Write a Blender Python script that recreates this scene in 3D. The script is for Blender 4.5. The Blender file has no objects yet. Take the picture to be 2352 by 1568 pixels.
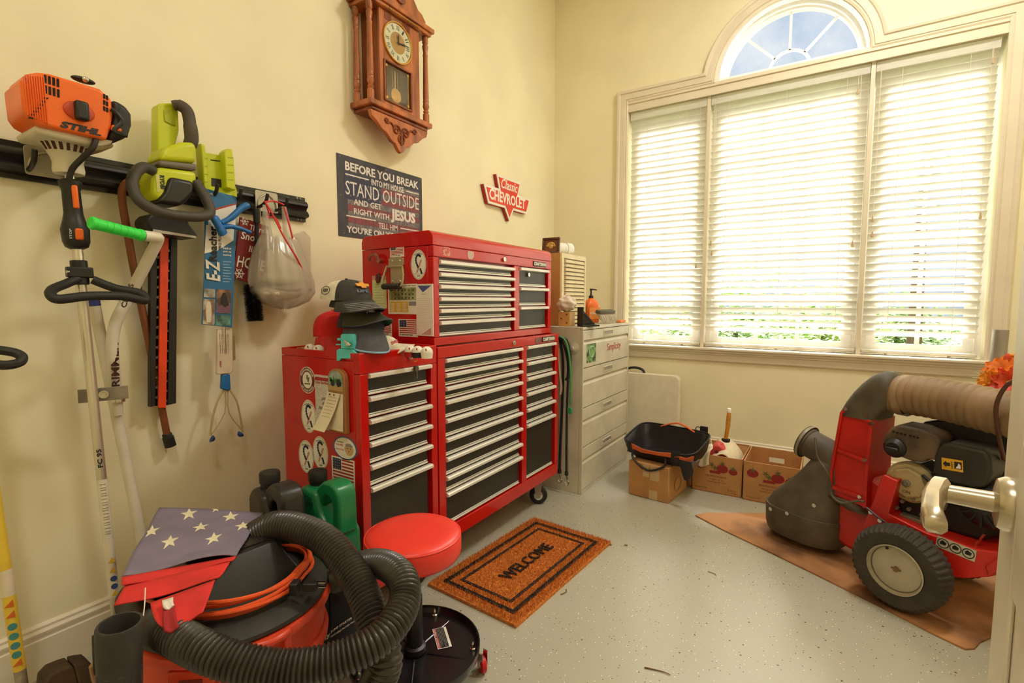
import bpy, bmesh, math, random
from math import pi, sin, cos, tan, atan2, sqrt, radians
from mathutils import Vector, Matrix
random.seed(7)
scene = bpy.context.scene
COL = scene.collection
V = Vector

# ------------------------------------------------------------------ camera
F_PX, CX, CY = 1141.0, 1176.0, 784.0
CAM = V((2.0, 0.0, 1.15)); YAW = radians(32.578); PIT = radians(4.65)
cam_d = bpy.data.cameras.new('camera'); cam = bpy.data.objects.new('camera', cam_d); COL.objects.link(cam)
cam.location = CAM; cam.rotation_euler = (pi/2 - PIT, 0, YAW)
cam_d.sensor_width = 36.0; cam_d.lens = F_PX/2352*36.0; cam_d.clip_start = 0.02; cam_d.clip_end = 300
scene.camera = cam
FW = V((-sin(YAW)*cos(PIT), cos(YAW)*cos(PIT), -sin(PIT))); RT = V((cos(YAW), sin(YAW), 0)); UP = RT.cross(FW)
def ray(u, v): return FW + RT*((u-CX)/F_PX) + UP*((CY-v)/F_PX)
def PX(u, v, x=0.0): d = ray(u, v); return CAM + d*((x-CAM.x)/d.x)     # photo point seen on the plane X = x
def PY(u, v, y): d = ray(u, v); return CAM + d*((y-CAM.y)/d.y)
def PZ(u, v, z=0.0): d = ray(u, v); return CAM + d*((z-CAM.z)/d.z)
def PD(u, v, r): return CAM + ray(u, v)*r

# ------------------------------------------------------------------ view, world, lights
scene.view_settings.view_transform = 'Standard'; scene.view_settings.look = 'None'
scene.view_settings.exposure = 0.42; scene.view_settings.gamma = 1.0; scene.view_settings.use_curve_mapping = False
scene.cycles.max_bounces = 10; scene.cycles.diffuse_bounces = 6; scene.cycles.glossy_bounces = 4
scene.cycles.transparent_max_bounces = 24; scene.cycles.sample_clamp_indirect = 6.0
scene.cycles.use_denoising = True; scene.cycles.caustics_reflective = False; scene.cycles.caustics_refractive = False

w = bpy.data.worlds.new('sky'); scene.world = w; w.use_nodes = True
nt = w.node_tree; nt.nodes.clear()
out = nt.nodes.new('ShaderNodeOutputWorld'); bg = nt.nodes.new('ShaderNodeBackground')
tc = nt.nodes.new('ShaderNodeTexCoord'); nz = nt.nodes.new('ShaderNodeTexNoise'); cr = nt.nodes.new('ShaderNodeValToRGB')
nz.inputs['Scale'].default_value = 6.5; nz.inputs['Detail'].default_value = 8; nz.inputs['Roughness'].default_value = .62
cr.color_ramp.elements[0].position = .36; cr.color_ramp.elements[0].color = (.42, .54, .74, 1)
cr.color_ramp.elements[1].position = .68; cr.color_ramp.elements[1].color = (.86, .88, .92, 1)
nt.links.new(tc.outputs['Generated'], nz.inputs['Vector']); nt.links.new(nz.outputs['Fac'], cr.inputs['Fac'])
nt.links.new(cr.outputs['Color'], bg.inputs['Color']); bg.inputs['Strength'].default_value = .85
nt.links.new(bg.outputs[0], out.inputs[0])

def lamp(name, kind, loc, rot, energy, color, **kw):
    d = bpy.data.lights.new(name, kind); d.energy = energy; d.color = color
    for k, v in kw.items(): setattr(d, k, v)
    o = bpy.data.objects.new(name, d); COL.objects.link(o); o.location = loc; o.rotation_euler = rot
    return o
# hazy summer sun outside, high in front of the window wall
lamp('sun', 'SUN', (1.7, 9, 9), (radians(-40), 0, radians(0)), 25.0, (1.0, .98, .95), angle=radians(28))

# ------------------------------------------------------------------ materials
def lin(c):
    c = c/255.0
    return c/12.92 if c <= .04045 else ((c+.055)/1.055)**2.4
def rgb(c): return (lin(c[0]), lin(c[1]), lin(c[2]), 1.0)
MATS = {}
def mat(name, col, rough=.5, metal=0.0, var=.06, vscale=14.0, bump=0.0, bscale=60.0, spec=.5, col2=None, thr=None, coat=0.0, sss=0.0, stretch=None, aniso=None):
    """procedural Principled material: base colour (sRGB 0-255) with fine noise variation and optional relief"""
    if name in MATS: return MATS[name]
    m = bpy.data.materials.new(name); m.use_nodes = True; n = m.node_tree; b = n.nodes['Principled BSDF']
    b.inputs['Roughness'].default_value = rough; b.inputs['Metallic'].default_value = metal
    b.inputs['Specular IOR Level'].default_value = spec; b.inputs['Coat Weight'].default_value = coat
    t = n.nodes.new('ShaderNodeTexCoord'); src = t.outputs['Object']
    if stretch:
        mp = n.nodes.new('ShaderNodeMapping'); mp.inputs['Scale'].default_value = stretch
        n.links.new(src, mp.inputs['Vector']); src = mp.outputs['Vector']
    ns = n.nodes.new('ShaderNodeTexNoise'); ns.inputs['Scale'].default_value = vscale; ns.inputs['Detail'].default_value = 5
    n.links.new(src, ns.inputs['Vector'])
    rp = n.nodes.new('ShaderNodeValToRGB'); c = rgb(col)
    d = rgb(col2) if col2 else tuple(max(0, x*(1-var*2.2)) for x in c[:3])+(1,)
    e = c if col2 else tuple(min(1, x*(1+var)) for x in c[:3])+(1,)
    lo, hi = thr if thr else (.36, .64)
    rp.color_ramp.elements[0].position = lo; rp.color_ramp.elements[0].color = d
    rp.color_ramp.elements[1].position = hi; rp.color_ramp.elements[1].color = e
    n.links.new(ns.outputs['Fac'], rp.inputs['Fac']); n.links.new(rp.outputs['Color'], b.inputs['Base Color'])
    if bump:
        nb = n.nodes.new('ShaderNodeTexNoise'); nb.inputs['Scale'].default_value = bscale; nb.inputs['Detail'].default_value = 4
        n.links.new(src, nb.inputs['Vector'])
        bm_ = n.nodes.new('ShaderNodeBump'); bm_.inputs['Strength'].default_value = bump; bm_.inputs['Distance'].default_value = .002
        n.links.new(nb.outputs['Fac'], bm_.inputs['Height']); n.links.new(bm_.outputs['Normal'], b.inputs['Normal'])
    MATS[name] = m
    return m
def glassy(name, tint=(1, 1, 1), gloss=.08, rough=.02):
    m = bpy.data.materials.new(name); m.use_nodes = True; n = m.node_tree; n.nodes.clear()
    o = n.nodes.new('ShaderNodeOutputMaterial'); a = n.nodes.new('ShaderNodeBsdfTransparent'); g = n.nodes.new('ShaderNodeBsdfGlossy'); mx = n.nodes.new('ShaderNodeMixShader')
    a.inputs[0].default_value = (*tint, 1); g.inputs['Roughness'].default_value = rough; mx.inputs[0].default_value = gloss
    n.links.new(a.outputs[0], mx.inputs[1]); n.links.new(g.outputs[0], mx.inputs[2]); n.links.new(mx.outputs[0], o.inputs[0])
    MATS[name] = m
    return m
def translucent(name, col, trans=.5, clear=0.0, rough=.5, stretch=None, gloss=.04):
    m = bpy.data.materials.new(name); m.use_nodes = True; n = m.node_tree; n.nodes.clear()
    o = n.nodes.new('ShaderNodeOutputMaterial'); a = n.nodes.new('ShaderNodeBsdfDiffuse'); t = n.nodes.new('ShaderNodeBsdfTranslucent'); g = n.nodes.new('ShaderNodeBsdfGlossy')
    m1 = n.nodes.new('ShaderNodeMixShader'); m2 = n.nodes.new('ShaderNodeMixShader'); m3 = n.nodes.new('ShaderNodeMixShader'); cl = n.nodes.new('ShaderNodeBsdfTransparent')
    tcn = n.nodes.new('ShaderNodeTexCoord'); ns = n.nodes.new('ShaderNodeTexNoise'); ns.inputs['Scale'].default_value = 30; rp = n.nodes.new('ShaderNodeValToRGB')
    mp = n.nodes.new('ShaderNodeMapping'); mp.inputs['Scale'].default_value = stretch or (1, 1, 1)
    n.links.new(tcn.outputs['Object'], mp.inputs['Vector']); n.links.new(mp.outputs['Vector'], ns.inputs['Vector'])
    c = rgb(col); rp.color_ramp.elements[0].position = .3; rp.color_ramp.elements[1].position = .7
    rp.color_ramp.elements[0].color = tuple(x*.9 for x in c[:3])+(1,); rp.color_ramp.elements[1].color = c
    n.links.new(ns.outputs['Fac'], rp.inputs['Fac'])
    n.links.new(rp.outputs[0], a.inputs[0]); n.links.new(rp.outputs[0], t.inputs[0]); g.inputs['Roughness'].default_value = rough
    m1.inputs[0].default_value = trans; m2.inputs[0].default_value = gloss; m3.inputs[0].default_value = clear
    n.links.new(a.outputs[0], m1.inputs[1]); n.links.new(t.outputs[0], m1.inputs[2])
    n.links.new(m1.outputs[0], m2.inputs[1]); n.links.new(g.outputs[0], m2.inputs[2])
    n.links.new(m2.outputs[0], m3.inputs[1]); n.links.new(cl.outputs[0], m3.inputs[2]); n.links.new(m3.outputs[0], o.inputs[0])
    MATS[name] = m
    return m

# ------------------------------------------------------------------ mesh builder
WLOC = {}
def frame(o, ex, ey, ez=None):
    ex = V(ex).normalized(); ey = V(ey).normalized(); ez = V(ez).normalized() if ez else ex.cross(ey)
    return Matrix(((ex.x, ey.x, ez.x, o[0]), (ex.y, ey.y, ez.y, o[1]), (ex.z, ey.z, ez.z, o[2]), (0, 0, 0, 1)))
def axis(o, d, up=(0, 0, 1)):
    """frame at o with local z along d"""
    d = V(d).normalized(); u = V(up)
    if abs(d.dot(u)) > .98: u = V((1, 0, 0))
    x = u.cross(d).normalized(); y = d.cross(x)
    return frame(o, x, y, d)
class MB:
    def __init__(s, T=None): s.v = []; s.f = []; s.T = T or Matrix.Identity(4)
    def add(s, vs, fs):
        k = len(s.v); s.v += [s.T @ V(p) for p in vs]; s.f += [tuple(i+k for i in f) for f in fs]; return s
    def at(s, T): s.T = T; return s
    def box(s, c, d, R=None):
        x, y, z = d[0]/2, d[1]/2, d[2]/2; c = V(c)
        vs = [V((a*x, b*y, e*z)) for e in (-1, 1) for b in (-1, 1) for a in (-1, 1)]
        if R is not None: vs = [R @ p for p in vs]
        return s.add([c+p for p in vs], [(0, 2, 3, 1), (4, 5, 7, 6), (0, 1, 5, 4), (2, 6, 7, 3), (0, 4, 6, 2), (1, 3, 7, 5)])
    def bb(s, lo, hi): return s.box([(a+b)/2 for a, b in zip(lo, hi)], [abs(b-a) for a, b in zip(lo, hi)])
    def loft(s, rings, cap=True, closed=False, cyc=True):
        n = len(rings[0]); vs = [p for r in rings for p in r]; fs = []; m = len(rings)
        for i in range(m if closed else m-1):
            a, b = i*n, ((i+1) % m)*n
            for j in range(n if cyc else n-1):
                k = (j+1) % n; fs.append((a+j, a+k, b+k, b+j))
        if cap and not closed and cyc: fs.append(tuple(reversed(range(n)))); fs.append(tuple(range((m-1)*n, m*n)))
        return s.add(vs, fs)
    def tube(s, pts, r, n=8, closed=False, cap=True, flat=None):
        pts = [V(p) for p in pts]; m = len(pts); rs = r if isinstance(r, (list, tuple)) else [r]*m
        rings = []; nrm = None
        for i, p in enumerate(pts):
            a = pts[i-1] if (i > 0 or closed) else p; b = pts[(i+1) % m] if (i < m-1 or closed) else p
            t = (b-a)
            t = t.normalized() if t.length > 1e-9 else V((0, 0, 1))
            if nrm is None:
                u = V((0, 0, 1)) if abs(t.z) < .9 else V((1, 0, 0)); nrm = (u - t*u.dot(t)).normalized()
            else:
                nrm = (nrm - t*nrm.dot(t)); nrm = nrm.normalized() if nrm.length > 1e-6 else t.orthogonal().normalized()
            bn = t.cross(nrm); fx = flat or 1.0
            rings.append([p + nrm*(cos(2*pi*j/n)*rs[i]*fx) + bn*(sin(2*pi*j/n)*rs[i]) for j in range(n)])
        return s.loft(rings, cap=cap, closed=closed)
    def cyl(s, a, b, r, r2=None, n=20, cap=True): return s.tube([a, b], [r, r if r2 is None else r2], n=n, cap=cap)
    def lathe(s, prof, n=28, T=None, cap=True, a0=0, a1=2*pi):
        full = abs(a1-a0-2*pi) < 1e-6; k = n if full else n+1
        rings = [[V((r*cos(a0+(a1-a0)*j/n), r*sin(a0+(a1-a0)*j/n), z)) for j in range(k)] for r, z in prof]
        if T is not None: rings = [[T @ p for p in q] for q in rings]
        return s.loft(rings, cap=cap and full, cyc=full)
    def prism(s, poly, depth, T=None):
        """2D polygon (local xy) extruded along local z from 0 to depth"""
        n = len(poly); area = sum(poly[i][0]*poly[(i+1) % n][1]-poly[(i+1) % n][0]*poly[i][1] for i in range(n))
        if area < 0: poly = poly[::-1]
        vs = [V((x, y, 0)) for x, y in poly]+[V((x, y, depth)) for x, y in poly]
        if T is not None: vs = [T @ p for p in vs]
        return s.add(vs, [tuple(reversed(range(n))), tuple(range(n, 2*n))]+[(i, (i+1) % n, n+(i+1) % n, n+i) for i in range(n)])
    def sphere(s, c, r, n=20, m=12, sc=(1, 1, 1), R=None):
        c = V(c); rings = []
        for i in range(1, m):
            t = pi*i/m; rings.append([V((sin(t)*cos(2*pi*j/n)*sc[0], sin(t)*sin(2*pi*j/n)*sc[1], -cos(t)*sc[2]))*r for j in range(n)])
        vs = [p for q in rings for p in q]+[V((0, 0, -r*sc[2])), V((0, 0, r*sc[2]))]
        if R is not None: vs = [R @ p for p in vs]
        fs = [(i*n+j, i*n+(j+1) % n, (i+1)*n+(j+1) % n, (i+1)*n+j) for i in range(m-2) for j in range(n)]
        k = (m-1)*n
        fs += [(k, (j+1) % n, j) for j in range(n)] + [(k+1, (m-2)*n+j, (m-2)*n+(j+1) % n) for j in range(n)]
        return s.add([c+p for p in vs], fs)
    def grid(s, fn, nu, nv, thick=0.0):
        """surface fn(u,v) -> point for u,v in 0..1; thick gives a closed slab"""
        P = [[V(fn(i/nu, j/nv)) for i in range(nu+1)] for j in range(nv+1)]
        w_ = nu+1
        if not thick:
            return s.add([p for r in P for p in r], [(j*w_+i, j*w_+i+1, (j+1)*w_+i+1, (j+1)*w_+i) for j in range(nv) for i in range(nu)])
        N = []
        for j in range(nv+1):
            row = []
            for i in range(nu+1):
                du = P[j][min(i+1, nu)]-P[j][max(i-1, 0)]; dv = P[min(j+1, nv)][i]-P[max(j-1, 0)][i]
                q = du.cross(dv); row.append(q.normalized() if q.length > 1e-12 else V((0, 0, 1)))
            N.append(row)
        top = [P[j][i]+N[j][i]*thick/2 for j in range(nv+1) for i in range(nu+1)]
        bot = [P[j][i]-N[j][i]*thick/2 for j in range(nv+1) for i in range(nu+1)]
        k = len(top); fs = []
        for j in range(nv):
            for i in range(nu):
                a = j*w_+i; fs.append((a, a+1, a+w_+1, a+w_)); fs.append((k+a, k+a+w_, k+a+w_+1, k+a+1))
        for i in range(nu): fs.append((i+1, i, k+i, k+i+1)); a = nv*w_+i; fs.append((a, a+1, k+a+1, k+a))
        for j in range(nv): a = j*w_; fs.append((a, a+w_, k+a+w_, k+a)); a = j*w_+nu; fs.append((a+w_, a, k+a, k+a+w_))
        return s.add(top+bot, fs)
    def build(s, name, m, parent=None, smooth=35, bevel=0.0, seg=2, kind=None, label=None, cat=None, group=None, sub=0, fix=True):
        n = len(s.v)
        lo = V([min(p[i] for p in s.v) for i in range(3)]); hi = V([max(p[i] for p in s.v) for i in range(3)])
        c = V(((lo.x+hi.x)/2, (lo.y+hi.y)/2, lo.z))
        me = bpy.data.meshes.new(name); me.from_pydata([p-c for p in s.v], [], s.f)
        if fix:
            b_ = bmesh.new(); b_.from_mesh(me); bmesh.ops.recalc_face_normals(b_, faces=b_.faces); b_.to_mesh(me); b_.free()
        me.materials.append(m if not isinstance(m, str) else MATS[m])
        if smooth:
            me.shade_smooth()
            if smooth < 180: me.set_sharp_from_angle(angle=radians(smooth))
        return link(name, me, c, parent, kind, label, cat, group, bevel, seg, sub)
def link(name, me, c, parent=None, kind=None, label=None, cat=None, group=None, bevel=0, seg=2, sub=0):
    o = bpy.data.objects.new(name, me); COL.objects.link(o)
    if parent is not None: o.parent = parent; o.location = c - WLOC[parent.name]
    else: o.location = c
    WLOC[o.name] = V(c)
    if bevel:
        b = o.modifiers.new('bevel', 'BEVEL'); b.width = bevel; b.segments = seg; b.limit_method = 'ANGLE'; b.angle_limit = radians(38)
    if sub:
        b = o.modifiers.new('sub', 'SUBSURF'); b.levels = sub; b.render_levels = sub
    if kind: o['kind'] = kind
    if label: o['label'] = label
    if cat: o['category'] = cat
    if group: o['group'] = group
    return o
def thing(name, label, cat, loc, group=None, kind=None):
    o = bpy.data.objects.new(name, None); COL.objects.link(o); o.location = loc; o.empty_display_size = .05
    WLOC[o.name] = V(loc)
    if label: o['label'] = label
    if cat: o['category'] = cat
    if group: o['group'] = group
    if kind: o['kind'] = kind
    return o
def inst(src, name, delta, parent=None):
    """a copy of a finished part, sharing its mesh, moved by delta"""
    o = src.copy(); o.name = name; COL.objects.link(o); o.location = src.location + V(delta); WLOC[o.name] = WLOC[src.name]+V(delta)
    if parent is not None: o.parent = parent
    return o
_txt = {}
def text_mesh(s, bold=0.0, shear=0.0, depth=.004, res=3):
    key = (s, bold, shear, depth, res)
    if key in _txt: return _txt[key]
    cu = bpy.data.curves.new('t', 'FONT'); cu.body = s; cu.size = 1; cu.offset = bold; cu.shear = shear; cu.extrude = depth; cu.resolution_u = res
    o = bpy.data.objects.new('t', cu); COL.objects.link(o)
    dg = bpy.context.evaluated_depsgraph_get(); me = o.evaluated_get(dg).to_mesh()
    r = ([v.co.copy() for v in me.vertices], [tuple(p.vertices) for p in me.polygons])
    o.evaluated_get(dg).to_mesh_clear(); bpy.data.objects.remove(o); bpy.data.curves.remove(cu)
    _txt[key] = r
    return r
def text(s, T, w, h, m, parent, name='lettering', bold=0.0, shear=0.0, depth=.0008, warp=None, res=2, mb=None, keep=False):
    """lettering s in a w x h box whose lower left corner is the origin of frame T (x right, y up, z out)"""
    vs, fs = text_mesh(s, bold, shear, .004, res)
    if not vs: return None
    x0 = min(p.x for p in vs); x1 = max(p.x for p in vs); y0 = min(p.y for p in vs); y1 = max(p.y for p in vs)
    sx = w/max(1e-6, x1-x0); sy = h/max(1e-6, y1-y0)
    if keep: sx = sy = min(sx, sy)
    q = []
    for p in vs:
        a = V(((p.x-x0)*sx, (p.y-y0)*sy, depth if p.z > 0 else 0.0))
        if warp: a = V(warp(a.x/w, a.y/h, a.z))
        q.append(a)
    if mb is not None:
        old = mb.T; mb.T = T; mb.add(q, fs); mb.T = old; return mb
    b = MB(T); b.add(q, fs); return b.build(name, m, parent, smooth=0, fix=False)
def curve(pts, n=8, closed=False):
    """Catmull-Rom through pts"""
    pts = [V(p) for p in pts]; m = len(pts); o = []
    for i in range(m if closed else m-1):
        if closed: a, b, c, d = pts[i-1], pts[i], pts[(i+1) % m], pts[(i+2) % m]
        else: a, b, c, d = pts[max(i-1, 0)], pts[i], pts[i+1], pts[min(i+2, m-1)]
        for k in range(n):
            t = k/n; o.append(.5*((2*b)+(c-a)*t+(2*a-5*b+4*c-d)*t*t+(3*b-a-3*c+d)*t**3))
    if not closed: o.append(pts[-1])
    return o
def arc(c, r, a0, a1, n, ex=V((1, 0, 0)), ey=V((0, 0, 1))):
    return [V(c)+V(ex)*(r*cos(a0+(a1-a0)*i/n))+V(ey)*(r*sin(a0+(a1-a0)*i/n)) for i in range(n+1)]
def rrect(w, h, r, n=4, x0=0.0, y0=0.0):
    p = []
    for cx, cy, a in ((w-r, h-r, 0), (r, h-r, pi/2), (r, r, pi), (w-r, r, 3*pi/2)):
        p += [(x0+cx+r*cos(a+pi/2*i/n), y0+cy+r*sin(a+pi/2*i/n)) for i in range(n+1)]
    return p
def ell(a, b, n=32, x0=0.0, y0=0.0): return [(x0+a*cos(2*pi*i/n), y0+b*sin(2*pi*i/n)) for i in range(n)]
def star(r, x0=0.0, y0=0.0, k=.4, rot=pi/2): return [(x0+(r if i % 2 == 0 else r*k)*cos(rot+pi*i/5), y0+(r if i % 2 == 0 else r*k)*sin(rot+pi*i/5)) for i in range(10)]
# ================================================================== ROOM
YW = 3.7875; XR = 3.35; YB = -1.3; ZC = 3.75
wall_m = mat('wall_paint', (242, 233, 200), .75, var=.02, vscale=3, bump=.12, bscale=220)
trim_m = mat('trim_paint', (230, 219, 197), .38, var=.02, vscale=4)
frame_m = mat('sash_white', (240, 238, 234), .4, var=.02)
ceil_m = mat('ceiling_paint', (240, 238, 230), .9, var=.02)
def epoxy():
    m = bpy.data.materials.new('epoxy_floor'); m.use_nodes = True; n = m.node_tree; b = n.nodes['Principled BSDF']
    t = n.nodes.new('ShaderNodeTexCoord')
    def noise(sc, det=3):
        x = n.nodes.new('ShaderNodeTexNoise'); x.inputs['Scale'].default_value = sc; x.inputs['Detail'].default_value = det; n.links.new(t.outputs['Object'], x.inputs['Vector']); return x
    def ramp(src, a, ca, c, cc):
        r = n.nodes.new('ShaderNodeValToRGB'); r.color_ramp.elements[0].position = a; r.color_ramp.elements[0].color = ca; r.color_ramp.elements[1].position = c; r.color_ramp.elements[1].color = cc
        n.links.new(src, r.inputs[0]); return r
    base = ramp(noise(1.6, 2).outputs['Fac'], .0, rgb((168, 164, 146)), 1.0, rgb((180, 176, 158)))
    def flecks(scale, size, colr, prev, keep):
        v = n.nodes.new('ShaderNodeTexVoronoi'); v.inputs['Scale'].default_value = scale; n.links.new(t.outputs['Object'], v.inputs['Vector'])
        sp = n.nodes.new('ShaderNodeSeparateColor'); n.links.new(v.outputs['Color'], sp.inputs[0])
        a = n.nodes.new('ShaderNodeMath'); a.operation = 'LESS_THAN'; a.inputs[1].default_value = size; n.links.new(v.outputs['Distance'], a.inputs[0])
        c = n.nodes.new('ShaderNodeMath'); c.operation = 'LESS_THAN'; c.inputs[1].default_value = keep; n.links.new(sp.outputs[0], c.inputs[0])
        d = n.nodes.new('ShaderNodeMath'); d.operation = 'MULTIPLY'; n.links.new(a.outputs[0], d.inputs[0]); n.links.new(c.outputs[0], d.inputs[1])
        mx = n.nodes.new('ShaderNodeMix'); mx.data_type = 'RGBA'; n.links.new(d.outputs[0], mx.inputs['Factor'])
        n.links.new(prev, mx.inputs['A']); mx.inputs['B'].default_value = colr; return mx.outputs['Result']
    c = flecks(105, .18, rgb((246, 242, 230)), base.outputs[0], .18)
    c = flecks(90, .17, rgb((70, 64, 50)), c, .15)
    c = flecks(47, .16, rgb((90, 78, 55)), c, .08)
    n.links.new(c, b.inputs['Base Color']); b.inputs['Specular IOR Level'].default_value = .9
    b.inputs['Roughness'].default_value = .24
    bp = n.nodes.new('ShaderNodeBump'); bp.inputs['Strength'].default_value = .12; bp.inputs['Distance'].default_value = .002
    n.links.new(noise(60).outputs['Fac'], bp.inputs['Height']); n.links.new(bp.outputs[0], b.inputs['Normal'])
    MATS['epoxy_floor'] = m
    return m
MB().bb((0, YB, -.12), (XR, YW, 0)).build('floor', epoxy(), kind='structure', label='grey-green epoxy concrete floor speckled with light and dark flecks')
MB().bb((-.15, YB-.15, -.12), (0, YW+.2, ZC)).build('wall_left', wall_m, kind='structure', label='pale yellow painted wall on the left')
MB().bb((XR, YB-.15, -.12), (XR+.15, YW+.2, ZC)).build('wall_right', wall_m, kind='structure', label='pale yellow painted wall on the right')
MB().bb((0, YB-.15, -.12), (XR, YB, ZC)).build('wall_front', wall_m, kind='structure', label='pale yellow painted wall behind the camera')
MB().bb((-.15, YB-.15, ZC), (XR+.15, YW+.2, ZC+.1)).build('ceiling', ceil_m, kind='structure', label='white ceiling')
# window wall with a rectangular opening topped by a half round one
WX0, WX1, WZ0, WZ1 = .64, 2.742, .818, 2.655; AX, AR = 1.70, .437
wt = .16
b = MB()
b.bb((0, YW, -.12), (WX0, YW+wt, ZC)).bb((WX1, YW, -.12), (XR, YW+wt, ZC)).bb((WX0, YW, -.12), (WX1, YW+wt, WZ0))
b.bb((WX0, YW, WZ1), (AX-AR, YW+wt, ZC)).bb((AX+AR, YW, WZ1), (WX1, YW+wt, ZC))
NA = 40
def apt(i, r, dz=0): a = pi*i/NA; return (AX+r*cos(a), WZ1+dz+r*sin(a))
for i in range(NA):
    (x0, z0), (x1, z1) = apt(i, AR), apt(i+1, AR)
    b.add([(x0, YW, z0), (x1, YW, z1), (x1, YW, ZC), (x0, YW, ZC), (x0, YW+wt, z0), (x1, YW+wt, z1), (x1, YW+wt, ZC), (x0, YW+wt, ZC)],
          [(0, 1, 2, 3), (7, 6, 5, 4), (0, 4, 5, 1), (3, 2, 6, 7)])
b.build('wall_back', wall_m, kind='structure', smooth=0, fix=False, label='pale yellow wall with the wide arched window')
# casing round the window, one swept profile
tr = thing('trim_1', 'off-white moulded casing and sill around the arched window', None, (AX, YW-.02, WZ0-.1), kind='structure')
prof = [(0, 0), (0, .012), (.010, .018), (.018, .014), (.022, .020), (.060, .022), (.066, .030), (.080, .034), (.088, .026), (.092, 0)]
CW = .085
path = [(WX0, WZ0, -1, 0), (WX0, WZ1, -1, 1), (AX-AR, WZ1, -1, 1)]
path = []
path.append((V((WX0, 0, WZ0)), V((-1, 0, 0)))); path.append((V((WX0, 0, WZ1)), V((-1, 0, 1))))
path.append((V((AX-AR, 0, WZ1)), V((-1.0, 0, .92))))
for i in range(2, NA-1):
    a = pi - pi*i/NA; path.append((V((AX+AR*cos(a), 0, WZ1+AR*sin(a))), V((cos(a), 0, sin(a)))))
path.append((V((AX+AR, 0, WZ1)), V((1.0, 0, .92)))); path.append((V((WX1, 0, WZ1)), V((1, 0, 1)))); path.append((V((WX1, 0, WZ0)), V((1, 0, 0))))
b = MB(); rings = [[V((p.x+d.x*s_, YW-y_, p.z+d.z*s_)) for s_, y_ in prof] for p, d in path]
b.loft(rings, cap=True).build('casing', trim_m, tr, smooth=30)
b = MB()  # stool (sill) and apron profiles
sp = [(YW+.02, WZ0-.022), (YW+.02, WZ0), (YW-.040, WZ0), (YW-.048, WZ0-.006), (YW-.048, WZ0-.016), (YW-.040, WZ0-.022)]
b.loft([[V((x, y, z)) for y, z in sp] for x in (WX0-.10, WX1+.10)]).build('sill', trim_m, tr, smooth=30)
ap = [(YW, WZ0-.022), (YW-.034, WZ0-.022), (YW-.034, WZ0-.034), (YW-.022, WZ0-.044), (YW-.022, WZ0-.050), (YW-.015, WZ0-.056), (YW-.015, WZ0-.094), (YW-.010, WZ0-.102), (YW, WZ0-.102)]
MB().loft([[V((x, y, z)) for y, z in ap] for x in (WX0-.085, WX1+.085)]).build('apron', trim_m, tr, smooth=30)
# head rail board between arch and the three lower windows
MB().bb((WX0, YW-.012, WZ1-.072), (WX1, YW+.10, WZ1+.010)).bb((WX0, YW-.018, WZ1-.076), (WX1, YW-.012, WZ1-.060)).bb((WX0, YW-.02, WZ1-.018), (WX1, YW-.012, WZ1-.006)).build('valance_board', trim_m, tr, bevel=.002)
# baseboards
bbp = [(0, 0), (.016, 0), (.016, .118), (.013, .122), (.013, .128), (.016, .134), (.016, .142), (.010, .150), (.010, .158), (.004, .165), (0, .165)]
MB().loft([[V((x, y, z)) for x, z in bbp] for y in (YB, YW)]).build('baseboard_left', trim_m, kind='structure', smooth=30, label='off-white baseboard along the left wall')
MB().loft([[V((x, YW-y, z)) for y, z in bbp] for x in (0, XR)]).build('baseboard_back', trim_m, kind='structure', smooth=30, label='off-white baseboard below the window')

# ---------------------------------------------------------------- window sashes
glass_m = glassy('window_glass', (.97, .98, .97), .02)
MX1, MX2 = 1.222, 2.158   # mullions
YS = YW+.105              # sash plane
def sash_window(idx, x0, x1, nx, label):
    t = thing('window_%d' % idx, label, None, ((x0+x1)/2, YS, WZ0), kind='structure')
    fw = .055; zm = 1.15
    z1 = WZ1-.07
    MB().bb((x0, YS-.03, WZ0), (x0+.03, YS+.05, z1)).bb((x1-.03, YS-.03, WZ0), (x1, YS+.05, z1)).bb((x0+.03, YS-.03, z1-.03), (x1-.03, YS+.05, z1)).bb((x0+.03, YS-.03, WZ0), (x1-.03, YS+.05, WZ0+.02)).build('jamb', frame_m, t)
    for lo, hi, yy in ((WZ0+.02, zm+.03, YS), (zm, z1-.03, YS+.028)):
        s = MB(); a, c = x0+.03, x1-.03; fs = .048
        s.bb((a, yy-.012, lo), (a+fs, yy+.012, hi)).bb((c-fs, yy-.012, lo), (c, yy+.012, hi)).bb((a+fs, yy-.012, lo), (c-fs, yy+.012, lo+fs)).bb((a+fs, yy-.012, hi-.035), (c-fs, yy+.012, hi))
        so = s.build('sash', frame_m, t)
        g0, g1, h0, h1 = a+fs, c-fs, lo+fs, hi-.035
        nz_ = 2 if hi < 1.5 else 4
        m_ = MB()
        for i in range(1, nx): xx = g0+(g1-g0)*i/nx; m_.bb((xx-.011, yy-.008, h0), (xx+.011, yy+.008, h1))
        if nz_ > 2:
            for i in range(1, nz_): zz = h0+(h1-h0)*i/nz_; m_.bb((g0, yy-.006, zz-.009), (g1, yy+.006, zz+.009))
        m_.build('muntin', frame_m, so)
        MB().bb((g0, yy-.002, h0), (g1, yy+.002, h1)).build('pane', glass_m, so)
sash_window(1, WX0, MX1-.012, 2, 'narrow sash window behind the left blind')
sash_window(2, MX1+.012, MX2-.012, 3, 'wide sash window behind the middle blind')
sash_window(3, MX2+.012, WX1, 2, 'sash window behind the right blind')
MB().bb((MX1-.011, YW+.002, WZ0), (MX1+.011, YS+.05, WZ1-.06)).build('trim_2', trim_m, kind='structure', label='narrow white mullion right of the left blind')
MB().bb((MX2-.011, YW+.002, WZ0), (MX2+.011, YS+.05, WZ1-.06)).build('trim_3', trim_m, kind='structure', label='narrow white mullion left of the right blind')
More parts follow.
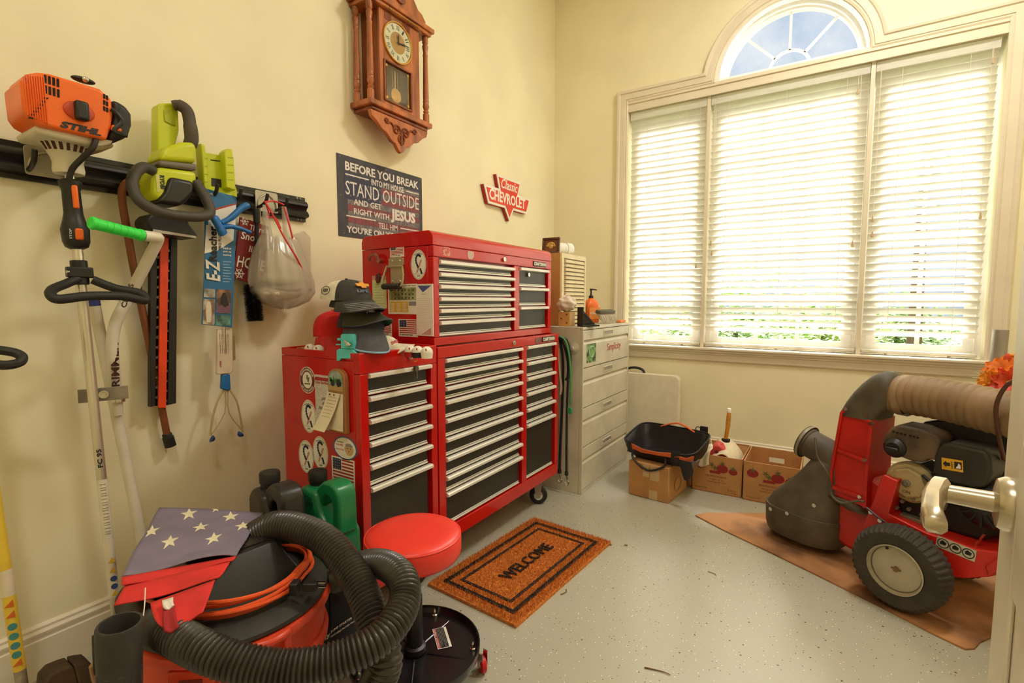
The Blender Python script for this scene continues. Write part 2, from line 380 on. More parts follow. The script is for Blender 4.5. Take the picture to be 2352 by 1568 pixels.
# half round fanlight
t = thing('window_4', 'half-round fanlight with radiating bars above the blinds', None, (AX, YS, WZ1), kind='structure')
def half_ring(b, r0, r1, y0, y1, z=WZ1+.012, n=NA):
    rings = []
    for i in range(n+1):
        a = pi*i/n; rings.append([V((AX+r*cos(a), y, z+r*sin(a))) for r, y in ((r0, y0), (r1, y0), (r1, y1), (r0, y1))])
    return b.loft(rings)
b = MB(); half_ring(b, .415, .436, YW-.004, YW+.12); half_ring(b, .395, .425, YW+.05, YW+.13); half_ring(b, .382, .40, YW+.075, YW+.13)
b.bb((AX-.43, YW+.02, WZ1), (AX+.43, YW+.13, WZ1+.035)); b.build('frame', frame_m, t, smooth=30)
b = MB(); half_ring(b, .112, .128, YS-.008, YS+.008, WZ1+.03)
for a in (45, 90, 135):
    a = radians(a); d = V((cos(a), 0, sin(a))); p = V((AX, YS, WZ1+.03))
    b.box(p+d*.256, (.27, .016, .014), Matrix.Rotation(-a, 3, 'Y'))
b.build('muntin', frame_m, t, smooth=30)
for k, (r0, r1, a0, a1) in enumerate(((0, .115, 0, 180), (.122, .39, 2, 45), (.122, .39, 45, 90), (.122, .39, 90, 135), (.122, .39, 135, 178))):
    pl = [(AX+r1*cos(radians(a0+(a1-a0)*i/10)), WZ1+.03+r1*sin(radians(a0+(a1-a0)*i/10))) for i in range(11)]
    pl += [(AX+r0*cos(radians(a1-(a1-a0)*i/10)), WZ1+.03+r0*sin(radians(a1-(a1-a0)*i/10))) for i in range(11 if r0 else 0)]
    MB().prism(pl, .003, frame((0, YS+.0015, 0), (1, 0, 0), (0, 0, 1))).build('pane', glass_m, t, smooth=0)

# ---------------------------------------------------------------- blinds
slat_m = translucent('blind_slat', (250, 247, 240), .45, rough=.35, stretch=(.3, 6, 6), gloss=.03)
cord_m = mat('blind_cord', (232, 224, 208), .8)
wood_m = mat('tassel_wood', (196, 170, 130), .5)
def blind(x0, x1, tilt, label, ladders, pulls, zb):
    yb = YW+.034
    t = thing('window_blind', label, 'blind', ((x0+x1)/2, yb, zb), 'wooden venetian blinds on the wide window')
    MB().bb((x0, yb-.028, WZ1-.135), (x1, yb+.028, WZ1-.078)).build('head_rail', slat_m, t, bevel=.002)
    sp_ = .0457; zt = WZ1-.150; n = int((zt-zb-.03)/sp_); first = None
    R = Matrix.Rotation(radians(-tilt), 3, 'X')   # room edge high, window edge low
    for i in range(n):
        z = zt-i*sp_
        if first is None:
            s = MB(); R2 = R
            pf = [(-.025, 0), (-.0125, .0012), (0, .0016), (.0125, .0012), (.025, 0), (.025, .0024), (.0125, .0036), (0, .004), (-.0125, .0036), (-.025, .0024)]
            s.loft([[V((x, yb, z))+R2 @ V((0, a, c)) for a, c in pf] for x in (x0+.004, x1-.004)])
            first = s.build('slat', slat_m, t, smooth=60)
        else: inst(first, 'slat', (0, 0, -i*sp_), t)
    MB().bb((x0+.003, yb-.026, zb), (x1-.003, yb+.026, zb+.017)).build('bottom_rail', mat('blind_rail', (214, 205, 186), .5), t, bevel=.003)
    for lx in ladders:
        s = MB()
        for dy in (-.0265, .0265): s.cyl((lx, yb+dy*.72, zb), (lx, yb+dy*.72, WZ1-.1), .0011, n=5)
        s.box((lx, yb-.0, zb-.006), (.012, .03, .010)); s.build('ladder_cord', cord_m, t)
    for px_, ztop, zbt, w_ in pulls:
        s = MB(); s.cyl((px_, yb-.032, zbt), (px_, yb-.032, WZ1-.11), .0010, n=5); c_ = s.build('pull_cord', cord_m, t)
        T = Matrix.Translation((px_, yb-.032, zbt-.03))
        MB().lathe([(.0025, .034), (.004, .03), (.0042, .018), (.0075, .006), (.008, 0), (.004, -.002)], 10, T).build('tassel', wood_m, c_)
blind(WX0+.012, MX1-.014, 50, 'narrow tan-shaded wooden blind at the left end of the window', (.78, 1.07), ((1.165, 0, 1.42, 0), (.672, 0, 1.47, 0)), WZ0+.012)
blind(MX1+.014, MX2-.014, 41, 'widest white wooden blind in the middle under the fanlight', (1.35, 1.70, 2.03), ((1.262, 0, 1.575, 0), (1.270, 0, 1.505, 0), (2.10, 0, 1.52, 0), (2.085, 0, 2.44, 0)), WZ0+.012)
blind(MX2+.014, WX1-.022, 43, 'white wooden blind at the right end of the window', (2.30, 2.60), ((2.195, 0, 1.665, 0), (2.198, 0, 1.57, 0), (2.685, 0, 1.64, 0), (2.69, 0, 2.47, 0)), WZ0+.012)

# ---------------------------------------------------------------- outside
lawn_m = mat('lawn', (120, 140, 70), .9, col2=(86, 104, 52), vscale=3, bump=.4)
MB().bb((-25, YW+.25, -.7), (30, 60, -.45)).build('ground', lawn_m, kind='structure', label='lawn outside the window')
leaf_m = translucent('leaf_green', (126, 156, 78), .35); leaf2_m = translucent('leaf_light', (168, 186, 104), .35); bark_m = mat('bark', (112, 92, 74), .9, bump=.5, bscale=25)
def bush(x, y, r, h, seed, lm, label, trunk=0.0, nleaf=2600, name='garden_shrub', cat='shrub'):
    rnd = random.Random(seed); t = thing(name, label, cat, (x, y, -.45), 'greenery outside the window')
    s = MB(); vs = []; fs = []
    for i in range(nleaf):
        u, v_, q = rnd.random()*2*pi, rnd.random()*2-1, rnd.random()**.4
        c = V((x+r*q*sqrt(1-v_*v_)*cos(u), y+r*q*sqrt(1-v_*v_)*sin(u), -.45+trunk+h/2+h/2*q*v_)); a = rnd.random()*6.28; l = .05+.05*rnd.random()
        d1 = V((cos(a), sin(a), rnd.random()-.5)).normalized(); d2 = d1.cross(V((rnd.random()-.5, rnd.random()-.5, 1))).normalized(); k = len(vs)
        vs += [c-d1*l, c+d2*l*.45, c+d1*l, c-d2*l*.45]; fs.append((k, k+1, k+2, k+3))
    s.add(vs, fs); s.build('foliage', lm, t, smooth=0, fix=False, kind='stuff')
    MB().cyl((x, y, -.45), (x, y, -.45+trunk+h*.45), .06+.03*h/2, .04, n=9).build('stem', bark_m, t)
bush(.6, 9.6, 1.4, 2.3, 1, leaf_m, 'dense green shrub outside, leftmost behind the blinds')
bush(1.9, 12.6, 1.2, 2.0, 2, leaf2_m, 'light green shrub outside behind the middle blind')
bush(3.4, 15.2, 1.2, 1.9, 3, leaf_m, 'dark green shrub outside behind the middle blind')
bush(5.0, 9.2, 1.3, 2.0, 4, leaf2_m, 'light green shrub outside behind the right blind')
bush(-2.4, 12.0, 1.7, 2.8, 6, leaf2_m, 'pale shrub outside beyond the left blind')
bush(3.0, 8.8, .3, 3.0, 5, leaf_m, 'slim tree with a bare trunk outside the middle blind', trunk=2.6, nleaf=500, name='garden_tree', cat='tree')
# ================================================================== TOOL CABINETS
red_m = mat('cabinet_red', (196, 14, 10), .24, var=.03, vscale=5, coat=.3)
black_m = mat('drawer_black', (44, 40, 36), .42, var=.06, vscale=8, bump=.05, bscale=400)
steel_m = mat('brushed_aluminium', (238, 234, 224), .42, .35, var=.05, vscale=30, stretch=(1, .05, 1))
chrome_m = mat('chrome', (215, 212, 205), .14, 1.0, var=.03)
rubber_m = mat('rubber_black', (26, 25, 24), .55, var=.1)
plastic_m = mat('black_plastic', (32, 31, 30), .42, var=.08, bump=.05, bscale=300)
white_m = mat('white_print', (240, 234, 222), .5, var=.02)
dark_m = mat('dark_void', (14, 12, 11), .8)
redp_m = mat('red_print', (176, 34, 36), .5); navy_m = mat('navy_print', (44, 48, 84), .5); blackp_m = mat('black_print', (34, 32, 32), .5)
def TX(x): return frame((x, 0, 0), (0, 1, 0), (0, 0, 1))     # local (Y, Z), facing +X
def TY(y): return frame((0, y, 0), (1, 0, 0), (0, 0, 1))     # local (X, Z), facing -Y
def at2(T, a, b, c=0.0): return T @ Matrix.Translation((a, b, c))

def drawers(t, xf, y0, y1, tops, zb, right_gap=.012):
    for i, z in enumerate(tops):
        zn = tops[i+1]+.001 if i+1 < len(tops) else zb
        d = MB().bb((xf-.028, y0+.003, zn+.012), (xf-.012, y1-right_gap, z-.002)).build('drawer', black_m, t, bevel=.002)
        h = .0175
        pf = [(xf-.012, z-h), (xf+.004, z-h+.001), (xf+.010, z-h+.004), (xf+.010, z-.004), (xf+.004, z), (xf-.012, z)]
        MB().loft([[V((x, y, q)) for x, q in pf] for y in (y0+.001, y1-.001)]).build('handle', steel_m, d, smooth=25)
        MB().bb((xf-.013, y0+.003, zn+.006), (xf-.006, y1-right_gap-.004, zn+.0125)).bb((xf-.016, y0+.003, zn+.0145), (xf-.0095, y1-right_gap-.004, zn+.0185)).build('edge_bead', steel_m, d, bevel=.0008)
def shell(t, x0, xf, y0, y1, z0, z1, banks, toprail, botrail, lip=.012, name='body'):
    """cabinet body: outer walls plus a front frame with openings for the drawer banks"""
    b = MB(); e = .0012
    b.bb((x0, y0, z0), (xf-.03, y1, z1-.028))                                   # core behind the drawers
    b.bb((x0, y0, z1-.028+e), (xf-.03, y0+.004, z1)).bb((x0, y1-.004, z1-.028+e), (xf-.03, y1, z1)).bb((x0, y0+.004+e, z1-.028+e), (x0+.004, y1-.004-e, z1))   # rim round the recessed top
    b.bb((xf-.03+e, y0, z1-toprail), (xf, y1, z1))                          # top rail
    b.bb((xf-.03+e, y0, z0), (xf, y1, z0+botrail))                               # bottom rail
    ys = [y0]+[q for bk in banks for q in (bk[0], bk[1])]+[y1]
    for i in range(0, len(ys), 2): b.bb((xf-.03+e, ys[i], z0+botrail+e), (xf, ys[i+1], z1-toprail-e))
    return b.build(name, red_m, t, bevel=.0025)
def caster(t, x, y, z, ang, name='caster'):
    d = V((cos(ang), sin(ang), 0)); p = V((x, y, .052)); sd = V((-d.y, d.x, 0))
    w = MB().lathe([(.014, -.018), (.040, -.018), (.049, -.012), (.052, 0), (.049, .012), (.040, .018), (.014, .018)], 24, axis(p, sd)).build(name, rubber_m, t)
    MB().lathe([(.006, -.02), (.022, -.02), (.026, -.0185), (.026, .0185), (.022, .02), (.006, .02)], 18, axis(p, sd)).build('hub', chrome_m, w)
    f = MB()
    for s in (-1, 1): f.prism([(-.012, -.012), (.012, -.012), (.024, z-.055), (-.028, z-.055)], .003, frame(p+sd*(s*.024), d, (0, 0, 1)))
    f.box((x-d.x*.004, y-d.y*.004, z-.0035), (.07, .07, .006)).build('fork', mat('zinc', (168, 164, 156), .4, .8), w)
def badge(t, xf, y0, y1, z0, z1):
    p = MB().bb((xf, y0, z0), (xf+.004, y1, z1)).build('name_badge', blackp_m, t, bevel=.001)
    text('CRAFTSMAN', at2(TX(xf+.004), y0+.004, z0+.004), y1-y0-.008, z1-z0-.008, white_m, p, bold=.03)
def lock(t, xf, y, z):
    l = MB().cyl((xf, y, z), (xf+.010, y, z), .011, n=20).build('lock', chrome_m, t, bevel=.001)
    MB().bb((xf+.0101, y-.0012, z-.005), (xf+.0106, y+.0012, z+.005)).build('keyhole', dark_m, l)

# --- narrow side cabinet
SY0, SY1, XF, ZT = 1.10, 1.482, .70, .977
side = thing('tool_cabinet', 'narrow red six-drawer side cabinet covered with stickers', 'tool cabinet', (.48, 1.29, 0))
shell(side, .268, XF, SY0, SY1, .135, ZT, [(1.135, 1.449)], .070, .055)
drawers(side, XF, 1.137, 1.447, [.906, .826, .748, .668, .588, .510], .19)
lock(side, XF, 1.332, .947)
for x, y, a in ((.62, 1.17, .6), (.62, 1.42, .2), (.34, 1.17, 1.2), (.34, 1.42, .4)): caster(side, x, y, .135, a)
k = thing('key_ring', 'two small keys on a ring hanging from the side cabinet lock', 'keys', (.716, 1.34, .89))
MB().tube(arc((.716, 1.345, .938), .011, 0, 2*pi, 16, V((0, 1, 0)), V((0, 0, 1)))[:-1], .0016, 6, closed=True).build('ring', mat('copper_ring', (190, 120, 70), .3, .8), k)
for i, dy in enumerate((0, .006)):
    q = MB(); T = at2(TX(.7135+.003*i), 1.345+dy, .90)
    q.prism(ell(.0105, .012, 16), .0018, T); q.prism([(-.004, -.011), (.004, -.011), (.004, -.034), (.001, -.038), (-.004, -.034)], .0018, T); q.build('key', mat('key_steel', (120, 112, 100), .35, .8), k)
# --- wide main cabinet
MY0, MY1 = 1.490, 2.528
main = thing('tool_cabinet', 'wide red fifteen-drawer rolling cabinet under the top chest', 'tool cabinet', (.48, 2.0, 0))
shell(main, .243, XF, MY0, MY1, .150, .966, [(1.533, 2.130), (2.176, 2.492)], .044, .062)
drawers(main, XF, 1.535, 2.128, [.917, .856, .801, .745, .668, .588, .507, .427, .358], .214)
drawers(main, XF, 2.178, 2.490, [.919, .834, .754, .674, .590, .508], .214)
lock(main, XF, 2.045, .946); badge(main, XF, 2.335, 2.475, .930, .957)
MB().bb((XF, 2.262, .929), (XF+.002, 2.325, .955)).build('spec_plate', mat('plate_grey', (120, 84, 78), .5), main)
for x, y, a in ((.63, 1.58, .5), (.645, 2.40, .45), (.31, 1.58, .9), (.31, 2.40, .3)): caster(main, x, y, .150, a)
# --- top chest
CY0, CY1, CXF, CZ0, CZ1 = 1.515, 2.510, .660, .968, 1.432
chest = thing('tool_chest', 'red nine-drawer top chest with silver drawer handles', 'tool chest', (.45, 2.0, CZ0))
b = MB(); e = .0012
b.bb((.245, CY0, CZ0), (CXF-.03, CY1, 1.372))
b.bb((CXF-.03+e, CY0, 1.328), (CXF, CY1, 1.372)).bb((CXF-.03+e, CY0, CZ0), (CXF, CY1, CZ0+.032))
for a, c in ((CY0, 1.548), (2.118, 2.168), (2.474, CY1)): b.bb((CXF-.03+e, a, CZ0+.032+e), (CXF, c, 1.328-e))
b.build('body', red_m, chest, bevel=.0025)
pf = [(.245, 1.3735), (CXF, 1.3735), (CXF, 1.405), (CXF-.006, 1.420), (CXF-.022, CZ1), (.272, CZ1), (.252, 1.422), (.245, 1.405)]
MB().loft([[V((x, y, z)) for x, z in pf] for y in (CY0-.002, CY1+.002)]).build('lid', red_m, chest, smooth=40, bevel=.002)
drawers(chest, CXF, 1.550, 2.116, [1.316, 1.266, 1.216, 1.166, 1.117, 1.068], 1.001)
drawers(chest, CXF, 2.170, 2.472, [1.322, 1.220, 1.121], 1.001)
lock(chest, CXF, 2.02, 1.350); lock(chest, CXF-.012, 2.27, 1.288); badge(chest, CXF, 2.305, 2.445, 1.336, 1.362)
MB().prism([(0, .012), (.004, .026), (.024, .028), (.046, .026), (.05, .012), (.044, 0), (.03, -.008), (.010, -.006)], .0008, at2(TX(CXF), 1.735, 1.340)).build('emblem', mat('foil', (180, 150, 140), .25, .6), chest)
MB().prism(rrect(.045, .036, .006, 3), .0006, at2(TX(CXF), 1.575, 1.335)).build('torn_decal', mat('torn_decal', (222, 168, 152), .6, col2=(196, 80, 66), vscale=90, thr=(.45, .55)), chest)
# side lifting handle of the chest
zinc2 = mat('zinc_plated', (196, 184, 150), .35, .7)
c0 = PY(911, 624, CY0)
pl = MB().prism([(-.045, .03), (-.045, .055), (-.02, .062), (.02, .062), (.045, .055), (.045, .03), (.034, .02), (.034, -.045), (.02, -.055), (-.02, -.055), (-.034, -.045), (-.034, .02)], .003, at2(TY(CY0), c0.x, c0.z)).build('side_handle', zinc2, chest, bevel=.0008)
q = MB(); T = at2(TY(CY0), c0.x, c0.z)
for a, c in ((-.022, .045), (.022, .045), (-.022, -.04), (.022, -.04)): q.sphere(T @ V((a, c, .003)), .006, 10, 6, (1, .6, 1))
q.build('rivet', chrome_m, pl)
q = MB(T); q.tube(curve([(-.046, .022, .012), (-.056, -.01, .018), (-.060, -.045, .026), (-.050, -.062, .03)], 5), .0042, 8); q.tube(curve([(.046, .022, .012), (.056, -.01, .018), (.060, -.045, .026), (.050, -.062, .03)], 5), .0042, 8); q.cyl((-.046, .022, .012), (.046, .022, .012), .0045, n=10)
q.build('bail', zinc2, pl)
MB(T).cyl((-.050, -.062, .03), (.050, -.062, .03), .013, n=16).build('grip', plastic_m, pl, bevel=.002)

# ---------------------------------------------------------------- stickers and magnets
def rect_px(u0, v0, u1, v1, y):
    a, b_ = PY(u0, (v0+v1)/2, y), PY(u1, (v0+v1)/2, y); c, d = PY((u0+u1)/2, v0, y), PY((u0+u1)/2, v1, y)
    return a.x, d.z, b_.x-a.x, c.z-d.z       # x, z, w, h
def flag_sticker(par, y, r, words='SUPPORTER'):
    x, z, w_, h = r; T = at2(TY(y), x, z); s = MB().prism([(0, 0), (w_, 0), (w_, h), (0, h)], .0008, T).build('flag_sticker', white_m, par, smooth=0)
    q = MB(T); fz0, fh = h*.20, h*.75
    for i in range(7): q.bb((w_*.05 if i > 3 else w_*.44, h*.95-(2*i+1)*fh/13, .0008), (w_*.95, h*.95-2*i*fh/13, .0011))
    q.build('stripes', redp_m, s, smooth=0)
    MB(T).bb((w_*.05, h*.95-fh*7/13, .0008), (w_*.42, h*.95, .0012)).build('canton', navy_m, s, smooth=0)
    q = MB(T)
    for i in range(4):
        for j in range(5): q.prism(ell(w_*.012, w_*.012, 5, w_*(.09+.085*j), h*.92-fh*(.05+.13*i)), .0003, Matrix.Translation((0, 0, .0012)))
    q.build('stars', white_m, s, smooth=0)
    text(words, at2(T, w_*.06, h*.06, .0008), w_*.68, h*.09, blackp_m, s, bold=.02, depth=.0003)
def ribbon_sticker(par, y, r):
    x, z, w_, h = r; T = at2(TY(y), x+w_/2, z+h/2); s = MB().prism(ell(w_/2, h/2, 36), .0008, T).build('ribbon_sticker', white_m, par, smooth=0)
    q = MB(T); a, c = w_*.46, h*.47
    q.tube([V((a*cos(i*pi/18), c*sin(i*pi/18), .0009)) for i in range(36)], .0006, 4, closed=True)
    q.bb((-w_*.30, -h*.31, .0008), (w_*.30, -h*.305, .0012))
    for dx in (-.15, -.05, .05, .15): pass
    q.build('outline', blackp_m, s, smooth=0)
    q = MB(T)
    for px_, py_ in ((-.02, .32), (.06, .31), (-.10, .29), (-.15, .22), (-.16, .14), (-.13, .06), (-.08, -.01), (-.03, -.07), (.13, -.16), (.17, -.22), (.20, -.28), (.12, .28)): q.prism(ell(w_*.062, h*.045, 8, px_*w_, py_*h), .0004, Matrix.Translation((0, 0, .0008)))
    q.build('stars_band', navy_m, s, smooth=0)
    q = MB(T)
    for o_ in (0, .06): q.prism([((-.16+o_)*w_, -.27*h), ((-.13+o_)*w_, -.27*h), ((.18+o_)*w_, .16*h), ((.15+o_)*w_, .16*h)], .0004, Matrix.Translation((0, 0, .0008)))
    q.build('stripes', redp_m, s, smooth=0)
    text('2020', at2(T, -.1*w_, -h*.40, .0008), w_*.2, h*.05, blackp_m, s, bold=.02, depth=.0003)
    text('PROUD SUPPORTER', at2(T, -.26*w_, h*.36, .0008), w_*.52, h*.035, blackp_m, s, bold=.02, depth=.0003, warp=lambda a, b_, c_: ((a*.52*w_), (b_*.035-.22*(a-.5)**2)*h, c_))
Y1 = SY0
x, z, w_, h = rect_px(689, 842, 724, 903, Y1); T = at2(TY(Y1), x+w_/2, z+h/2)
rs = MB().prism(ell(w_/2, h/2, 36), .0008, T).build('round_sticker', white_m, side, smooth=0)
MB(T).lathe([(.31, .0008), (.31, .0012), (.47, .0012), (.47, .0008)], 36, Matrix.Diagonal((w_, h, 1, 1)), cap=False).build('ring_band', mat('maroon', (110, 44, 38), .5), rs, smooth=0)
for s_, up_ in (('PROUD SUPPORTER', 1), ('LET US DO GOOD', -1)):
    def wr(a, b_, c_, up_=up_):
        th = pi/2+(.5-a)*2.4*up_ if up_ > 0 else -pi/2-(.5-a)*2.0
        rr = (.35+.085*b_) if up_ > 0 else (.44-.085*b_)
        return (rr*w_*cos(th), rr*h*sin(th), c_)
    text(s_, at2(T, 0, 0, .0012), 1, 1, white_m, rs, bold=.02, depth=.0003, warp=wr)
q = MB(T)
for pl in ([(-.05, .18), (.06, .2), (.02, .05), (-.06, .02)], [(-.2, -.12), (.2, -.10), (.16, -.16), (-.16, -.17)], [(.02, .1), (.14, .12), (.10, -.08), (0, -.05)]): q.prism([(a*w_, b_*h) for a, b_ in pl], .0004, Matrix.Translation((0, 0, .0008)))
q.build('drawing', mat('grey_print', (120, 108, 92), .6), rs, smooth=0)
ribbon_sticker(side, Y1, rect_px(693, 918, 726, 993, Y1)); ribbon_sticker(side, Y1, rect_px(687, 1011, 721, 1085, Y1)); ribbon_sticker(side, Y1, rect_px(719, 1002, 754, 1077, Y1))
# round dog sticker
x, z, w_, h = rect_px(766, 1002, 821, 1056, Y1); T = at2(TY(Y1), x+w_/2, z+h/2)
ds = MB().prism(ell(w_/2, h/2, 32), .0008, T).build('puppy_sticker', mat('blue_rim', (88, 96, 140), .5), side, smooth=0)
MB(T).prism(ell(w_*.44, h*.44, 32), .0004, Matrix.Translation((0, 0, .0008))).build('disc', white_m, ds, smooth=0)
q = MB(T); q.prism(ell(w_*.19, h*.20, 20, w_*.17, -h*.02), .0004, Matrix.Translation((0, 0, .0012))).prism(ell(w_*.12, h*.12, 16, w_*.17, -h*.16), .0005, Matrix.Translation((0, 0, .0012))); q.build('puppy_face', mat('puppy', (214, 176, 122), .6), ds, smooth=0)
q = MB(T); q.prism([(w_*.04, h*.10), (w_*.30, h*.10), (w_*.33, h*.15), (w_*.24, h*.22), (w_*.10, h*.22), (w_*.01, h*.15)], .0004, Matrix.Translation((0, 0, .0017))); q.build('cap_print', mat('grey_cap', (150, 150, 152), .6), ds, smooth=0)
q = MB(T)
for a, c in ((.11, .02), (.23, .02), (.17, -.10)): q.prism(ell(w_*.02, h*.02, 8, a*w_, c*h), .0004, Matrix.Translation((0, 0, .0018)))
q.build('eyes', blackp_m, ds, smooth=0)
text('HOPE', at2(T, -.36*w_, .06*h, .0012), .28*w_, .08*h, redp_m, ds, bold=.02, depth=.0003); text('AND FUTURE', at2(T, -.38*w_, -.12*h, .0012), .34*w_, .06*h, redp_m, ds, bold=.01, depth=.0003); text('PROVIDING', at2(T, -.32*w_, .20*h, .0012), .26*w_, .05*h, navy_m, ds, depth=.0003)
for r in ((763, 1052, 815, 1115), (766, 1118, 817, 1182), (770, 1186, 817, 1248)): flag_sticker(side, Y1, rect_px(*r, Y1), 'K9S SUPPORTER')
# stickers on the chest side
flag_sticker(chest, CY0, rect_px(896, 561, 928, 590, CY0)); ribbon_sticker(chest, CY0, rect_px(944, 573, 979, 642, CY0))
flag_sticker(chest, CY0, rect_px(872, 731, 900, 771, CY0)); flag_sticker(chest, CY0, rect_px(916, 733, 960, 773, CY0))

# notepad with a printed tractor on a wooden holder (magnet)
paper_m = mat('paper', (236, 224, 196), .8, var=.03); pine_m = mat('pine_wood', (176, 122, 74), .5, var=.12, vscale=8, stretch=(1, 1, .2))
nx, nz, nw, nh = rect_px(765, 846, 803, 990, Y1)
np_ = thing('note_holder', 'arched wooden note holder with a green tractor picture and hanging notes', 'note holder', (nx+nw/2, Y1-.01, nz))
T = at2(TY(Y1-.001), nx, nz)
pl = [(0, 0), (nw, 0), (nw, nh-.03)]+[(nw/2+nw/2*cos(pi*i/12), nh-.03+.03*sin(pi*i/12)) for i in range(1, 12)]+[(0, nh-.03)]
MB().prism(pl, .018, T).build('board', pine_m, np_, bevel=.002)
pic = MB().prism([(.004, nh*.66), (nw-.010, nh*.66), (nw-.010, nh-.034)]+[(nw/2-.003+(nw/2-.007)*cos(pi*i/10), nh-.034+.027*sin(pi*i/10)) for i in range(1, 10)]+[(.004, nh-.034)], .0006, at2(T, 0, 0, .018)).build('picture', mat('pic_sky', (170, 186, 186), .5, col2=(120, 140, 120), vscale=40), np_, smooth=0)
MB().bb((.004, nh*.66, 0), (nw-.010, nh*.74, .0004)).build('field', mat('pic_field', (190, 160, 104), .6), pic) if 0 else MB(at2(T, 0, 0, .0187)).bb((.004, nh*.66, 0), (nw-.010, nh*.735, .0004)).build('field', mat('pic_field', (190, 160, 104), .6), pic, smooth=0)
q = MB(at2(T, 0, 0, .0192)); q.bb((nw*.18, nh*.79, 0), (nw*.62, nh*.835, .0005)).bb((nw*.14, nh*.80, 0), (nw*.26, nh*.86, .0005)).bb((nw*.50, nh*.80, 0), (nw*.74, nh*.85, .0004)).bb((nw*.36, nh*.83, 0), (nw*.39, nh*.88, .0005)); q.build('tractor', mat('tractor_green', (56, 120, 44), .5), pic, smooth=0)
q = MB(at2(T, 0, 0, .0198)); q.prism(ell(nw*.11, nw*.12, 16, nw*.32, nh*.775), .0005).prism(ell(nw*.14, nw*.15, 16, nw*.68, nh*.785), .0005); q.build('wheels', blackp_m, pic, smooth=0)
MB(T).grid(lambda u, v: (nw*.05+u*nw*.86, nh*(.62-.58*v), .019+.004*v), 2, 6, .0007).build('paper_pad', paper_m, np_)
def curl(u, v): return (nw*(.02-.55*v)+u*nw*.80, nh*(.63-.60*v), .022+.03*v*v+.004*u)
MB(T).grid(curl, 4, 10, .0006).build('loose_note', paper_m, np_)
q = MB(T)
for i in range(7):
    v = .12+.085*i
    q.tube([V(curl(u/12, v+.006*sin(u*2.3+i)))+V((0, 0, .0007)) for u in range(2, 11)], .00045, 4)
q.build('handwriting', mat('pencil', (140, 120, 96), .7), np_, smooth=0)
q = MB(T)
for a in (.25, .6): q.sphere(V(curl(a, .05))+V((0, 0, .002)), .003, 8, 6)
q.build('pin', mat('pin', (120, 96, 60), .4, .7), np_)
# pale notepad left of it, printed with a large 3
x, z, w_, h = rect_px(727, 862, 766, 985, Y1)
p3 = thing('notepad', 'thin magnetic notepad with a large grey numeral 3 behind the note holder', 'notepad', (x+w_/2, Y1-.004, z))
T = at2(TY(Y1-.0005), x, z); MB().prism([(0, 0), (w_, 0), (w_, h), (0, h)], .004, T).build('pad', mat('pad_grey', (214, 206, 196), .7, col2=(190, 182, 172), vscale=160, thr=(.45, .55)), p3)
MB(at2(T, 0, 0, .004)).bb((0, h*.90, 0), (w_, h*.96, .0006)).build('red_band', redp_m, p3, smooth=0)
text('Dale Earnhardt', at2(T, w_*.05, h*.84, .004), w_*.9, h*.055, redp_m, p3, bold=.02, depth=.0004)
text('3', at2(T, w_*.18, h*.36, .004), w_*.6, h*.24, mat('numeral', (150, 140, 132), .6), p3, shear=.3, bold=.03, depth=.0004)
# papers on the chest side
def paper(name, label, cat, r, y, m, th=.0008):
    x, z, w_, h = rect_px(*r, y); t = thing(name, label, cat, (x+w_/2, y-.002, z)); T = at2(TY(y-.0006), x, z)
    MB().prism([(0, 0), (w_, 0), (w_, h), (0, h)], th, T).build('sheet', m, t, smooth=0); return t, at2(T, 0, 0, th), w_, h
gp = mat('green_slip', (206, 214, 160), .8)
t, T, w_, h = paper('paper_slip', 'pale green receipt on the chest side with a faded top edge', 'paper', (856, 633, 888, 708), CY0, gp)
MB(T).bb((0, h*.87, 0), (w_, h, .0004)).build('faded_edge', mat('pink_edge', (206, 150, 130), .8), t, smooth=0)
q = MB(T)
for i in range(8): q.bb((w_*.08, h*(.74-.085*i), 0), (w_*(.5+.4*((i*37) % 10)/10), h*(.75-.085*i), .0003))
q.build('print_lines', mat('olive_print', (150, 158, 104), .8), t, smooth=0)
t, T, w_, h = paper('recycling_flyer', 'recycling flyer with rows of green pictures and a yellow table', 'flyer', (892, 652, 959, 721), CY0, white_m)
MB(T).bb((w_*.05, h*.46, 0), (w_*.97, h*.88, .0004)).build('photo_panel', mat('flyer_green', (176, 178, 128), .7, col2=(126, 128, 84), vscale=26, thr=(.4, .6)), t, smooth=0)
q = MB(T); rnd = random.Random(3)
for i in range(18): q.prism(ell(w_*.028, h*.04, 7, w_*(.24+.12*(i % 6)+.03*rnd.random()), h*(.78-.13*(i//6)+.02*rnd.random())), .0004, Matrix.Translation((0, 0, .0004)))
q.prism(ell(w_*.08, h*.10, 16, w_*.13, h*.86), .0004, Matrix.Translation((0, 0, .0004))); q.build('pictures', mat('flyer_dark', (78, 80, 52), .7), t, smooth=0)
MB(T).bb((w_*.05, h*.06, 0), (w_*.70, h*.42, .0004)).build('yellow_table', mat('flyer_yellow', (216, 180, 70), .7), t, smooth=0)
MB(T).bb((w_*.72, h*.28, 0), (w_*.96, h*.42, .0004)).build('grey_box', mat('flyer_grey', (150, 148, 144), .7), t, smooth=0)
text('What can be recycled in Allen County?', at2(T, w_*.25, h*.91), w_*.70, h*.05, blackp_m, t, bold=.01, depth=.0003)
q = MB()
for i in range(6):
    for j in range(3): q.T = T; q.bb((w_*(.09+.21*j), h*(.10+.048*i), .0004), (w_*(.22+.21*j), h*(.115+.048*i), .0007))
q.build('table_lines', white_m, t, smooth=0)
t, T, w_, h = paper('list_pad', 'tall white magnetic list pad with a blue triangle and red stripes', 'notepad', (958, 652, 996, 771), CY0, white_m, .004)
MB(T).prism([(w_*.1, h*.97), (w_*.92, h*.97), (w_*.42, h*.84)], .0004).build('blue_triangle', mat('tri_blue', (84, 92, 150), .6), t, smooth=0)
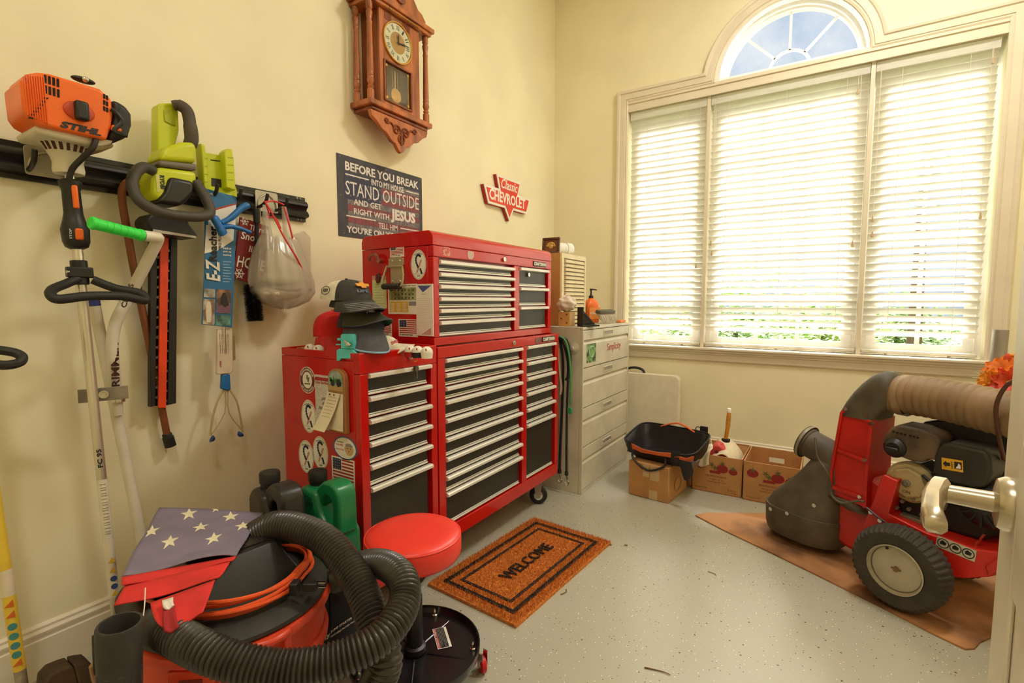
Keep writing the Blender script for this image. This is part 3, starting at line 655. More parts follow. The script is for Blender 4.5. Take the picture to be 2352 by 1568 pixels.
q = MB(T)
for i in range(5): q.prism([(w_*(.30+.13*i), h*.02), (w_*(.35+.13*i), h*.02), (w_*.88, h*(.14-.028*i)), (w_*.88, h*(.155-.028*i))], .0004)
q.build('red_stripes', redp_m, t, smooth=0)
q = MB(T)
for i in range(15): q.bb((w_*.06, h*(.19+.038*i), 0), (w_*.94, h*(.191+.038*i)+.0004, .0003))
q.build('rules', mat('rule_line', (206, 188, 170), .7), t, smooth=0)
text('SHOPPING LIST', at2(T, w_*.32, h*.80), w_*.3, h*.012, blackp_m, t, depth=.0003)
# magnetic clip holding the green slip, pink broken hook
c_ = PY(872, 640, CY0); MB().prism([(-.010, .02), (.004, .024), (.014, .008), (.008, -.014), (-.006, -.02), (-.014, -.004)], .012, at2(TY(CY0-.002), c_.x, c_.z)).build('magnet', mat('magnet_maroon', (96, 34, 28), .45), bevel=.003, label='dark maroon magnet holding the green slip', cat='magnet')
c_ = PY(868, 597, CY0); h_ = thing('spring_clip', 'worn pinkish spring clip stuck on the chest side', 'clip', (c_.x, CY0-.02, c_.z-.03))
cm_ = mat('worn_pink', (176, 110, 92), .5, .2, col2=(110, 50, 40), vscale=40)
T = at2(TY(CY0), c_.x, c_.z)
MB(T).tube([V((.026*cos(a), .022*sin(a), .024)) for a in [pi*(-.08+1.16*i/12) for i in range(13)]], .007, 8, flat=.5).build('jaw', cm_, h_)
MB(T).cyl((.024, -.004, .0005), (.030, -.006, .03), .010, n=14).build('stem', cm_, h_, bevel=.001)
# ================================================================== THINGS ON THE SIDE CABINET
def hv(r, c, z): return RT*r+V((.537, -.843, 0))*c+V((0, 0, z))     # right / towards viewer / up
def setz(p, z): p.z = z; return p
def fabric(name, c, b=.25): return mat(name, c, .85, var=.08, vscale=40, bump=b, bscale=500)
def cap(label, pos, fwd, up, crown_m, bill_m, under_m=None, back_m=None, a=.094, bw=.078, h=.108, bill=.072, drop=.022, edge_m=None, squash=1.0, bd=0.0):
    fwd = V(fwd).normalized(); up = V(up); up = (up-fwd*up.dot(fwd)).normalized(); sd = up.cross(fwd)
    T = frame(pos, fwd, sd, up); t = thing('baseball_cap', label, 'cap', pos, 'caps piled on the side cabinet')
    def P(th, v):
        r = max(0.0, cos(v*pi/2))**.62; k = 1+.03*sin(6*th)*(1-v)*v
        return V((a*r*cos(th)*k, bw*r*sin(th)*k, h*squash*(sin(v*pi/2)**.9)*(1+.05*cos(th))))
    def seg(a0, a1, n): return lambda u, v: P(a0+(a1-a0)*u, v*.995)
    if back_m is None: MB(T).grid(seg(-pi, pi, 36), 36, 12, .003).build('crown', crown_m, t, smooth=60)
    else:
        MB(T).grid(seg(-1.25, 1.25, 0), 18, 12, .003).build('crown', crown_m, t, smooth=60); MB(T).grid(seg(1.25, 2*pi-1.25, 0), 22, 12, .003).build('back_panel', back_m, t, smooth=60)
    MB(T).sphere(P(0, 1)+V((0, 0, .002)), .006, 10, 6, (1, 1, .5)).build('button', crown_m, t)
    def B(u, v, o=0.0):
        th = (u-.5)*2*1.22; e = P(th, .02); l = bill*(cos((u-.5)*pi)**.55 if 0 < u < 1 else 0)
        x = e.x+v*l; y = e.y*(1+.10*v)
        return V((x, y, .004-drop*(y/bw)**2*(.4+.6*v)-.012*v-bd*v*l+o))
    bl = MB(T).grid(lambda u, v: B(u, v), 20, 6, .0035).build('bill', bill_m, t, smooth=60)
    if under_m: MB(T).grid(lambda u, v: B(u, .02+.95*v, -.003), 18, 5, .0012).build('under_bill', under_m, bl, smooth=60)
    if edge_m: MB(T).tube([B(.04+.92*i/20, 1.0) for i in range(21)], .0032, 6).build('bill_edge', edge_m, bl)
    q = MB(T)
    for th in (0, pi/3, 2*pi/3, pi, -pi/3, -2*pi/3): q.tube([P(th, .05+.93*i/8)*1.004+V((0, 0, .001)) for i in range(9)], .0009, 4)
    q.build('seam', crown_m, t)
    return t, T, P, B
char_m = fabric('charcoal_twill', (62, 58, 56)); navyf = fabric('navy_twill', (46, 46, 60)); greyf = fabric('slate_twill', (78, 76, 82)); redf = fabric('red_twill', (206, 26, 26)); redd = fabric('red_bill', (196, 44, 40)); blk = fabric('black_twill', (30, 28, 30)); creamf = fabric('cream_twill', (232, 220, 196)); meshf = fabric('mesh_white', (226, 216, 196), .5); olive = fabric('olive_twill', (66, 64, 50)); greenu = fabric('under_green', (46, 116, 84))
gold_m = mat('emblem_gold', (226, 156, 48), .5); silver_t = mat('thread_silver', (196, 196, 200), .5)
t, T, P, B = cap('black cap at the bottom of the pile with an orange cord', setz(PY(772, 806, 1.31), .952), hv(.7, .7, 0), hv(0, 0, 1), blk, blk, h=.075)
MB(T).tube([B(.06+.5*i/10, .55, .006) for i in range(11)], .0034, 6).build('orange_cord', mat('cord_orange', (240, 110, 56), .6, bump=.3, bscale=300), t)
t, T, P, B = cap('red cap tilted forward in the pile', PY(770, 768, 1.25), hv(.45, .9, 0), hv(-.08, .0, 1), redf, redd, h=.088, bd=1.1)
text('BOBCAT', T @ frame(P(.35, .28)*1.03, (0, 1, 0), (-.4, 0, 1)), .06, .010, white_m, t, bold=.02)
t, T, P, B = cap('white cap lying on its side at the right of the pile', setz(PY(866, 793, 1.29), .972), hv(.95, .3, .16), hv(-.2, .1, 1), creamf, creamf, h=.05, squash=.8, a=.08, bw=.07)
text('DALE', T @ frame(P(-.25, .12)*1.05, (0, 1, 0), (-.3, 0, 1)), .045, .012, redp_m, t, bold=.03)
t, T, P, B = cap('dark navy cap with a silver skull emblem and pale blue bill edge', PY(829, 755, 1.215), hv(.62, .80, 0), hv(.10, .0, 1), navyf, greyf, h=.092, bd=.9, edge_m=mat('pale_blue', (140, 186, 214), .6))
E_ = T @ frame(P(0, .36)*1.02+V((.002, 0, 0)), (0, 1, 0), (-.45, 0, 1)); q = MB(E_)
q.prism(ell(.009, .010, 14, 0, .006), .002).prism(ell(.006, .005, 10, 0, -.005), .002)
for s_ in (-1, 1):
    q.prism([(s_*.020, -.018), (s_*.016, -.022), (-s_*.018, .000), (-s_*.014, .004)], .0015); q.prism([(s_*.004, .018), (s_*.008, .030), (s_*.001, .026)], .0015)
q.tube([V((.017*cos(a), .017*sin(a)-.002, .001)) for a in [2*pi*i/16 for i in range(16)]], .0012, 5, closed=True); q.build('skull_emblem', silver_t, t)
t, T, P, B = cap('dark cap with a green underside to its bill', PY(812, 710, 1.20), hv(.88, .46, -.10), hv(.12, .0, 1), olive, olive, under_m=greenu, h=.05, drop=.045, a=.09, bw=.074, bd=.10, bill=.078, edge_m=greyf)
t, T, P, B = cap('grey and cream mesh cap with a gold emblem on top of the pile', PY(795, 689, 1.165), hv(.86, .5, -.05), hv(.10, .05, 1), char_m, char_m, back_m=meshf, h=.068, drop=.028, bd=.18)
E_ = T @ frame(P(0, .50)*1.015+V((.002, 0, .002)), (0, 1, 0), (-.8, 0, .8)); q = MB(E_)
q.prism([(-.026, -.006), (-.030, .006), (-.011, .006), (-.010, .013), (.010, .013), (.011, .006), (.030, .006), (.026, -.006), (.011, -.006), (.010, -.013), (-.010, -.013), (-.011, -.006)], .002).build('gold_emblem', gold_m, t)
text('LIFE', T @ frame(P(-.05, .40)*1.03+V((.003, 0, -.004)), (0, 1, 0), (-.5, 0, 1)) @ Matrix.Translation((-.03, -.012, 0)), .05, .010, mat('thread_blue', (110, 116, 130), .6), t, bold=.03)
E_ = T @ frame(P(-1.75, .28)*1.02, (1, 0, 0), (0, .3, 1)); q = MB(E_)
q.tube([V((.020*cos(2*pi*i/20), .014*sin(2*pi*i/20), .001)) for i in range(20)], .0010, 5, closed=True); q.build('side_ring', blackp_m, t); text('RSR', E_ @ Matrix.Translation((-.012, -.006, 0)), .024, .012, blackp_m, t, bold=.01)
# stitched lines on the bill
q = MB(T)
for v in (.35, .5, .65, .8, .93): q.tube([B(.1+.8*i/18, v, .003) for i in range(19)], .0006, 4)
q.build('bill_stitching', silver_t, t)
# golf balls
ball_m = mat('golf_ball', (240, 234, 220), .35, var=.02, bump=.6, bscale=260)
def ball(u, v, label, z=.9705, holder=None, yy=1.30):
    p = PY(u, v, yy); p.z = z; t = thing('golf_ball', label, 'golf ball', (p.x, p.y, z-.0213), 'golf balls on the side cabinet')
    MB().sphere(p, .0213, 24, 16).build('ball', ball_m, t)
    r_ = Matrix.Rotation(.5, 4, 'Z'); text('1', frame(p+V((.010, -.0172, .008)), (.86, .5, 0), (.22, -.38, .9)), .004, .008, redp_m, t, depth=.0012)
    if holder: MB().lathe([(.0190, .9502), (.0205, .962), (.0214, .969), (.0205, .969), (.0185, .953)], 24, Matrix.Translation((p.x, p.y, 0)), cap=False).build('base_band', holder, t)
ball(712, 790, 'white golf ball at the left, behind its neighbour', yy=1.15); ball(731, 795, 'white golf ball in front beside the black cap', yy=1.135)
ball(897, 777, 'white golf ball half hidden behind the white cap', z=.972); ball(942, 783, 'white golf ball with a red band beside the white cap', holder=redp_m); ball(959, 783, 'white golf ball with a black band', holder=blackp_m); ball(980, 788, 'rightmost white golf ball with a white band', holder=white_m)
p = PY(698, 789, 1.15); t = thing('tin_lid', 'small red tin with a gold rim at the rear corner', 'tin', (p.x, p.y, .949))
MB().lathe([(.001, .9495), (.024, .9495), (.025, .951), (.025, .972), (.022, .973), (.001, .9715)], 26, Matrix.Translation((p.x, p.y, 0))).build('body', mat('tin_red', (150, 26, 22), .3, .3), t)
MB().tube([V((p.x+.0245*cos(i*pi/14), p.y+.0245*sin(i*pi/14), .973)) for i in range(28)], .0025, 6, closed=True).build('rim', mat('tin_gold', (206, 160, 88), .25, .9), t)
# turquoise clamp
p = PZ(812, 811, .9775); T = Matrix.Translation((p.x-.035, p.y+.008, .9498)) @ Matrix.Rotation(.35, 4, 'Z')
teal = mat('turquoise_plastic', (92, 206, 206), .4); t = thing('plastic_clamp', 'turquoise plastic clamp with a wing nut standing on the cabinet', 'clamp', (p.x-.035, p.y+.008, .9498))
q = MB(T); fy = frame((0, .012, 0), (1, 0, 0), (0, 0, 1))
q.prism([(-.038, 0), (-.038, .034), (-.030, .040), (.020, .040), (.036, .028), (.040, 0), (.03, 0), (.024, .008), (-.022, .008), (-.028, 0)], .024, fy); q.build('foot', teal, t, bevel=.0015)
MB(T).prism([(-.022, .041), (-.022, .085), (-.018, .090), (.022, .090), (.026, .085), (.026, .041)], .020, frame((0, .010, 0), (1, 0, 0), (0, 0, 1))).build('block', teal, t, bevel=.0015)
MB(T).bb((-.042, -.008, .052), (-.024, .008, .056)).bb((-.036, -.008, .068), (-.024, .008, .076)).build('jaw', teal, t, bevel=.001)
q = MB(T); q.cyl((.012, -.011, .058), (.012, -.024, .058), .007, n=14)
q.box((.012, -.024, .062), (.026, .006, .007), Matrix.Rotation(.6, 3, 'Y')).box((.012, -.024, .058), (.010, .008, .010)); q.build('wing_nut', chrome_m, t, bevel=.001)
p = PZ(842, 809, .955); MB().tube(curve([(p.x, p.y, .9535), (p.x+.012, p.y+.004, .9535), (p.x+.03, p.y+.002, .954)], 4), [.003]*4+[.003, .004, .006, .006, .005], 8).build('small_pin', mat('pin_red', (120, 30, 26), .4), label='small dark red pin beside the turquoise clamp', cat='pin')

# ================================================================== BEIGE FILE CABINET
beige_m = mat('beige_enamel', (206, 198, 178), .42, var=.05, vscale=6, bump=.04, bscale=200)
BX0, BX1, BY0, BY1, BZ = .34, .80, 2.645, 3.43, 1.0
fc = thing('file_cabinet', 'tall beige metal cabinet with four wide drawers and red lettering', 'cabinet', (.57, 3.04, 0))
b = MB(); b.bb((BX0, BY0, 0), (BX1-.022, BY1, BZ-.001)); b.bb((BX1-.0215, BY0, 0), (BX1, BY0+.012, BZ-.019)).bb((BX1-.0215, BY1-.016, 0), (BX1, BY1, BZ-.019)).bb((BX1-.0215, BY0, BZ-.018), (BX1, BY1, BZ-.001)).bb((BX1-.0215, BY0+.0125, 0), (BX1-.004, BY1-.0165, .022))
b.build('body', beige_m, fc, bevel=.002)
zt = [.980, .755, .518, .280]; zb = [.758, .521, .283, .024]
for i in range(4):
    z1_, z0_ = zt[i], zb[i]; hb = .058 if i == 0 else .072
    y0_, y1_ = BY0+.014, BY1-.018
    pf = [(BX1-.021, z0_), (BX1-.002, z0_), (BX1-.002, z1_-hb-.028), (BX1-.016, z1_-hb-.006), (BX1-.016, z1_-hb), (BX1-.001, z1_-hb), (BX1-.001, z1_-.002), (BX1-.021, z1_-.002)]
    d = MB().loft([[V((x, y, z)) for x, z in pf] for y in (y0_, y1_)]).build('drawer', beige_m, fc, smooth=20, bevel=.0015)
    cy_ = (y0_+y1_)/2; zc_ = z1_-hb*.52
    q = MB(TX(BX1-.001)); q.bb((cy_-.075, zc_-.016, 0), (cy_+.075, zc_-.011, .004)).bb((cy_-.075, zc_+.011, 0), (cy_+.075, zc_+.016, .004)).bb((cy_-.075, zc_-.0108, 0), (cy_-.070, zc_+.0108, .004)).bb((cy_+.070, zc_-.0108, 0), (cy_+.075, zc_+.0108, .004)); q.build('pull_frame', beige_m, d)
    MB(TX(BX1-.0008)).bb((cy_-.070, zc_-.011, 0), (cy_+.070, zc_+.011, .001)).build('pull_recess', mat('recess_grey', (150, 144, 130), .5), d)
text('Simplicity', at2(TX(BX1-.002), 3.02, .815), .245, .062, mat('letter_red', (170, 50, 44), .5), fc, bold=.01, depth=.0006)
s = MB(TX(BX1-.002)).bb((2.70, .782, 0), (2.84, .895, .0006)).build('photo_sticker', mat('photo_dark', (52, 60, 40), .5, col2=(130, 170, 110), vscale=30, thr=(.45, .6)), fc, smooth=0)
q = MB(at2(TX(BX1-.0014), 2.77, .845)); q.tube([V((.034*cos(i*pi/12), .032*sin(i*pi/12), 0)) for i in range(24)], .006, 5, closed=True); q.bb((-.004, -.03, 0), (.004, .03, .001)); q.build('flower_print', mat('print_green', (150, 190, 140), .6), s)
# suction hook disc on the cabinet side
p = PY(1316, 800, BY0); t = thing('suction_hook', 'clear round suction cup on the beige cabinet side', 'hook', (p.x, BY0-.01, p.z-.03))
MB(at2(TY(BY0-.0005), p.x, p.z)).lathe([(.038, 0), (.038, .003), (.028, .006), (.012, .012), (.010, .018), (.001, .019)], 26).build('cup', mat('clear_vinyl', (190, 182, 160), .25), t)
# bungee cords and strap hanging from a knob on that side
p0 = V((.640, BY0-.022, .93)); t = thing('coat_knob', 'small metal knob on the side of the beige cabinet carrying straps', 'knob', (p0.x, BY0-.012, p0.z))
MB().cyl((p0.x, BY0-.001, p0.z), (p0.x, BY0-.045, p0.z+.006), .006, n=10).build('stem', chrome_m, t)
def hang(name, label, cat_, us, r, m, flat=None, dy=0.0, hook=None):
    pts = curve([PY(u, v, BY0-.024-dy) for u, v in us], 6); t = thing(name, label, cat_, pts[-1], 'straps and cords beside the beige cabinet')
    MB().tube(pts, r, 8, flat=flat).build('cord', m, t)
    if hook:
        e = pts[-1]; MB().tube(curve([e, e+V((.004, 0, -.025)), e+V((.018, -.002, -.05)), e+V((.004, -.002, -.062)), e+V((-.010, 0, -.045))], 5), .0028, 6).build('wire_hook', chrome_m, t)
        MB().cyl(e+V((0, 0, .02)), e+V((0, 0, -.002)), r*1.5, n=10).build('crimp', plastic_m, t)
strap_blk = mat('webbing_black', (34, 32, 30), .8, bump=.3, bscale=300)
hang('bungee_cord', 'black bungee cord with wire hook, left of the pair', 'bungee cord', [(1285, 775), (1293, 830), (1291, 930), (1287, 1020), (1285, 1085)], .008, strap_blk, hook=1)
hang('bungee_cord', 'black bungee cord with wire hook, right of the pair', 'bungee cord', [(1288, 775), (1304, 830), (1302, 940), (1301, 1020), (1301, 1090)], .007, strap_blk, hook=1, dy=.008)
hang('ratchet_strap', 'wide black webbing strap bunched on the knob', 'strap', [(1284, 776), (1300, 782), (1308, 815), (1306, 860), (1301, 872)], .018, strap_blk, flat=.5, dy=.02)
hang('garden_hose', 'thin green hose looping down with a green clip end', 'hose', [(1286, 772), (1300, 785), (1309, 830), (1311, 900), (1310, 930)], .006, mat('hose_green', (70, 150, 90), .4), dy=.034)
p = PY(1309, 940, BY0-.06); MB().bb((p.x-.014, p.y-.008, p.z-.026), (p.x+.014, p.y+.008, p.z+.012)).build('hose_clip', mat('clip_green', (54, 150, 90), .45), label='green plastic clip at the end of the green hose', cat='clip', bevel=.004)
hang('leather_strap', 'tan strap with a buckle hanging nearest the red cabinet', 'strap', [(1283, 800), (1286, 850), (1289, 890), (1287, 905)], .012, mat('strap_tan', (186, 168, 140), .7), flat=.5, dy=.03)
# ---------------------------------------------------------------- on the beige cabinet
cream_m = mat('organizer_cream', (222, 208, 170), .45, var=.04); oak_m = mat('pine_side', (206, 158, 92), .5, var=.10, vscale=6, stretch=(1, 1, .15))
OX0, OX1, OY0, OY1, OZ0, OZ1 = .44, .60, 2.745, 3.12, BZ, 1.445
og = thing('parts_organizer', 'cream small-parts organizer with rows of thin drawers and pine side', 'organizer', ((OX0+OX1)/2, (OY0+OY1)/2, OZ0))
MB().bb((OX0, OY0+.014, OZ0), (OX1-.022, OY1, OZ1)).bb((OX1-.0215, OY0+.014, OZ0), (OX1, OY0+.045, OZ1)).bb((OX1-.0215, OY1-.02, OZ0), (OX1, OY1, OZ1)).bb((OX1-.0215, OY0+.0455, OZ1-.03), (OX1, OY1-.0205, OZ1)).build('case', cream_m, og, bevel=.002)
MB().bb((OX0, OY0, OZ0), (OX1-.004, OY0+.0135, OZ1)).build('pine_side', oak_m, og)
nr = 16; dh = (OZ1-.034-OZ0-.006)/nr; first = None
for i in range(nr):
    z = OZ0+.006+i*dh
    d = MB().bb((OX1-.02, OY0+.047, z+.002), (OX1-.003, OY1-.022, z+dh-.002)).bb((OX1-.0029, OY0+.06, z+.004), (OX1+.006, OY1-.03, z+.009)).build('thin_drawer', cream_m, og, bevel=.001) if first is None else inst(first, 'thin_drawer', (0, 0, i*dh), og)
    first = first or d
    MB().prism([(0, -.006), (.022, 0), (0, .006), (-.012, .006), (-.012, -.006)], .002, at2(TX(OX1-.0028), OY0+.066, z+dh*.62)).build('label_tab', mat('tab_brown', (176, 130, 88), .5), d)
# white jar lying on the organizer
p = V((.52, 2.93, OZ1+.041)); t = thing('white_jar', 'white plastic jar lying on top of the organizer', 'jar', (p.x, p.y, OZ1))
d = V((.45, .89, 0)); T = axis(p-d*.09, d)
MB().lathe([(.001, 0), (.036, 0), (.040, .006), (.040, .10), (.036, .108), (.032, .112)], 24, T).build('body', mat('jar_white', (240, 236, 226), .3), t)
l = MB().lathe([(.033, .110), (.0405, .111), (.0405, .150), (.037, .155), (.001, .155)], 24, T).build('lid', mat('lid_white', (244, 242, 236), .35), t)
MB().prism([(-.012, -.014), (.012, -.008), (.006, .016)], .0006, axis(p+d*.0655, d)).build('red_mark', redp_m, l, smooth=0)
# brown carved plaque standing behind
p = PY(1265, 578, 2.80); t = thing('carved_plaque', 'dark brown carved wooden plaque with a gold ornament', 'plaque', (p.x, 2.80, OZ1))
brown_m = mat('carved_brown', (92, 54, 34), .5, var=.15, bump=.3, bscale=120)
px0, px1, pz0, pz1 = PY(1247, 560, 2.80).x, PY(1284, 560, 2.80).x, OZ1+.001, PY(1262, 546, 2.80).z
T = frame((px0, 2.80, pz0), (1, .12, 0), (0, .08, 1)); w_, h = px1-px0, pz1-pz0
q = MB(T); q.bb((0, 0, 0), (w_, .014, .02)).bb((0, h-.014, 0), (w_, h, .02)).bb((0, .0142, 0), (.014, h-.0142, .02)).bb((w_-.014, .0142, 0), (w_, h-.0142, .02)); q.build('frame', brown_m, t, bevel=.003)
MB(T).bb((.0142, .0142, 0), (w_-.0142, h-.0142, .010)).build('panel', mat('plaque_panel', (140, 86, 56), .5), t)
q = MB(at2(T, w_/2, h*.42, .010))
for i in range(7): a = radians(20+140*i/6); q.sphere((.024*cos(a), .024*sin(a), .002), .009, 8, 6, (1, 1, .5))
q.sphere((0, .004, .002), .016, 10, 6, (1, 1, .4)); q.build('ornament', mat('gilt', (212, 170, 96), .35, .5), t)
# wool / rag on a small wooden box left of the organizer
t = thing('wooden_crate', 'small knotty pine box beside the organizer', 'box', (.61, 2.74, BZ))
wx0, wx1, wy0, wy1 = .625, .70, 2.67, 2.74
q = MB(); q.bb((wx0, wy0, BZ), (wx1, wy0+.01, BZ+.085)).bb((wx0, wy1-.01, BZ), (wx1, wy1, BZ+.085)).bb((wx0, wy0+.0105, BZ), (wx0+.01, wy1-.0105, BZ+.085)).bb((wx1-.01, wy0+.0105, BZ), (wx1, wy1-.0105, BZ+.085)).bb((wx0+.0105, wy0+.0105, BZ), (wx1-.0105, wy1-.0105, BZ+.01)); q.build('boards', oak_m, t, bevel=.001)
q = MB()
for c_ in ((wx1-.02, BZ+.07), (wx1-.02, BZ+.02), (wx0+.02, BZ+.045)): q.cyl((c_[0], wy0-.0012, c_[1]), (c_[0], wy0+.001, c_[1]), .005, n=8)
q.build('knots', brown_m, t)
def wool(u, v):
    th, ph = u*2*pi, v*pi; r = 1+.10*sin(5*th+3*ph)+.08*sin(9*ph+2*th)
    return (.662+.058*r*sin(ph)*cos(th), 2.705+.040*r*sin(ph)*sin(th), BZ+.134-.046*r*cos(ph))
MB().grid(wool, 30, 18).build('wool_pad', mat('wool_white', (232, 222, 204), .95, var=.06, vscale=60, bump=1.0, bscale=150), smooth=180, label='fluffy off-white wool pad on the small pine box', cat='pad')
# black plastic shelf bracket
T = frame((.735, 2.70, BZ), (.55, .83, 0), (0, 0, 1)); t = thing('plastic_bracket', 'black plastic wedge bracket standing at the front corner', 'bracket', (.735, 2.74, BZ))
MB(T).prism([(0, 0), (.12, 0), (.12, .012), (.03, .10), (0, .115)], .012).build('rib_plate', plastic_m, t, bevel=.002)
MB(T).bb((0, 0, .0125), (.12, .010, .06)).bb((0, .0105, .0125), (.008, .115, .06)).build('flange', plastic_m, t, bevel=.002)
q = MB(T); q.tube([(.015, .02, .0125), (.10, .02, .0125), (.025, .09, .0125)], .003, 6, closed=True); q.build('triangle_ridge', mat('bracket_grey', (80, 78, 74), .4), t)
# orange hand cleaner bottle with pump
p = V((.58, 3.255, BZ)); t = thing('pump_bottle', 'orange plastic pump bottle of hand cleaner with black pump', 'bottle', p)
om = mat('bottle_orange', (236, 112, 34), .35); T = Matrix.Translation(p) @ Matrix.Rotation(-.5, 4, 'Z')
def rr_(hx, hy, z, r=.6, n=24): return [V((hx*math.copysign(abs(cos(2*pi*i/n))**r, cos(2*pi*i/n)), hy*math.copysign(abs(sin(2*pi*i/n))**r, sin(2*pi*i/n)), z)) for i in range(n)]
MB(T).loft([rr_(.038, .052, .001), rr_(.041, .056, .006), rr_(.041, .056, .115), rr_(.038, .050, .135), rr_(.026, .03, .158), rr_(.016, .016, .166), rr_(.016, .016, .172)]).build('body', om, t, smooth=50)
MB(T).lathe([(.017, .170), (.017, .186), (.009, .188), (.006, .20), (.005, .222), (.009, .224), (.009, .236), (.004, .238)], 18).tube([(0, 0, .230), (.0, .022, .232), (0, .048, .228)], [.006, .005, .004], 8).build('pump', plastic_m, t)
s = MB(T).grid(lambda u, v: ((.0415*1.005), (.046*(2*u-1)), .025+.08*v), 6, 4, .0006).build('label', mat('label_orange', (240, 150, 70), .5), t)
text('Gojo', T @ frame((.0425, -.036, .055), (0, 1, 0), (0, 0, 1)), .07, .02, white_m, s, bold=.02)
# black caulk-gun like thing behind
p = PY(1352, 700, 3.40); t = thing('spray_can', 'slim black container standing behind the orange bottle', 'container', (.50, 3.28, BZ))
MB().lathe([(.001, 0), (.026, 0), (.027, .004), (.027, .19), (.020, .205), (.013, .21), (.013, .235), (.001, .236)], 20, Matrix.Translation((.50, 3.17, BZ+.0005))).build('can', plastic_m, t)
MB().lathe([(.0275, .05), (.0275, .14)], 20, Matrix.Translation((.50, 3.17, BZ+.0005)), cap=False).build('label', mat('can_label', (150, 140, 120), .5), t)
# bench brush with grey bristles
t = thing('bench_brush', 'bench brush with grey bristles lying on the beige cabinet', 'brush', (.70, 3.22, BZ))
T = frame((.715, 3.10, BZ+.001), (0.10, 1, 0), (-1, .1, 0)); blen = .22
hb = MB(T).prism(rrect(blen, .045, .012, 3), .022, Matrix.Translation((0, 0, .060)) @ Matrix.Rotation(radians(14), 4, 'X')).build('block', mat('brush_block', (88, 80, 66), .6), t, bevel=.003)
rnd = random.Random(9); q = MB(T)
for i in range(46):
    for j in range(5):
        a = V((.008+blen*.93*i/45, .006+.008*j, .062+.002*j)); e = a+V((rnd.uniform(-.008, .008), -.022-.018*j*.3+rnd.uniform(-.008, .004), -.055)); q.tube([a, a*.5+e*.5+V((0, -.004, 0)), e], [.0026, .0024, .0016], 4)
q.build('bristles', mat('bristle_grey', (190, 180, 158), .8), t, kind='stuff')
MB().bb((.745, 3.30, BZ+.0005), (.785, 3.40, BZ+.018)).build('foam_block', mat('foam_orange', (232, 140, 76), .7), label='flat orange block at the front edge under the brush', cat='block', bevel=.004)
# ================================================================== STOOL
vinyl_m = mat('red_vinyl', (236, 58, 44), .38, var=.02, bump=.04, bscale=400); tray_m = mat('tray_black', (24, 22, 24), .25, var=.2, vscale=9, bump=.05, bscale=90)
sx, sy = .968, 1.060
st = thing('rolling_stool', 'round red padded mechanic stool with a black tool tray base', 'stool', (sx, sy, 0))
T = Matrix.Translation((sx, sy, 0))
MB().lathe([(.001, .382), (.132, .382), (.141, .388), (.145, .40), (.145, .436), (.142, .449), (.132, .457), (.11, .462), (.06, .465), (.001, .466)], 56, T).build('seat', vinyl_m, st, smooth=60)
MB().tube([V((sx+.1425*cos(i*pi/32), sy+.1425*sin(i*pi/32), .449)) for i in range(64)], .0018, 6, closed=True).build('seat_piping', vinyl_m, st)
MB().cyl((sx, sy, .22), (sx, sy, .382), .0135, n=20).build('piston', chrome_m, st)
MB().lathe([(.024, .075), (.033, .078), (.033, .095), (.0245, .10), (.0245, .255), (.021, .262), (.016, .263)], 24, T).build('column', plastic_m, st)
MB().lathe([(.001, .066), (.185, .066), (.197, .070), (.200, .085), (.200, .097), (.196, .097), (.194, .086), (.186, .076), (.001, .0735)], 56, T).build('tray', tray_m, st, smooth=40)
q = MB()
for a in (.35, 1.6, 2.85, 4.1, 5.4): d = V((cos(a), sin(a), 0)); q.tube([V((sx, sy, .0745))+d*.04, V((sx, sy, .0745))+d*.17], [.004, .002], 6)
q.build('tray_rib', tray_m, st)
redw = mat('wheel_red', (196, 22, 30), .35)
for i, a in enumerate((.62, 1.95, 3.15, 4.4, 5.6)):
    c_ = V((sx+.178*cos(a), sy+.178*sin(a), 0)); d = V((cos(a), sin(a), 0)); sd = V((-d.y, d.x, 0)); wc = V((sx+.206*cos(a), sy+.206*sin(a), .026))
    w_ = MB().lathe([(.005, -.010), (.019, -.010), (.026, -.006), (.026, .006), (.019, .010), (.005, .010)], 22, axis(wc, V((.55, .83, 0)))).build('caster', redw, st)
    MB().bb((wc.x-.004, wc.y-.014, .02), (wc.x+.012, wc.y-.0115, .066)).bb((wc.x-.004, wc.y+.0115, .02), (wc.x+.012, wc.y+.014, .066)).build('fork', chrome_m, w_)
    MB().lathe([(.010, .0735), (.010, .080), (.007, .082), (.006, .092), (.002, .098)], 12, Matrix.Translation(c_)).build('bolt', chrome_m, st)
T2 = frame(PZ(993, 1445, .0765), (.78, -.62, 0), (.62, .78, 0)); lb = MB(T2).bb((0, 0, 0), (.100, .044, .0006)).build('tray_label', white_m, st, smooth=0)
MB(T2).bb((.002, .010, .0006), (.098, .036, .0009)).build('label_black', blackp_m, lb, smooth=0); MB(T2).bb((.002, .002, .0006), (.098, .0095, .0010)).build('label_red', redp_m, lb, smooth=0)
text('WARNING   ADVERTENCIA', at2(T2, .005, .0035, .0010), .09, .004, white_m, lb, depth=.0003)
q = MB(T2)
for i in range(5): q.bb((.006, .013+.0045*i, .0009), (.094-.012*(i % 3), .0142+.0045*i, .0011))
q.build('label_lines', mat('label_grey', (150, 146, 140), .6), lb, smooth=0)

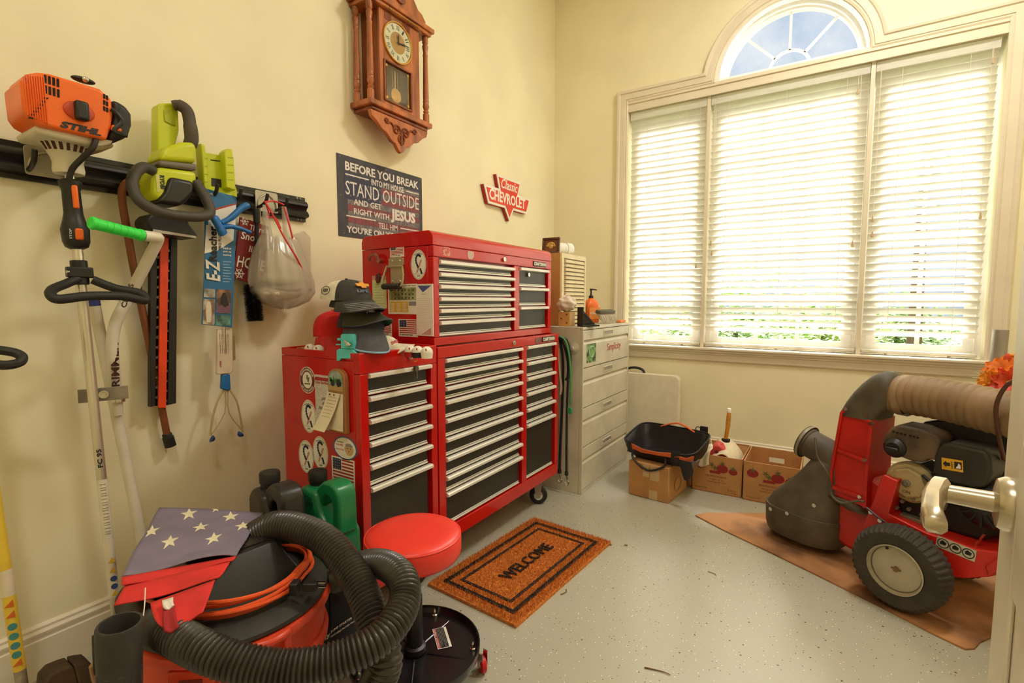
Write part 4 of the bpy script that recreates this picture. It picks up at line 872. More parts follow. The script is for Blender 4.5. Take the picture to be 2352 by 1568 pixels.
# ================================================================== SHOP VACUUM
vac_red = mat('vac_orange', (228, 72, 40), .36, var=.05, vscale=7); lid_m = mat('vac_lid', (52, 50, 46), .55, var=.12, vscale=12, bump=.12, bscale=500); hous_m = mat('vac_housing', (26, 23, 22), .42, var=.15, vscale=10)
vx, vy = .714, .662
vac = thing('shop_vacuum', 'orange-red shop vacuum with black lid, orange cord and black hose', 'vacuum', (vx, vy, 0))
T = Matrix.Translation((vx, vy, 0))
MB().lathe([(.001, .03), (.175, .03), (.19, .04), (.205, .12), (.213, .24), (.217, .30), (.219, .345), (.232, .350), (.235, .358), (.232, .372), (.224, .376), (.001, .376)], 64, T).build('tank', vac_red, vac, smooth=35)
MB().lathe([(.214, .236), (.224, .242), (.226, .258), (.222, .268), (.216, .272)], 64, T, cap=False).build('tank_band', vac_red, vac, smooth=50)
MB().lathe([(.001, .377), (.224, .377), (.228, .382), (.226, .390), (.20, .404), (.15, .412), (.001, .414)], 64, T).build('lid', lid_m, vac, smooth=35)
q = MB()
a0 = radians(-10)
for s_ in (-1, 1):
    q.box((vx+.224*cos(a0+s_*.16), vy+.224*sin(a0+s_*.16), .318), (.02, .018, .11), Matrix.Rotation(a0+s_*.16, 3, 'Z'))
q.tube([V((vx+(.236+.010*sin(pi*i/10))*cos(a0-.17+.34*i/10), vy+(.236+.010*sin(pi*i/10))*sin(a0-.17+.34*i/10), .372)) for i in range(11)], .010, 8); q.build('carry_handle', vac_red, vac, bevel=.004)
a1 = radians(-52)   # latch recess on the front
MB().box((vx+.219*cos(a1), vy+.219*sin(a1), .305), (.012, .10, .07), Matrix.Rotation(a1, 3, 'Z')).build('latch_plate', vac_red, vac, bevel=.004)
MB().box((vx+.2245*cos(a1), vy+.2245*sin(a1), .300), (.006, .05, .045), Matrix.Rotation(a1, 3, 'Z')).build('latch_recess', mat('recess_red', (120, 30, 20), .5), vac, bevel=.002)
# motor housing: sloped block with a flat labelled top
top = [V((.752, .756, .500)), V((.738, .560, .502)), V((.560, .575, .502)), V((.575, .800, .500))]
base = [V((.830, .790, .400)), V((.812, .520, .400)), V((.52, .525, .400)), V((.52, .830, .400))]
mid = [a*.12+b_*.88+V((0, 0, .006)) for a, b_ in zip(top, base)]
MB().loft([base, mid, [a*.96+b_*.04 for a, b_ in zip(top, base)], top]).build('motor_housing', hous_m, vac, smooth=20, bevel=.009, seg=3)
T3 = frame(top[0]+V((0, 0, .001)), (top[0]-top[3]), (top[3]-top[0]).cross(V((0, 0, -1))))
p0, p1, p2 = top[0]+V((-.012, -.01, .0012)), top[3]+V((.012, -.03, .0012)), top[1]+V((-.012, .02, .0004))
ex_ = (p1-p0).normalized(); ey_ = (p2-p0); ey_ = (ey_-ex_*ey_.dot(ex_)).normalized()
T3 = frame(p0, ex_, ey_); T3 = frame(p0, ey_, -ex_) @ Matrix.Translation((0, -.15, 0)) if ex_.cross(ey_).z < 0 else frame(p0, ex_, ey_)
pn = MB(T3).bb((.004, .004, 0), (.145, .10, .0012)).build('switch_panel', mat('panel_black', (38, 34, 32), .3), vac, smooth=0)
q = MB(T3)
for i in range(7): q.bb((.012, .014+.010*i, .0012), (.05+.05*((i*7) % 3)/2, .0155+.010*i, .0018))
q.build('moulded_text', mat('mould_grey', (74, 68, 62), .4), pn, smooth=0)
# orange power cord wound round the housing
cord_o = mat('cord_orange2', (238, 92, 42), .4)
for k, (rr, z, ph) in enumerate(((.178, .420, 0), (.184, .432, .1), (.173, .438, .25), (.188, .422, .4), (.181, .446, .5))):
    pts = []
    for i in range(48):
        a = 2*pi*i/48; sq = 1+.10*abs(sin(2*(a-.6)))-.05; pts.append(V((vx-.012+rr*sq*cos(a)*.98, vy+.005+rr*sq*sin(a), z+.006*sin(a*2+ph*6)+.008*cos(a+1))))
    MB().tube(pts, .0052, 8, closed=True).build('power_cord', cord_o, vac)
pg = PD(713, 1345, 1.235); pl = MB().box(pg, (.034, .020, .020), Matrix.Rotation(.55, 3, 'Z')).box(pg-V((.030, .022, .002)), (.020, .028, .030), Matrix.Rotation(.55, 3, 'Z')).build('plug', plastic_m, vac, bevel=.003)
q = MB()
for s_ in (-1, 1): q.box(pg+V((.020, .016, .002+s_*.006)), (.022, .007, .0018), Matrix.Rotation(.55, 3, 'Z'))
q.build('plug_prong', chrome_m, pl)
# corrugated hose
hose_m = mat('hose_black', (56, 50, 43), .34, var=.12, vscale=20, coat=.1)
def corrugated(pts, r, pitch, depth, n=20, n_sm=10):
    c_ = curve(pts, 24); L = [0.0]
    for i in range(1, len(c_)): L.append(L[-1]+(c_[i]-c_[i-1]).length)
    tot = L[-1]; m = int(tot/pitch); out, rs = [], []; j = 0
    for k in range(m*4+1):
        s = tot*k/(m*4)
        while j < len(L)-2 and L[j+1] < s: j += 1
        t = (s-L[j])/max(1e-9, L[j+1]-L[j]); out.append(c_[j].lerp(c_[j+1], t)); rs.append(r-depth*(0, .35, 1, .35)[k % 4])
    return MB().tube(out, rs, n)
corrugated([PD(575, 1235, 1.42), PD(640, 1205, 1.40), PD(735, 1232, 1.34), PD(800, 1300, 1.27), PD(842, 1380, 1.20), PD(865, 1460, 1.15), PD(880, 1540, 1.12), V((1.06, .70, .10))], .040, .0100, .0060).build('hose', hose_m, vac, smooth=70)
corrugated([PD(770, 1330, 1.42), PD(830, 1298, 1.36), PD(885, 1297, 1.30), PD(925, 1330, 1.22), PD(928, 1385, 1.16), PD(898, 1440, 1.10), PD(850, 1482, 1.06), PD(760, 1520, 1.03), PD(650, 1535, 1.01), PD(540, 1520, 1.0), PD(460, 1490, 1.01), PD(395, 1455, 1.05), PD(350, 1425, 1.14), V((.47, .52, .36)), V((.44, .60, .37)), V((.44, .74, .35)), V((.50, .86, .33))], .038, .0105, .0060).build('hose', hose_m, vac, smooth=70)
# wand end standing at the left of the vacuum
gw = mat('wand_grey', (58, 55, 52), .6, var=.12, bump=.1, bscale=200)
wp = PD(275, 1430, .95); wb = V((.86, .345, .17)); T = axis(wb, wp-wb); L_ = (wp-wb).length
wt_ = thing('vacuum_wand', 'grey plastic vacuum wand standing upright with its open end up', 'wand', (wb.x, wb.y, 0))
MB().lathe([(.026, -.17), (.026, .0), (.030, .06), (.033, L_*.55), (.037, L_-.06), (.038, L_-.004), (.036, L_), (.032, L_), (.030, L_-.01), (.028, L_-.12), (.001, L_-.125)], 28, T).build('tube', gw, wt_, smooth=40)
q = MB(T)
for i in range(10): a = 2*pi*i/10; q.box((.0345*cos(a), .0345*sin(a), L_*.45), (.004, .009, L_*.62), Matrix.Rotation(a, 3, 'Z'))
q.build('grip_rib', gw, wt_, bevel=.001)

# ---------------------------------------------------------------- folded flag
flag_b = mat('flag_slate', (134, 124, 146), .8, var=.05, vscale=12, bump=.15, bscale=700); flag_r = mat('flag_red', (226, 54, 50), .8, var=.08, vscale=10, bump=.15, bscale=700); star_m = mat('flag_star', (238, 230, 196), .8)
fl = thing('folded_flag', 'folded flag with white stars and red stripes lying on the shop vacuum', 'flag', (.58, .62, .50))
A, B_, C_, D_ = PZ(366, 1166, .512), PZ(604, 1176, .512), PZ(543, 1272, .510), PZ(280, 1320, .508)
def bil(u, v, z=0): p = (A*(1-u)+B_*u)*(1-v)+(D_*(1-u)+C_*u)*v; return p+V((0, 0, z+.004*sin(7*u+3*v)*v+.003*sin(11*v+u*4)-.010*max(0, u-.9)*10*max(0, v-.5)))
MB().grid(lambda u, v: bil(u, v), 26, 20, .0022).build('star_field', flag_b, fl, smooth=180)
for cu, cv, r_ in ((.32, .12, .085), (.72, .13, .085), (.49, .36, .085), (.90, .40, .085), (.28, .62, .085), (.68, .62, .085), (.05, .42, .08), (.55, .0, .05)):
    q = MB(); pts = star(1, k=.40, rot=pi/2+.3); vs = [bil(cu, cv, .0020)]
    for a, b2 in pts: u, v = min(.995, max(.005, cu+a*r_*.95)), min(.99, max(.005, cv-b2*r_*1.35)); vs.append(bil(u, v, .0018))
    q.add(vs, [(0, 1+i, 1+(i+1) % 10) for i in range(10)]); q.build('star', star_m, fl, smooth=0)
def band(a0, a1, b0, b1, bulge, n=18, m=10, wav=.004):
    """cloth hanging from edge a0-a1 down to b0-b1 with an outward bulge"""
    out_ = V((.75, -.55, -.1))
    return lambda u, v: (a0.lerp(a1, u)*(1-v)+b0.lerp(b1, u)*v)+out_*(bulge*sin(pi*v))+V((0, 0, wav*sin(6*u+2)*v))
L1a, L1b = D_+V((0, 0, -.006)), C_+V((0, 0, -.006)); L2a, L2b = PZ(284, 1346, .497), PZ(528, 1290, .514)
MB().grid(band(L1a, L1b, L2a, L2b, .010), 20, 8, .003).build('red_fold', flag_r, fl, smooth=180)
L3a, L3b = PZ(262, 1394, .485), PZ(500, 1330, .508)
MB().grid(band(L2a+V((-.004, .004, -.002)), L2b, L3a, L3b, .016), 20, 10, .003).build('red_fold', flag_r, fl, smooth=180)
L4a, L4b = PZ(345, 1385, .502), PZ(494, 1332, .508); L5a, L5b = PZ(384, 1448, .482), PZ(466, 1410, .490)
MB().grid(band(L4a, L4b, L5a, L5b, .018), 16, 10, .003).build('red_tail', flag_r, fl, smooth=180)
MB().grid(band(PZ(374, 1392, .506), PZ(400, 1384, .506), PZ(378, 1452, .486), PZ(412, 1444, .486), .006), 6, 8, .004).build('header_band', mat('flag_header', (170, 40, 44), .8), fl, smooth=180)
MB().grid(band(PZ(372, 1380, .512), PZ(398, 1372, .512), PZ(380, 1400, .506), PZ(400, 1392, .506), .004), 4, 4, .004).build('care_label', white_m, fl, smooth=180)
MB().tube(curve([PZ(334, 1350, .505), PZ(332, 1390, .495), PZ(328, 1425, .48), PZ(327, 1455, .465)], 5), .0012, 5).build('loose_thread', white_m, fl)

# ---------------------------------------------------------------- black case and oil jugs
cs = thing('jump_starter', 'black plastic jump starter case with white print behind the vacuum', 'case', (.45, 1.0, 0))
MB().bb((.26, .905, .003), (.69, 1.078, .266)).build('case_body', plastic_m, cs, bevel=.012, seg=3)
MB().bb((.6905, .965, .10), (.693, 1.045, .215)).build('grip_recess', dark_m, cs, bevel=.001)
MB().tube(curve([(.700, .955, .24), (.712, .96, .255), (.712, 1.05, .255), (.700, 1.055, .24)], 6), .010, 8).build('handle', plastic_m, cs)
T = at2(TX(.6905), .945, .055)
text('JUMP STARTER', at2(T, .02, .028), .085, .010, white_m, cs, depth=.0004, bold=.01); text('PORTABLE POWER PACK', at2(T, .02, .014), .10, .006, white_m, cs, depth=.0004); text('12V', at2(T, 0, .018), .016, .014, white_m, cs, depth=.0004, bold=.02)
def jug(label, o, ang, m, capm, sc, parts):
    T = Matrix.Translation(o) @ Matrix.Rotation(ang, 4, 'Z') @ Matrix.Scale(sc, 4) @ frame((0, .05, 0), (1, 0, 0), (0, 0, 1))
    t = thing('oil_jug', label, 'jug', o, 'oil jugs in front of the side cabinet')
    MB(T).prism([(0, 0), (.20, 0), (.205, .02), (.20, .15), (.185, .165), (.14, .178), (.112, .215), (.098, .262), (.02, .268), (-.004, .24), (-.006, .1), (-.004, .02)], .10).build('body', m, t, bevel=.02*sc, seg=4)
    MB(T).prism([(.070, .240), (.092, .278), (.120, .298), (.165, .302), (.190, .292), (.203, .268), (.206, .15), (.165, .14), (.168, .235), (.160, .252), (.140, .256), (.124, .244), (.112, .215)], .066, Matrix.Translation((0, 0, .017))).build('handle', m, t, bevel=.018*sc, seg=4)
    MB(T).lathe([(.026, .26), (.026, .276), (.029, .278), (.029, .305), (.027, .309), (.001, .310)], 26, Matrix(((1, 0, 0, .040), (0, 0, 1, 0), (0, -1, 0, .05), (0, 0, 0, 1)))).build('cap', capm, t)
    return t, T
jm = mat('jug_green', (22, 122, 74), .3, var=.05); jb = mat('jug_black', (40, 38, 36), .38, var=.06); capm = mat('jug_cap', (28, 27, 26), .5)
t, T = jug('green oil jug with a black cap and handwriting', (.545, 1.015, .268), -.10, jm, capm, 1.04, 0)
text('BadBoy', T @ frame((.03, .20, .1005), (1, .25, 0), (-.25, 1, 0)), .07, .022, mat('marker', (20, 60, 44), .6), t, depth=.0006)
t, T = jug('black oil jug with a black cap and white corner label', (.455, .905, .268), -.18, jb, capm, 1.08, 0)
MB(T).prism([(.0, .03), (.10, .03), (.0, .17)], .0008, Matrix.Translation((0, 0, .1005))).build('corner_label', white_m, t, smooth=0)
MB(T).prism([(.02, .09), (.045, .09), (.03, .11), (.02, .11)], .0004, Matrix.Translation((0, 0, .1014))).build('label_mark', redp_m, t, smooth=0)

# ================================================================== WELCOME MAT
coir_m = mat('coir_orange', (226, 142, 56), .9, col2=(190, 102, 34), vscale=90, bump=1.0, bscale=400); coir_d = mat('coir_dark', (44, 28, 16), .9, var=.3, vscale=90)
m0, m1, m2 = V((.676, 1.44, 0)), V((1.116, 1.409, 0)), V((.679, 2.20, 0)); ex_ = (m1-m0).normalized(); ey_ = V((-ex_.y, ex_.x, 0)); MWd, MLn = .443, .762
TM = frame(m0, ex_, ey_); wm = thing('door_mat', 'orange coir doormat with black borders reading WELCOME', 'doormat', TM @ V((MWd/2, MLn/2, 0)))
MB(TM).bb((0, 0, .001), (MWd, MLn, .012)).build('backing', coir_m, wm)
rnd = random.Random(5)
def dark(x, y):
    e = min(x, MWd-x, y, MLn-y)
    return .044 < e < .060 or .092 < e < .103
va, fa, vd, fd = [], [], [], []
for i in range(26000):
    x, y = rnd.uniform(.001, MWd-.001), rnd.uniform(.001, MLn-.001); e = min(x, MWd-x, y, MLn-y)
    hgt = .009+rnd.random()*.005 if e < .085 else .006+rnd.random()*.004
    a = rnd.random()*6.28; dx, dy = rnd.uniform(-.006, .006), rnd.uniform(-.006, .006); wv = V((cos(a), sin(a), 0))*.0011
    c_ = V((x, y, .012)); vs = [c_-wv, c_+wv, c_+V((dx, dy, hgt))]
    if dark(x, y): k = len(vd); vd += vs; fd.append((k, k+1, k+2))
    else: k = len(va); va += vs; fa.append((k, k+1, k+2))
MB(TM).add(va, fa).build('pile', coir_m, wm, smooth=0, fix=False, kind='stuff'); MB(TM).add(vd, fd).build('border_pile', coir_d, wm, smooth=0, fix=False, kind='stuff')
q = MB(TM)
for e0, e1 in ((.044, .060), (.092, .103)):
    z0, z1 = .0118, .0165
    q.bb((e0, e0, z0), (MWd-e0, e1, z1)).bb((e0, MLn-e1, z0), (MWd-e0, MLn-e0, z1)).bb((e0, e1+.0002, z0), (e1, MLn-e1-.0002, z1)).bb((MWd-e1, e1+.0002, z0), (MWd-e0, MLn-e1-.0002, z1))
q.build('border', coir_d, wm, smooth=0)
text('WELCOME', TM @ frame((.205, .205, .012), (0, 1, 0), (-1, 0, 0)) @ Matrix.Translation((0, -.052, 0)), .345, .058, coir_d, wm, depth=.0085, bold=.0)

# ================================================================== BOXES UNDER THE WINDOW
card_m = mat('cardboard', (190, 138, 84), .85, var=.06, vscale=10, bump=.06, bscale=120); card_i = mat('cardboard_inside', (176, 112, 62), .85, var=.08, vscale=14); tape_m = mat('packing_tape', (206, 176, 134), .3, var=.03)
tomr = mat('print_tomato', (150, 40, 34), .8); tomg = mat('print_leaf', (104, 104, 58), .8); brp = mat('print_brown', (120, 76, 40), .8)
def open_box(x0, y0, x1, y1, h, label, front=True, holes=True):
    t = thing('produce_box', label, 'cardboard box', ((x0+x1)/2, (y0+y1)/2, 0), 'open tomato boxes under the window'); th = .005; zb_ = .001
    q = MB(); q.bb((x0, y0, zb_), (x1, y1, .007))
    def wallq(a, b_, nrm, hole, name):
        L_ = (b_-a).length; ex2 = (b_-a).normalized(); T = frame(a, ex2, (0, 0, 1)); s = MB(T)
        if hole:
            hw, h0, h1 = .042, h*.62, h*.76; s.bb((0, 0, 0), (L_/2-hw, h, th)).bb((L_/2+hw, 0, 0), (L_, h, th)).bb((L_/2-hw, 0, 0), (L_/2+hw, h0, th)).bb((L_/2-hw, h1, 0), (L_/2+hw, h, th))
        else: s.bb((0, 0, 0), (L_, h, th))
        return s.build(name, card_m, t)
    q.build('bottom', card_i, t)
    z = V((0, 0, .0075))
    wf = wallq(V((x0, y0+th, 0))+z, V((x1, y0+th, 0))+z, 0, False, 'front_panel'); wallq(V((x0, y1, 0))+z, V((x1, y1, 0))+z, 0, True, 'back_panel')
    wallq(V((x0+.0002, y1-.006, 0))+z, V((x0+.0002, y0+.006, 0))+z, 0, False, 'side_panel'); wallq(V((x1-.0002, y0+.006, 0))+z, V((x1-.0002, y1-.006, 0))+z, 0, False, 'side_panel')
    # printed front
    w_ = x1-x0; T = at2(TY(y0-.0006), x0, 0)
    for cx_, cz_, r_ in ((.16, .74, .11), (.62, .70, .12), (.84, .66, .09)): MB(T).prism(ell(r_*w_, r_*w_*.78, 18, cx_*w_, cz_*h), .0004).build('tomato_print', tomr, wf, smooth=0)
    MB(T).bb((.36*w_, .55*h, 0), (.58*w_, .62*h, .0003)).build('banner_print', tomr, wf, smooth=0)
    for cx_, cz_ in ((.16, .82), (.40, .78), (.47, .70), (.62, .84), (.84, .74)): MB(T).prism(star(.07*w_, cx_*w_, cz_*h, .35, rot=cx_*9), .0004, Matrix.Translation((0, 0, .0004))).build('leaf_print', tomg, wf, smooth=0)
    text('GROWN & PACKED BY', at2(T, .28*w_, .44*h), .44*w_, .055*h, brp, wf, depth=.0004); text('Omega Farms, Inc.', at2(T, .34*w_, .355*h), .32*w_, .045*h, brp, wf, depth=.0004); text('Sumner Lane, GA 31639', at2(T, .30*w_, .29*h), .40*w_, .045*h, brp, wf, depth=.0004)
    text('Product of USA', at2(T, .06*w_, .09*h), .26*w_, .045*h, brp, wf, depth=.0004); text('25 lbs. net', at2(T, .74*w_, .13*h), .18*w_, .05*h, brp, wf, depth=.0004); text('11.34 kg', at2(T, .76*w_, .06*h), .16*w_, .045*h, brp, wf, depth=.0004)
    return t
open_box(1.336, 3.10, 1.604, 3.45, .222, 'open tomato box in the middle holding the red fuel can and cloth')
open_box(1.622, 3.09, 1.90, 3.44, .222, 'empty open tomato box at the right, nearest the blower')
open_box(1.062, 3.135, 1.322, 3.47, .222, 'open tomato box half hidden behind the tool bag')
MB().grid(lambda u, v: (1.53+.07*u, 3.40-.02*v, .232-.05*v), 3, 3, .004).build('box_flap', card_m, label='loose cardboard flap folded into the middle tomato box', cat='flap')
# closed carton under the tool bag
bx = thing('carton', 'taped brown carton under the tool bag', 'cardboard box', (1.15, 2.95, 0)); h = .205
bT = frame((1.028, 2.816, 0), V((1.271, 2.788, 0))-V((1.028, 2.816, 0)), (.115, .993, 0)); bw, bd = .245, .29
MB(bT).bb((0, 0, .001), (bw, bd, h)).build('carton_body', card_m, bx, bevel=.003)
for a_, b2 in (((.090, -.0008, h*.62), (.128, -.0001, h+.0005)), ((.13, -.0008, .002), (.18, -.0001, .055)), ((.135, -.0008, h*.56), (.19, -.0001, h*.98))): MB(bT).bb(a_, b2).build('tape', tape_m, bx, smooth=0)
q = MB(bT @ frame((bw+.0006, .14, .08), (0, 1, 0), (0, 0, 1)))
for r_ in (.045, .036): q.tube([V((r_*1.25*cos(i*pi/12), r_*sin(i*pi/12), 0)) for i in range(24)], .0012, 4, closed=True)
q.build('stamp_print', brp, bx, smooth=0)
# ---------------------------------------------------------------- black and orange tool bag, mouth open
bag_b = mat('bag_black', (28, 25, 26), .55, var=.15, vscale=20, bump=.25, bscale=90); bag_o = mat('bag_orange', (222, 104, 52), .75, var=.06, bump=.2, bscale=300); bag_g = mat('bag_grey', (124, 108, 104), .7)
tb = thing('tool_bag', 'open black and orange tool bag resting on the carton', 'bag', (1.20, 2.96, h))
bc = V((1.205, 2.965, 0)); dx_ = V((.985, -.17, 0)); dy_ = V((.17, .985, 0))
def bagring(z, hx, hy, tilt=0.0, r=.36, n=40, dx0=0.0, sag=0.0):
    out_ = []
    for i in range(n):
        a = 2*pi*i/n; cx_ = math.copysign(abs(cos(a))**r, cos(a)); cy_ = math.copysign(abs(sin(a))**r, sin(a))
        out_.append(bc+dx_*(hx*cx_+dx0)+dy_*(hy*cy_)+V((0, 0, z+tilt*cy_-sag*(1-abs(cx_))*(1 if cy_ < 0 else 0))))
    return out_
rg = [bagring(h+.002, .17, .10), bagring(h+.03, .20, .125, dx0=-.005), bagring(h+.07, .215, .14, sag=.01), bagring(h+.105, .225, .145, .022, sag=.025), bagring(h+.128, .228, .140, .036, sag=.03)]
inn = [bagring(h+.126, .220, .130, .034, sag=.03), bagring(h+.08, .205, .12, sag=.01), bagring(h+.02, .18, .10), bagring(h+.012, .02, .01)]
MB().loft(rg+inn, cap=True).build('shell', bag_b, tb, smooth=60)
q = MB(); q.tube([p+V((0, 0, .003)) for p in rg[-1]], .005, 6, closed=True); q.build('rim', bag_b, tb)
def strip(z0, z1, a0, a1, off, m, name, n=14):
    def fn(u, v):
        a = a0+(a1-a0)*u; cx_ = math.copysign(abs(cos(a))**.5, cos(a)); cy_ = math.copysign(abs(sin(a))**.5, sin(a))
        k = v; zz = z0+(z1-z0)*v; return bc+dx_*((.214+.010*k+off)*cx_)+dy_*((.138+.006*k+off)*cy_)+V((0, 0, zz-.026*(1-abs(cx_))*(1 if cy_ < 0 else 0)*k+.004*sin(9*u)))
    return MB().grid(fn, n, 5, .003).build(name, m, tb, smooth=60)
strip(h+.058, h+.100, -2.05, -1.35, .010, bag_o, 'orange_panel'); strip(h+.050, h+.085, -1.30, -.55, .012, bag_o, 'orange_panel'); strip(h+.02, h+.06, -.75, -.2, .012, bag_g, 'grey_panel'); strip(h+.06, h+.095, -2.75, -2.15, .010, bag_g, 'grey_panel')
strip(h+.04, h+.115, -2.25, -2.0, .014, bag_b, 'strap'); strip(h+.04, h+.115, -1.38, -1.15, .014, bag_b, 'strap')
f0, f1 = bc+dx_*(-.135)+dy_*(-.160)+V((0, 0, h+.055)), bc+dx_*(.075)+dy_*(-.160)+V((0, 0, h+.050))
MB().tube(curve([f0, f0+V((.012, -.012, -.045)), (f0+f1)/2+V((0, -.02, -.085)), f1+V((-.012, -.012, -.045)), f1], 8), .009, 8, flat=.7).build('front_handle', bag_b, tb)
g0, g1 = bc+dx_*(-.10)+dy_*(.135)+V((0, 0, h+.155)), bc+dx_*(.12)+dy_*(.135)+V((0, 0, h+.155))
MB().tube(curve([g0, (g0+g1)/2+V((0, .01, .035)), g1], 8), .008, 8, flat=.7).build('rear_handle', bag_o, tb)
c_ = bc+dx_*.165+dy_*.155+V((0, 0, h+.175)); MB().box(c_, (.045, .010, .042)).build('buckle', plastic_m, tb, bevel=.003)
MB().tube([c_+V((-.034+.014*cos(i*pi/8), 0, .014*sin(i*pi/8))) for i in range(16)], .0026, 6, closed=True).build('ring', plastic_m, tb)
def drape(u, v): return bc+dx_*(.145+.07*u+.02*v)+dy_*(-.145-.02*sin(3*u)*v-.01*v)+V((0, 0, h+.06-.10*v*(.5+.5*sin(pi*u))))
MB().grid(drape, 8, 6, .004).build('hanging_pocket', bag_b, tb, smooth=60)

# ---------------------------------------------------------------- red fuel can with hose and cloth in the middle box
fcn = thing('fuel_can', 'small red plastic fuel can with an amber spout hose', 'fuel can', (1.47, 3.30, .009))
canr = mat('can_red', (206, 70, 70), .4)
cT = frame((1.39, 3.235, .009), (1, 0, 0), (0, 0, 1))
MB(cT).prism([(0, 0), (.15, 0), (.15, .17), (.11, .225), (.07, .255), (.035, .25), (0, .20)], -.15).build('can', canr, fcn, bevel=.015, seg=3)
MB().cyl((1.445, 3.225, .218), (1.448, 3.238, .216), .011, n=14).build('vent_cap', mat('vent', (110, 40, 40), .5), fcn)
sp0 = V((1.478, 3.34, .262)); MB().lathe([(.026, 0), (.026, .028), (.02, .03)], 20, Matrix.Translation(sp0-V((0, 0, .012)))).build('collar', capm, fcn)
amber = mat('amber_hose', (206, 142, 44), .3, var=.08); MB().tube(curve([sp0+V((0, 0, .015)), sp0+V((.006, 0, .07)), sp0+V((.012, .005, .135)), sp0+V((.012, .008, .19))], 5), .0125, 12).build('spout_hose', amber, fcn)
MB().lathe([(.0135, 0), (.0135, .02), (.010, .026)], 14, Matrix.Translation(sp0+V((.012, .008, .186)))).build('spout_tip', white_m, fcn)
corrugated([sp0+V((.008, .003, .095)), sp0+V((.012, .006, .165))], .0150, .008, .002, 12).build('ribbed_sleeve', amber, fcn)
clm = mat('cotton_cloth', (228, 214, 184), .9, var=.05, vscale=20, bump=.3, bscale=400)
cl_ = thing('cotton_cloth', 'cream cotton cloth draped over the fuel can and box edge', 'cloth', (1.44, 3.2, .2))
def c1(u, v): x = 1.425+.165*u; return V((x+.03*v*(u-.3), 3.36-.17*v, .285-.075*v-.10*(u-.35)**2*3+.008*sin(8*u+5*v)))
MB().grid(c1, 18, 14, .003).build('cloth_drape', clm, cl_, smooth=180)
def c2(u, v): return V((1.345+.075*u+.02*v+.012*sin(5*v), 3.19-.10*min(1, v*1.6)-.006*sin(9*u), .262-.018*sin(4*u)+(.012 if v < .3 else 0)-max(0, v-.55)*.20-.012*u))
MB().grid(c2, 14, 16, .004).build('cloth_tail', clm, cl_, smooth=180)
def c3(u, v): return V((1.36+.06*u, 3.22+.02*sin(3*u), .25+.055*v*sin(pi*u)**.6))
MB().grid(c3, 10, 6, .003).build('cloth_peak', clm, cl_, smooth=180)

# ---------------------------------------------------------------- folded white table against the wall
tw = mat('table_white', (226, 216, 192), .5, var=.03, bump=.06, bscale=200)
ft = thing('folding_table', 'white plastic folding table folded up against the wall with black handle', 'folding table', (.80, 3.70, 0))
lean = frame((.36, 3.655, .004), (1, 0, 0), (0, .055, 1))
MB(lean).prism(rrect(.745, .604, .045, 6), .028).build('leaf', tw, ft, bevel=.008, seg=3)
MB(at2(lean, 0, 0, -.034)).prism(rrect(.745, .604, .045, 6), .028).build('leaf', tw, ft, bevel=.008, seg=3)
MB(lean).tube(curve([(.325, .600, -.002), (.345, .628, -.002), (.40, .640, -.002), (.455, .628, -.002), (.475, .600, -.002)], 6), .0095, 8).build('carry_handle', plastic_m, ft)
# ---------------------------------------------------------------- cardboard sheet under the blower and floor litter
sheet = [(1.439, 2.705), (1.60, 2.60), (1.80, 2.49), (2.05, 2.345), (2.25, 2.225), (2.36, 2.150), (2.425, 2.115), (2.452, 2.135), (2.475, 2.185), (2.51, 2.235), (2.60, 2.30), (3.0, 2.55), (3.15, 3.0), (2.7, 3.35), (1.95, 3.06), (1.70, 2.90), (1.48, 2.765)]
MB().prism(sheet, .006, Matrix.Translation((0, 0, .001))).build('cardboard_sheet', mat('sheet_brown', (184, 130, 84), .85, col2=(100, 64, 38), vscale=3.2, thr=(.34, .56), bump=.1, bscale=60), label='large stained cardboard sheet on the floor under the blower', cat='cardboard sheet', smooth=0)
rnd = random.Random(11)
for u0, v0, u1, v1, r_, lab in ((1480, 1532, 1540, 1549, .0022, 'long thin brown twig on the floor near the bottom edge'), (1626, 1312, 1645, 1323, .0016, 'short dark twig on the floor left of the blower'), (1288, 1365, 1300, 1352, .002, 'small dry straw beside the doormat')):
    a, c_ = PZ(u0, v0, r_+.0005), PZ(u1, v1, r_+.0005); m_ = (a+c_)/2+V((.01, .006, 0)); MB().tube(curve([a, m_, c_], 5), [r_*(1-.05*i) for i in range(11)], 6).build('twig', brp, label=lab, cat='twig')
for u, v, lab in ((1438, 1252, 'small dry leaf scrap on the floor behind the doormat'), (1402, 1251, 'tiny leaf crumb left of the dry leaf scrap')):
    p = PZ(u, v, .002); MB().grid(lambda a, c_: p+V((.014*(a-.5), .008*(c_-.5), .004*(a-.5)**2+.002*c_)), 4, 3, .0008).build('leaf_scrap', mat('dry_leaf', (120, 78, 44), .8), label=lab, cat='leaf')
# ================================================================== RED WHEELED LEAF BLOWER / VACUUM
W0 = V((2.262, 2.28, .0075)); NB = V((-.47, -.883, 0)).normalized(); RB = V((0, 0, 1)).cross(NB)     # NB: side facing the viewer, RB: towards its rear
def TB(d): return frame(W0-NB*d, RB, (0, 0, 1))
def L2(u, v, d):
    o = W0-NB*d; r = ray(u, v); p = CAM+r*((o-CAM).dot(NB)/r.dot(NB)); q = p-o; return (q.dot(RB), q.z)
def PBp(u, v, d): o = W0-NB*d; r = ray(u, v); return CAM+r*((o-CAM).dot(NB)/r.dot(NB))
def slab(pts, d, th): return MB(TB(d)).prism([L2(u, v, d) for u, v in pts], -th)
bl_red = mat('blower_red', (206, 36, 24), .4, var=.10, vscale=6, coat=.15); bl_blk = mat('blower_black', (90, 80, 64), .6, var=.18, vscale=7, bump=.08, bscale=150); bl_brown = mat('dusty_hose', (140, 112, 80), .6, var=.10, vscale=9)
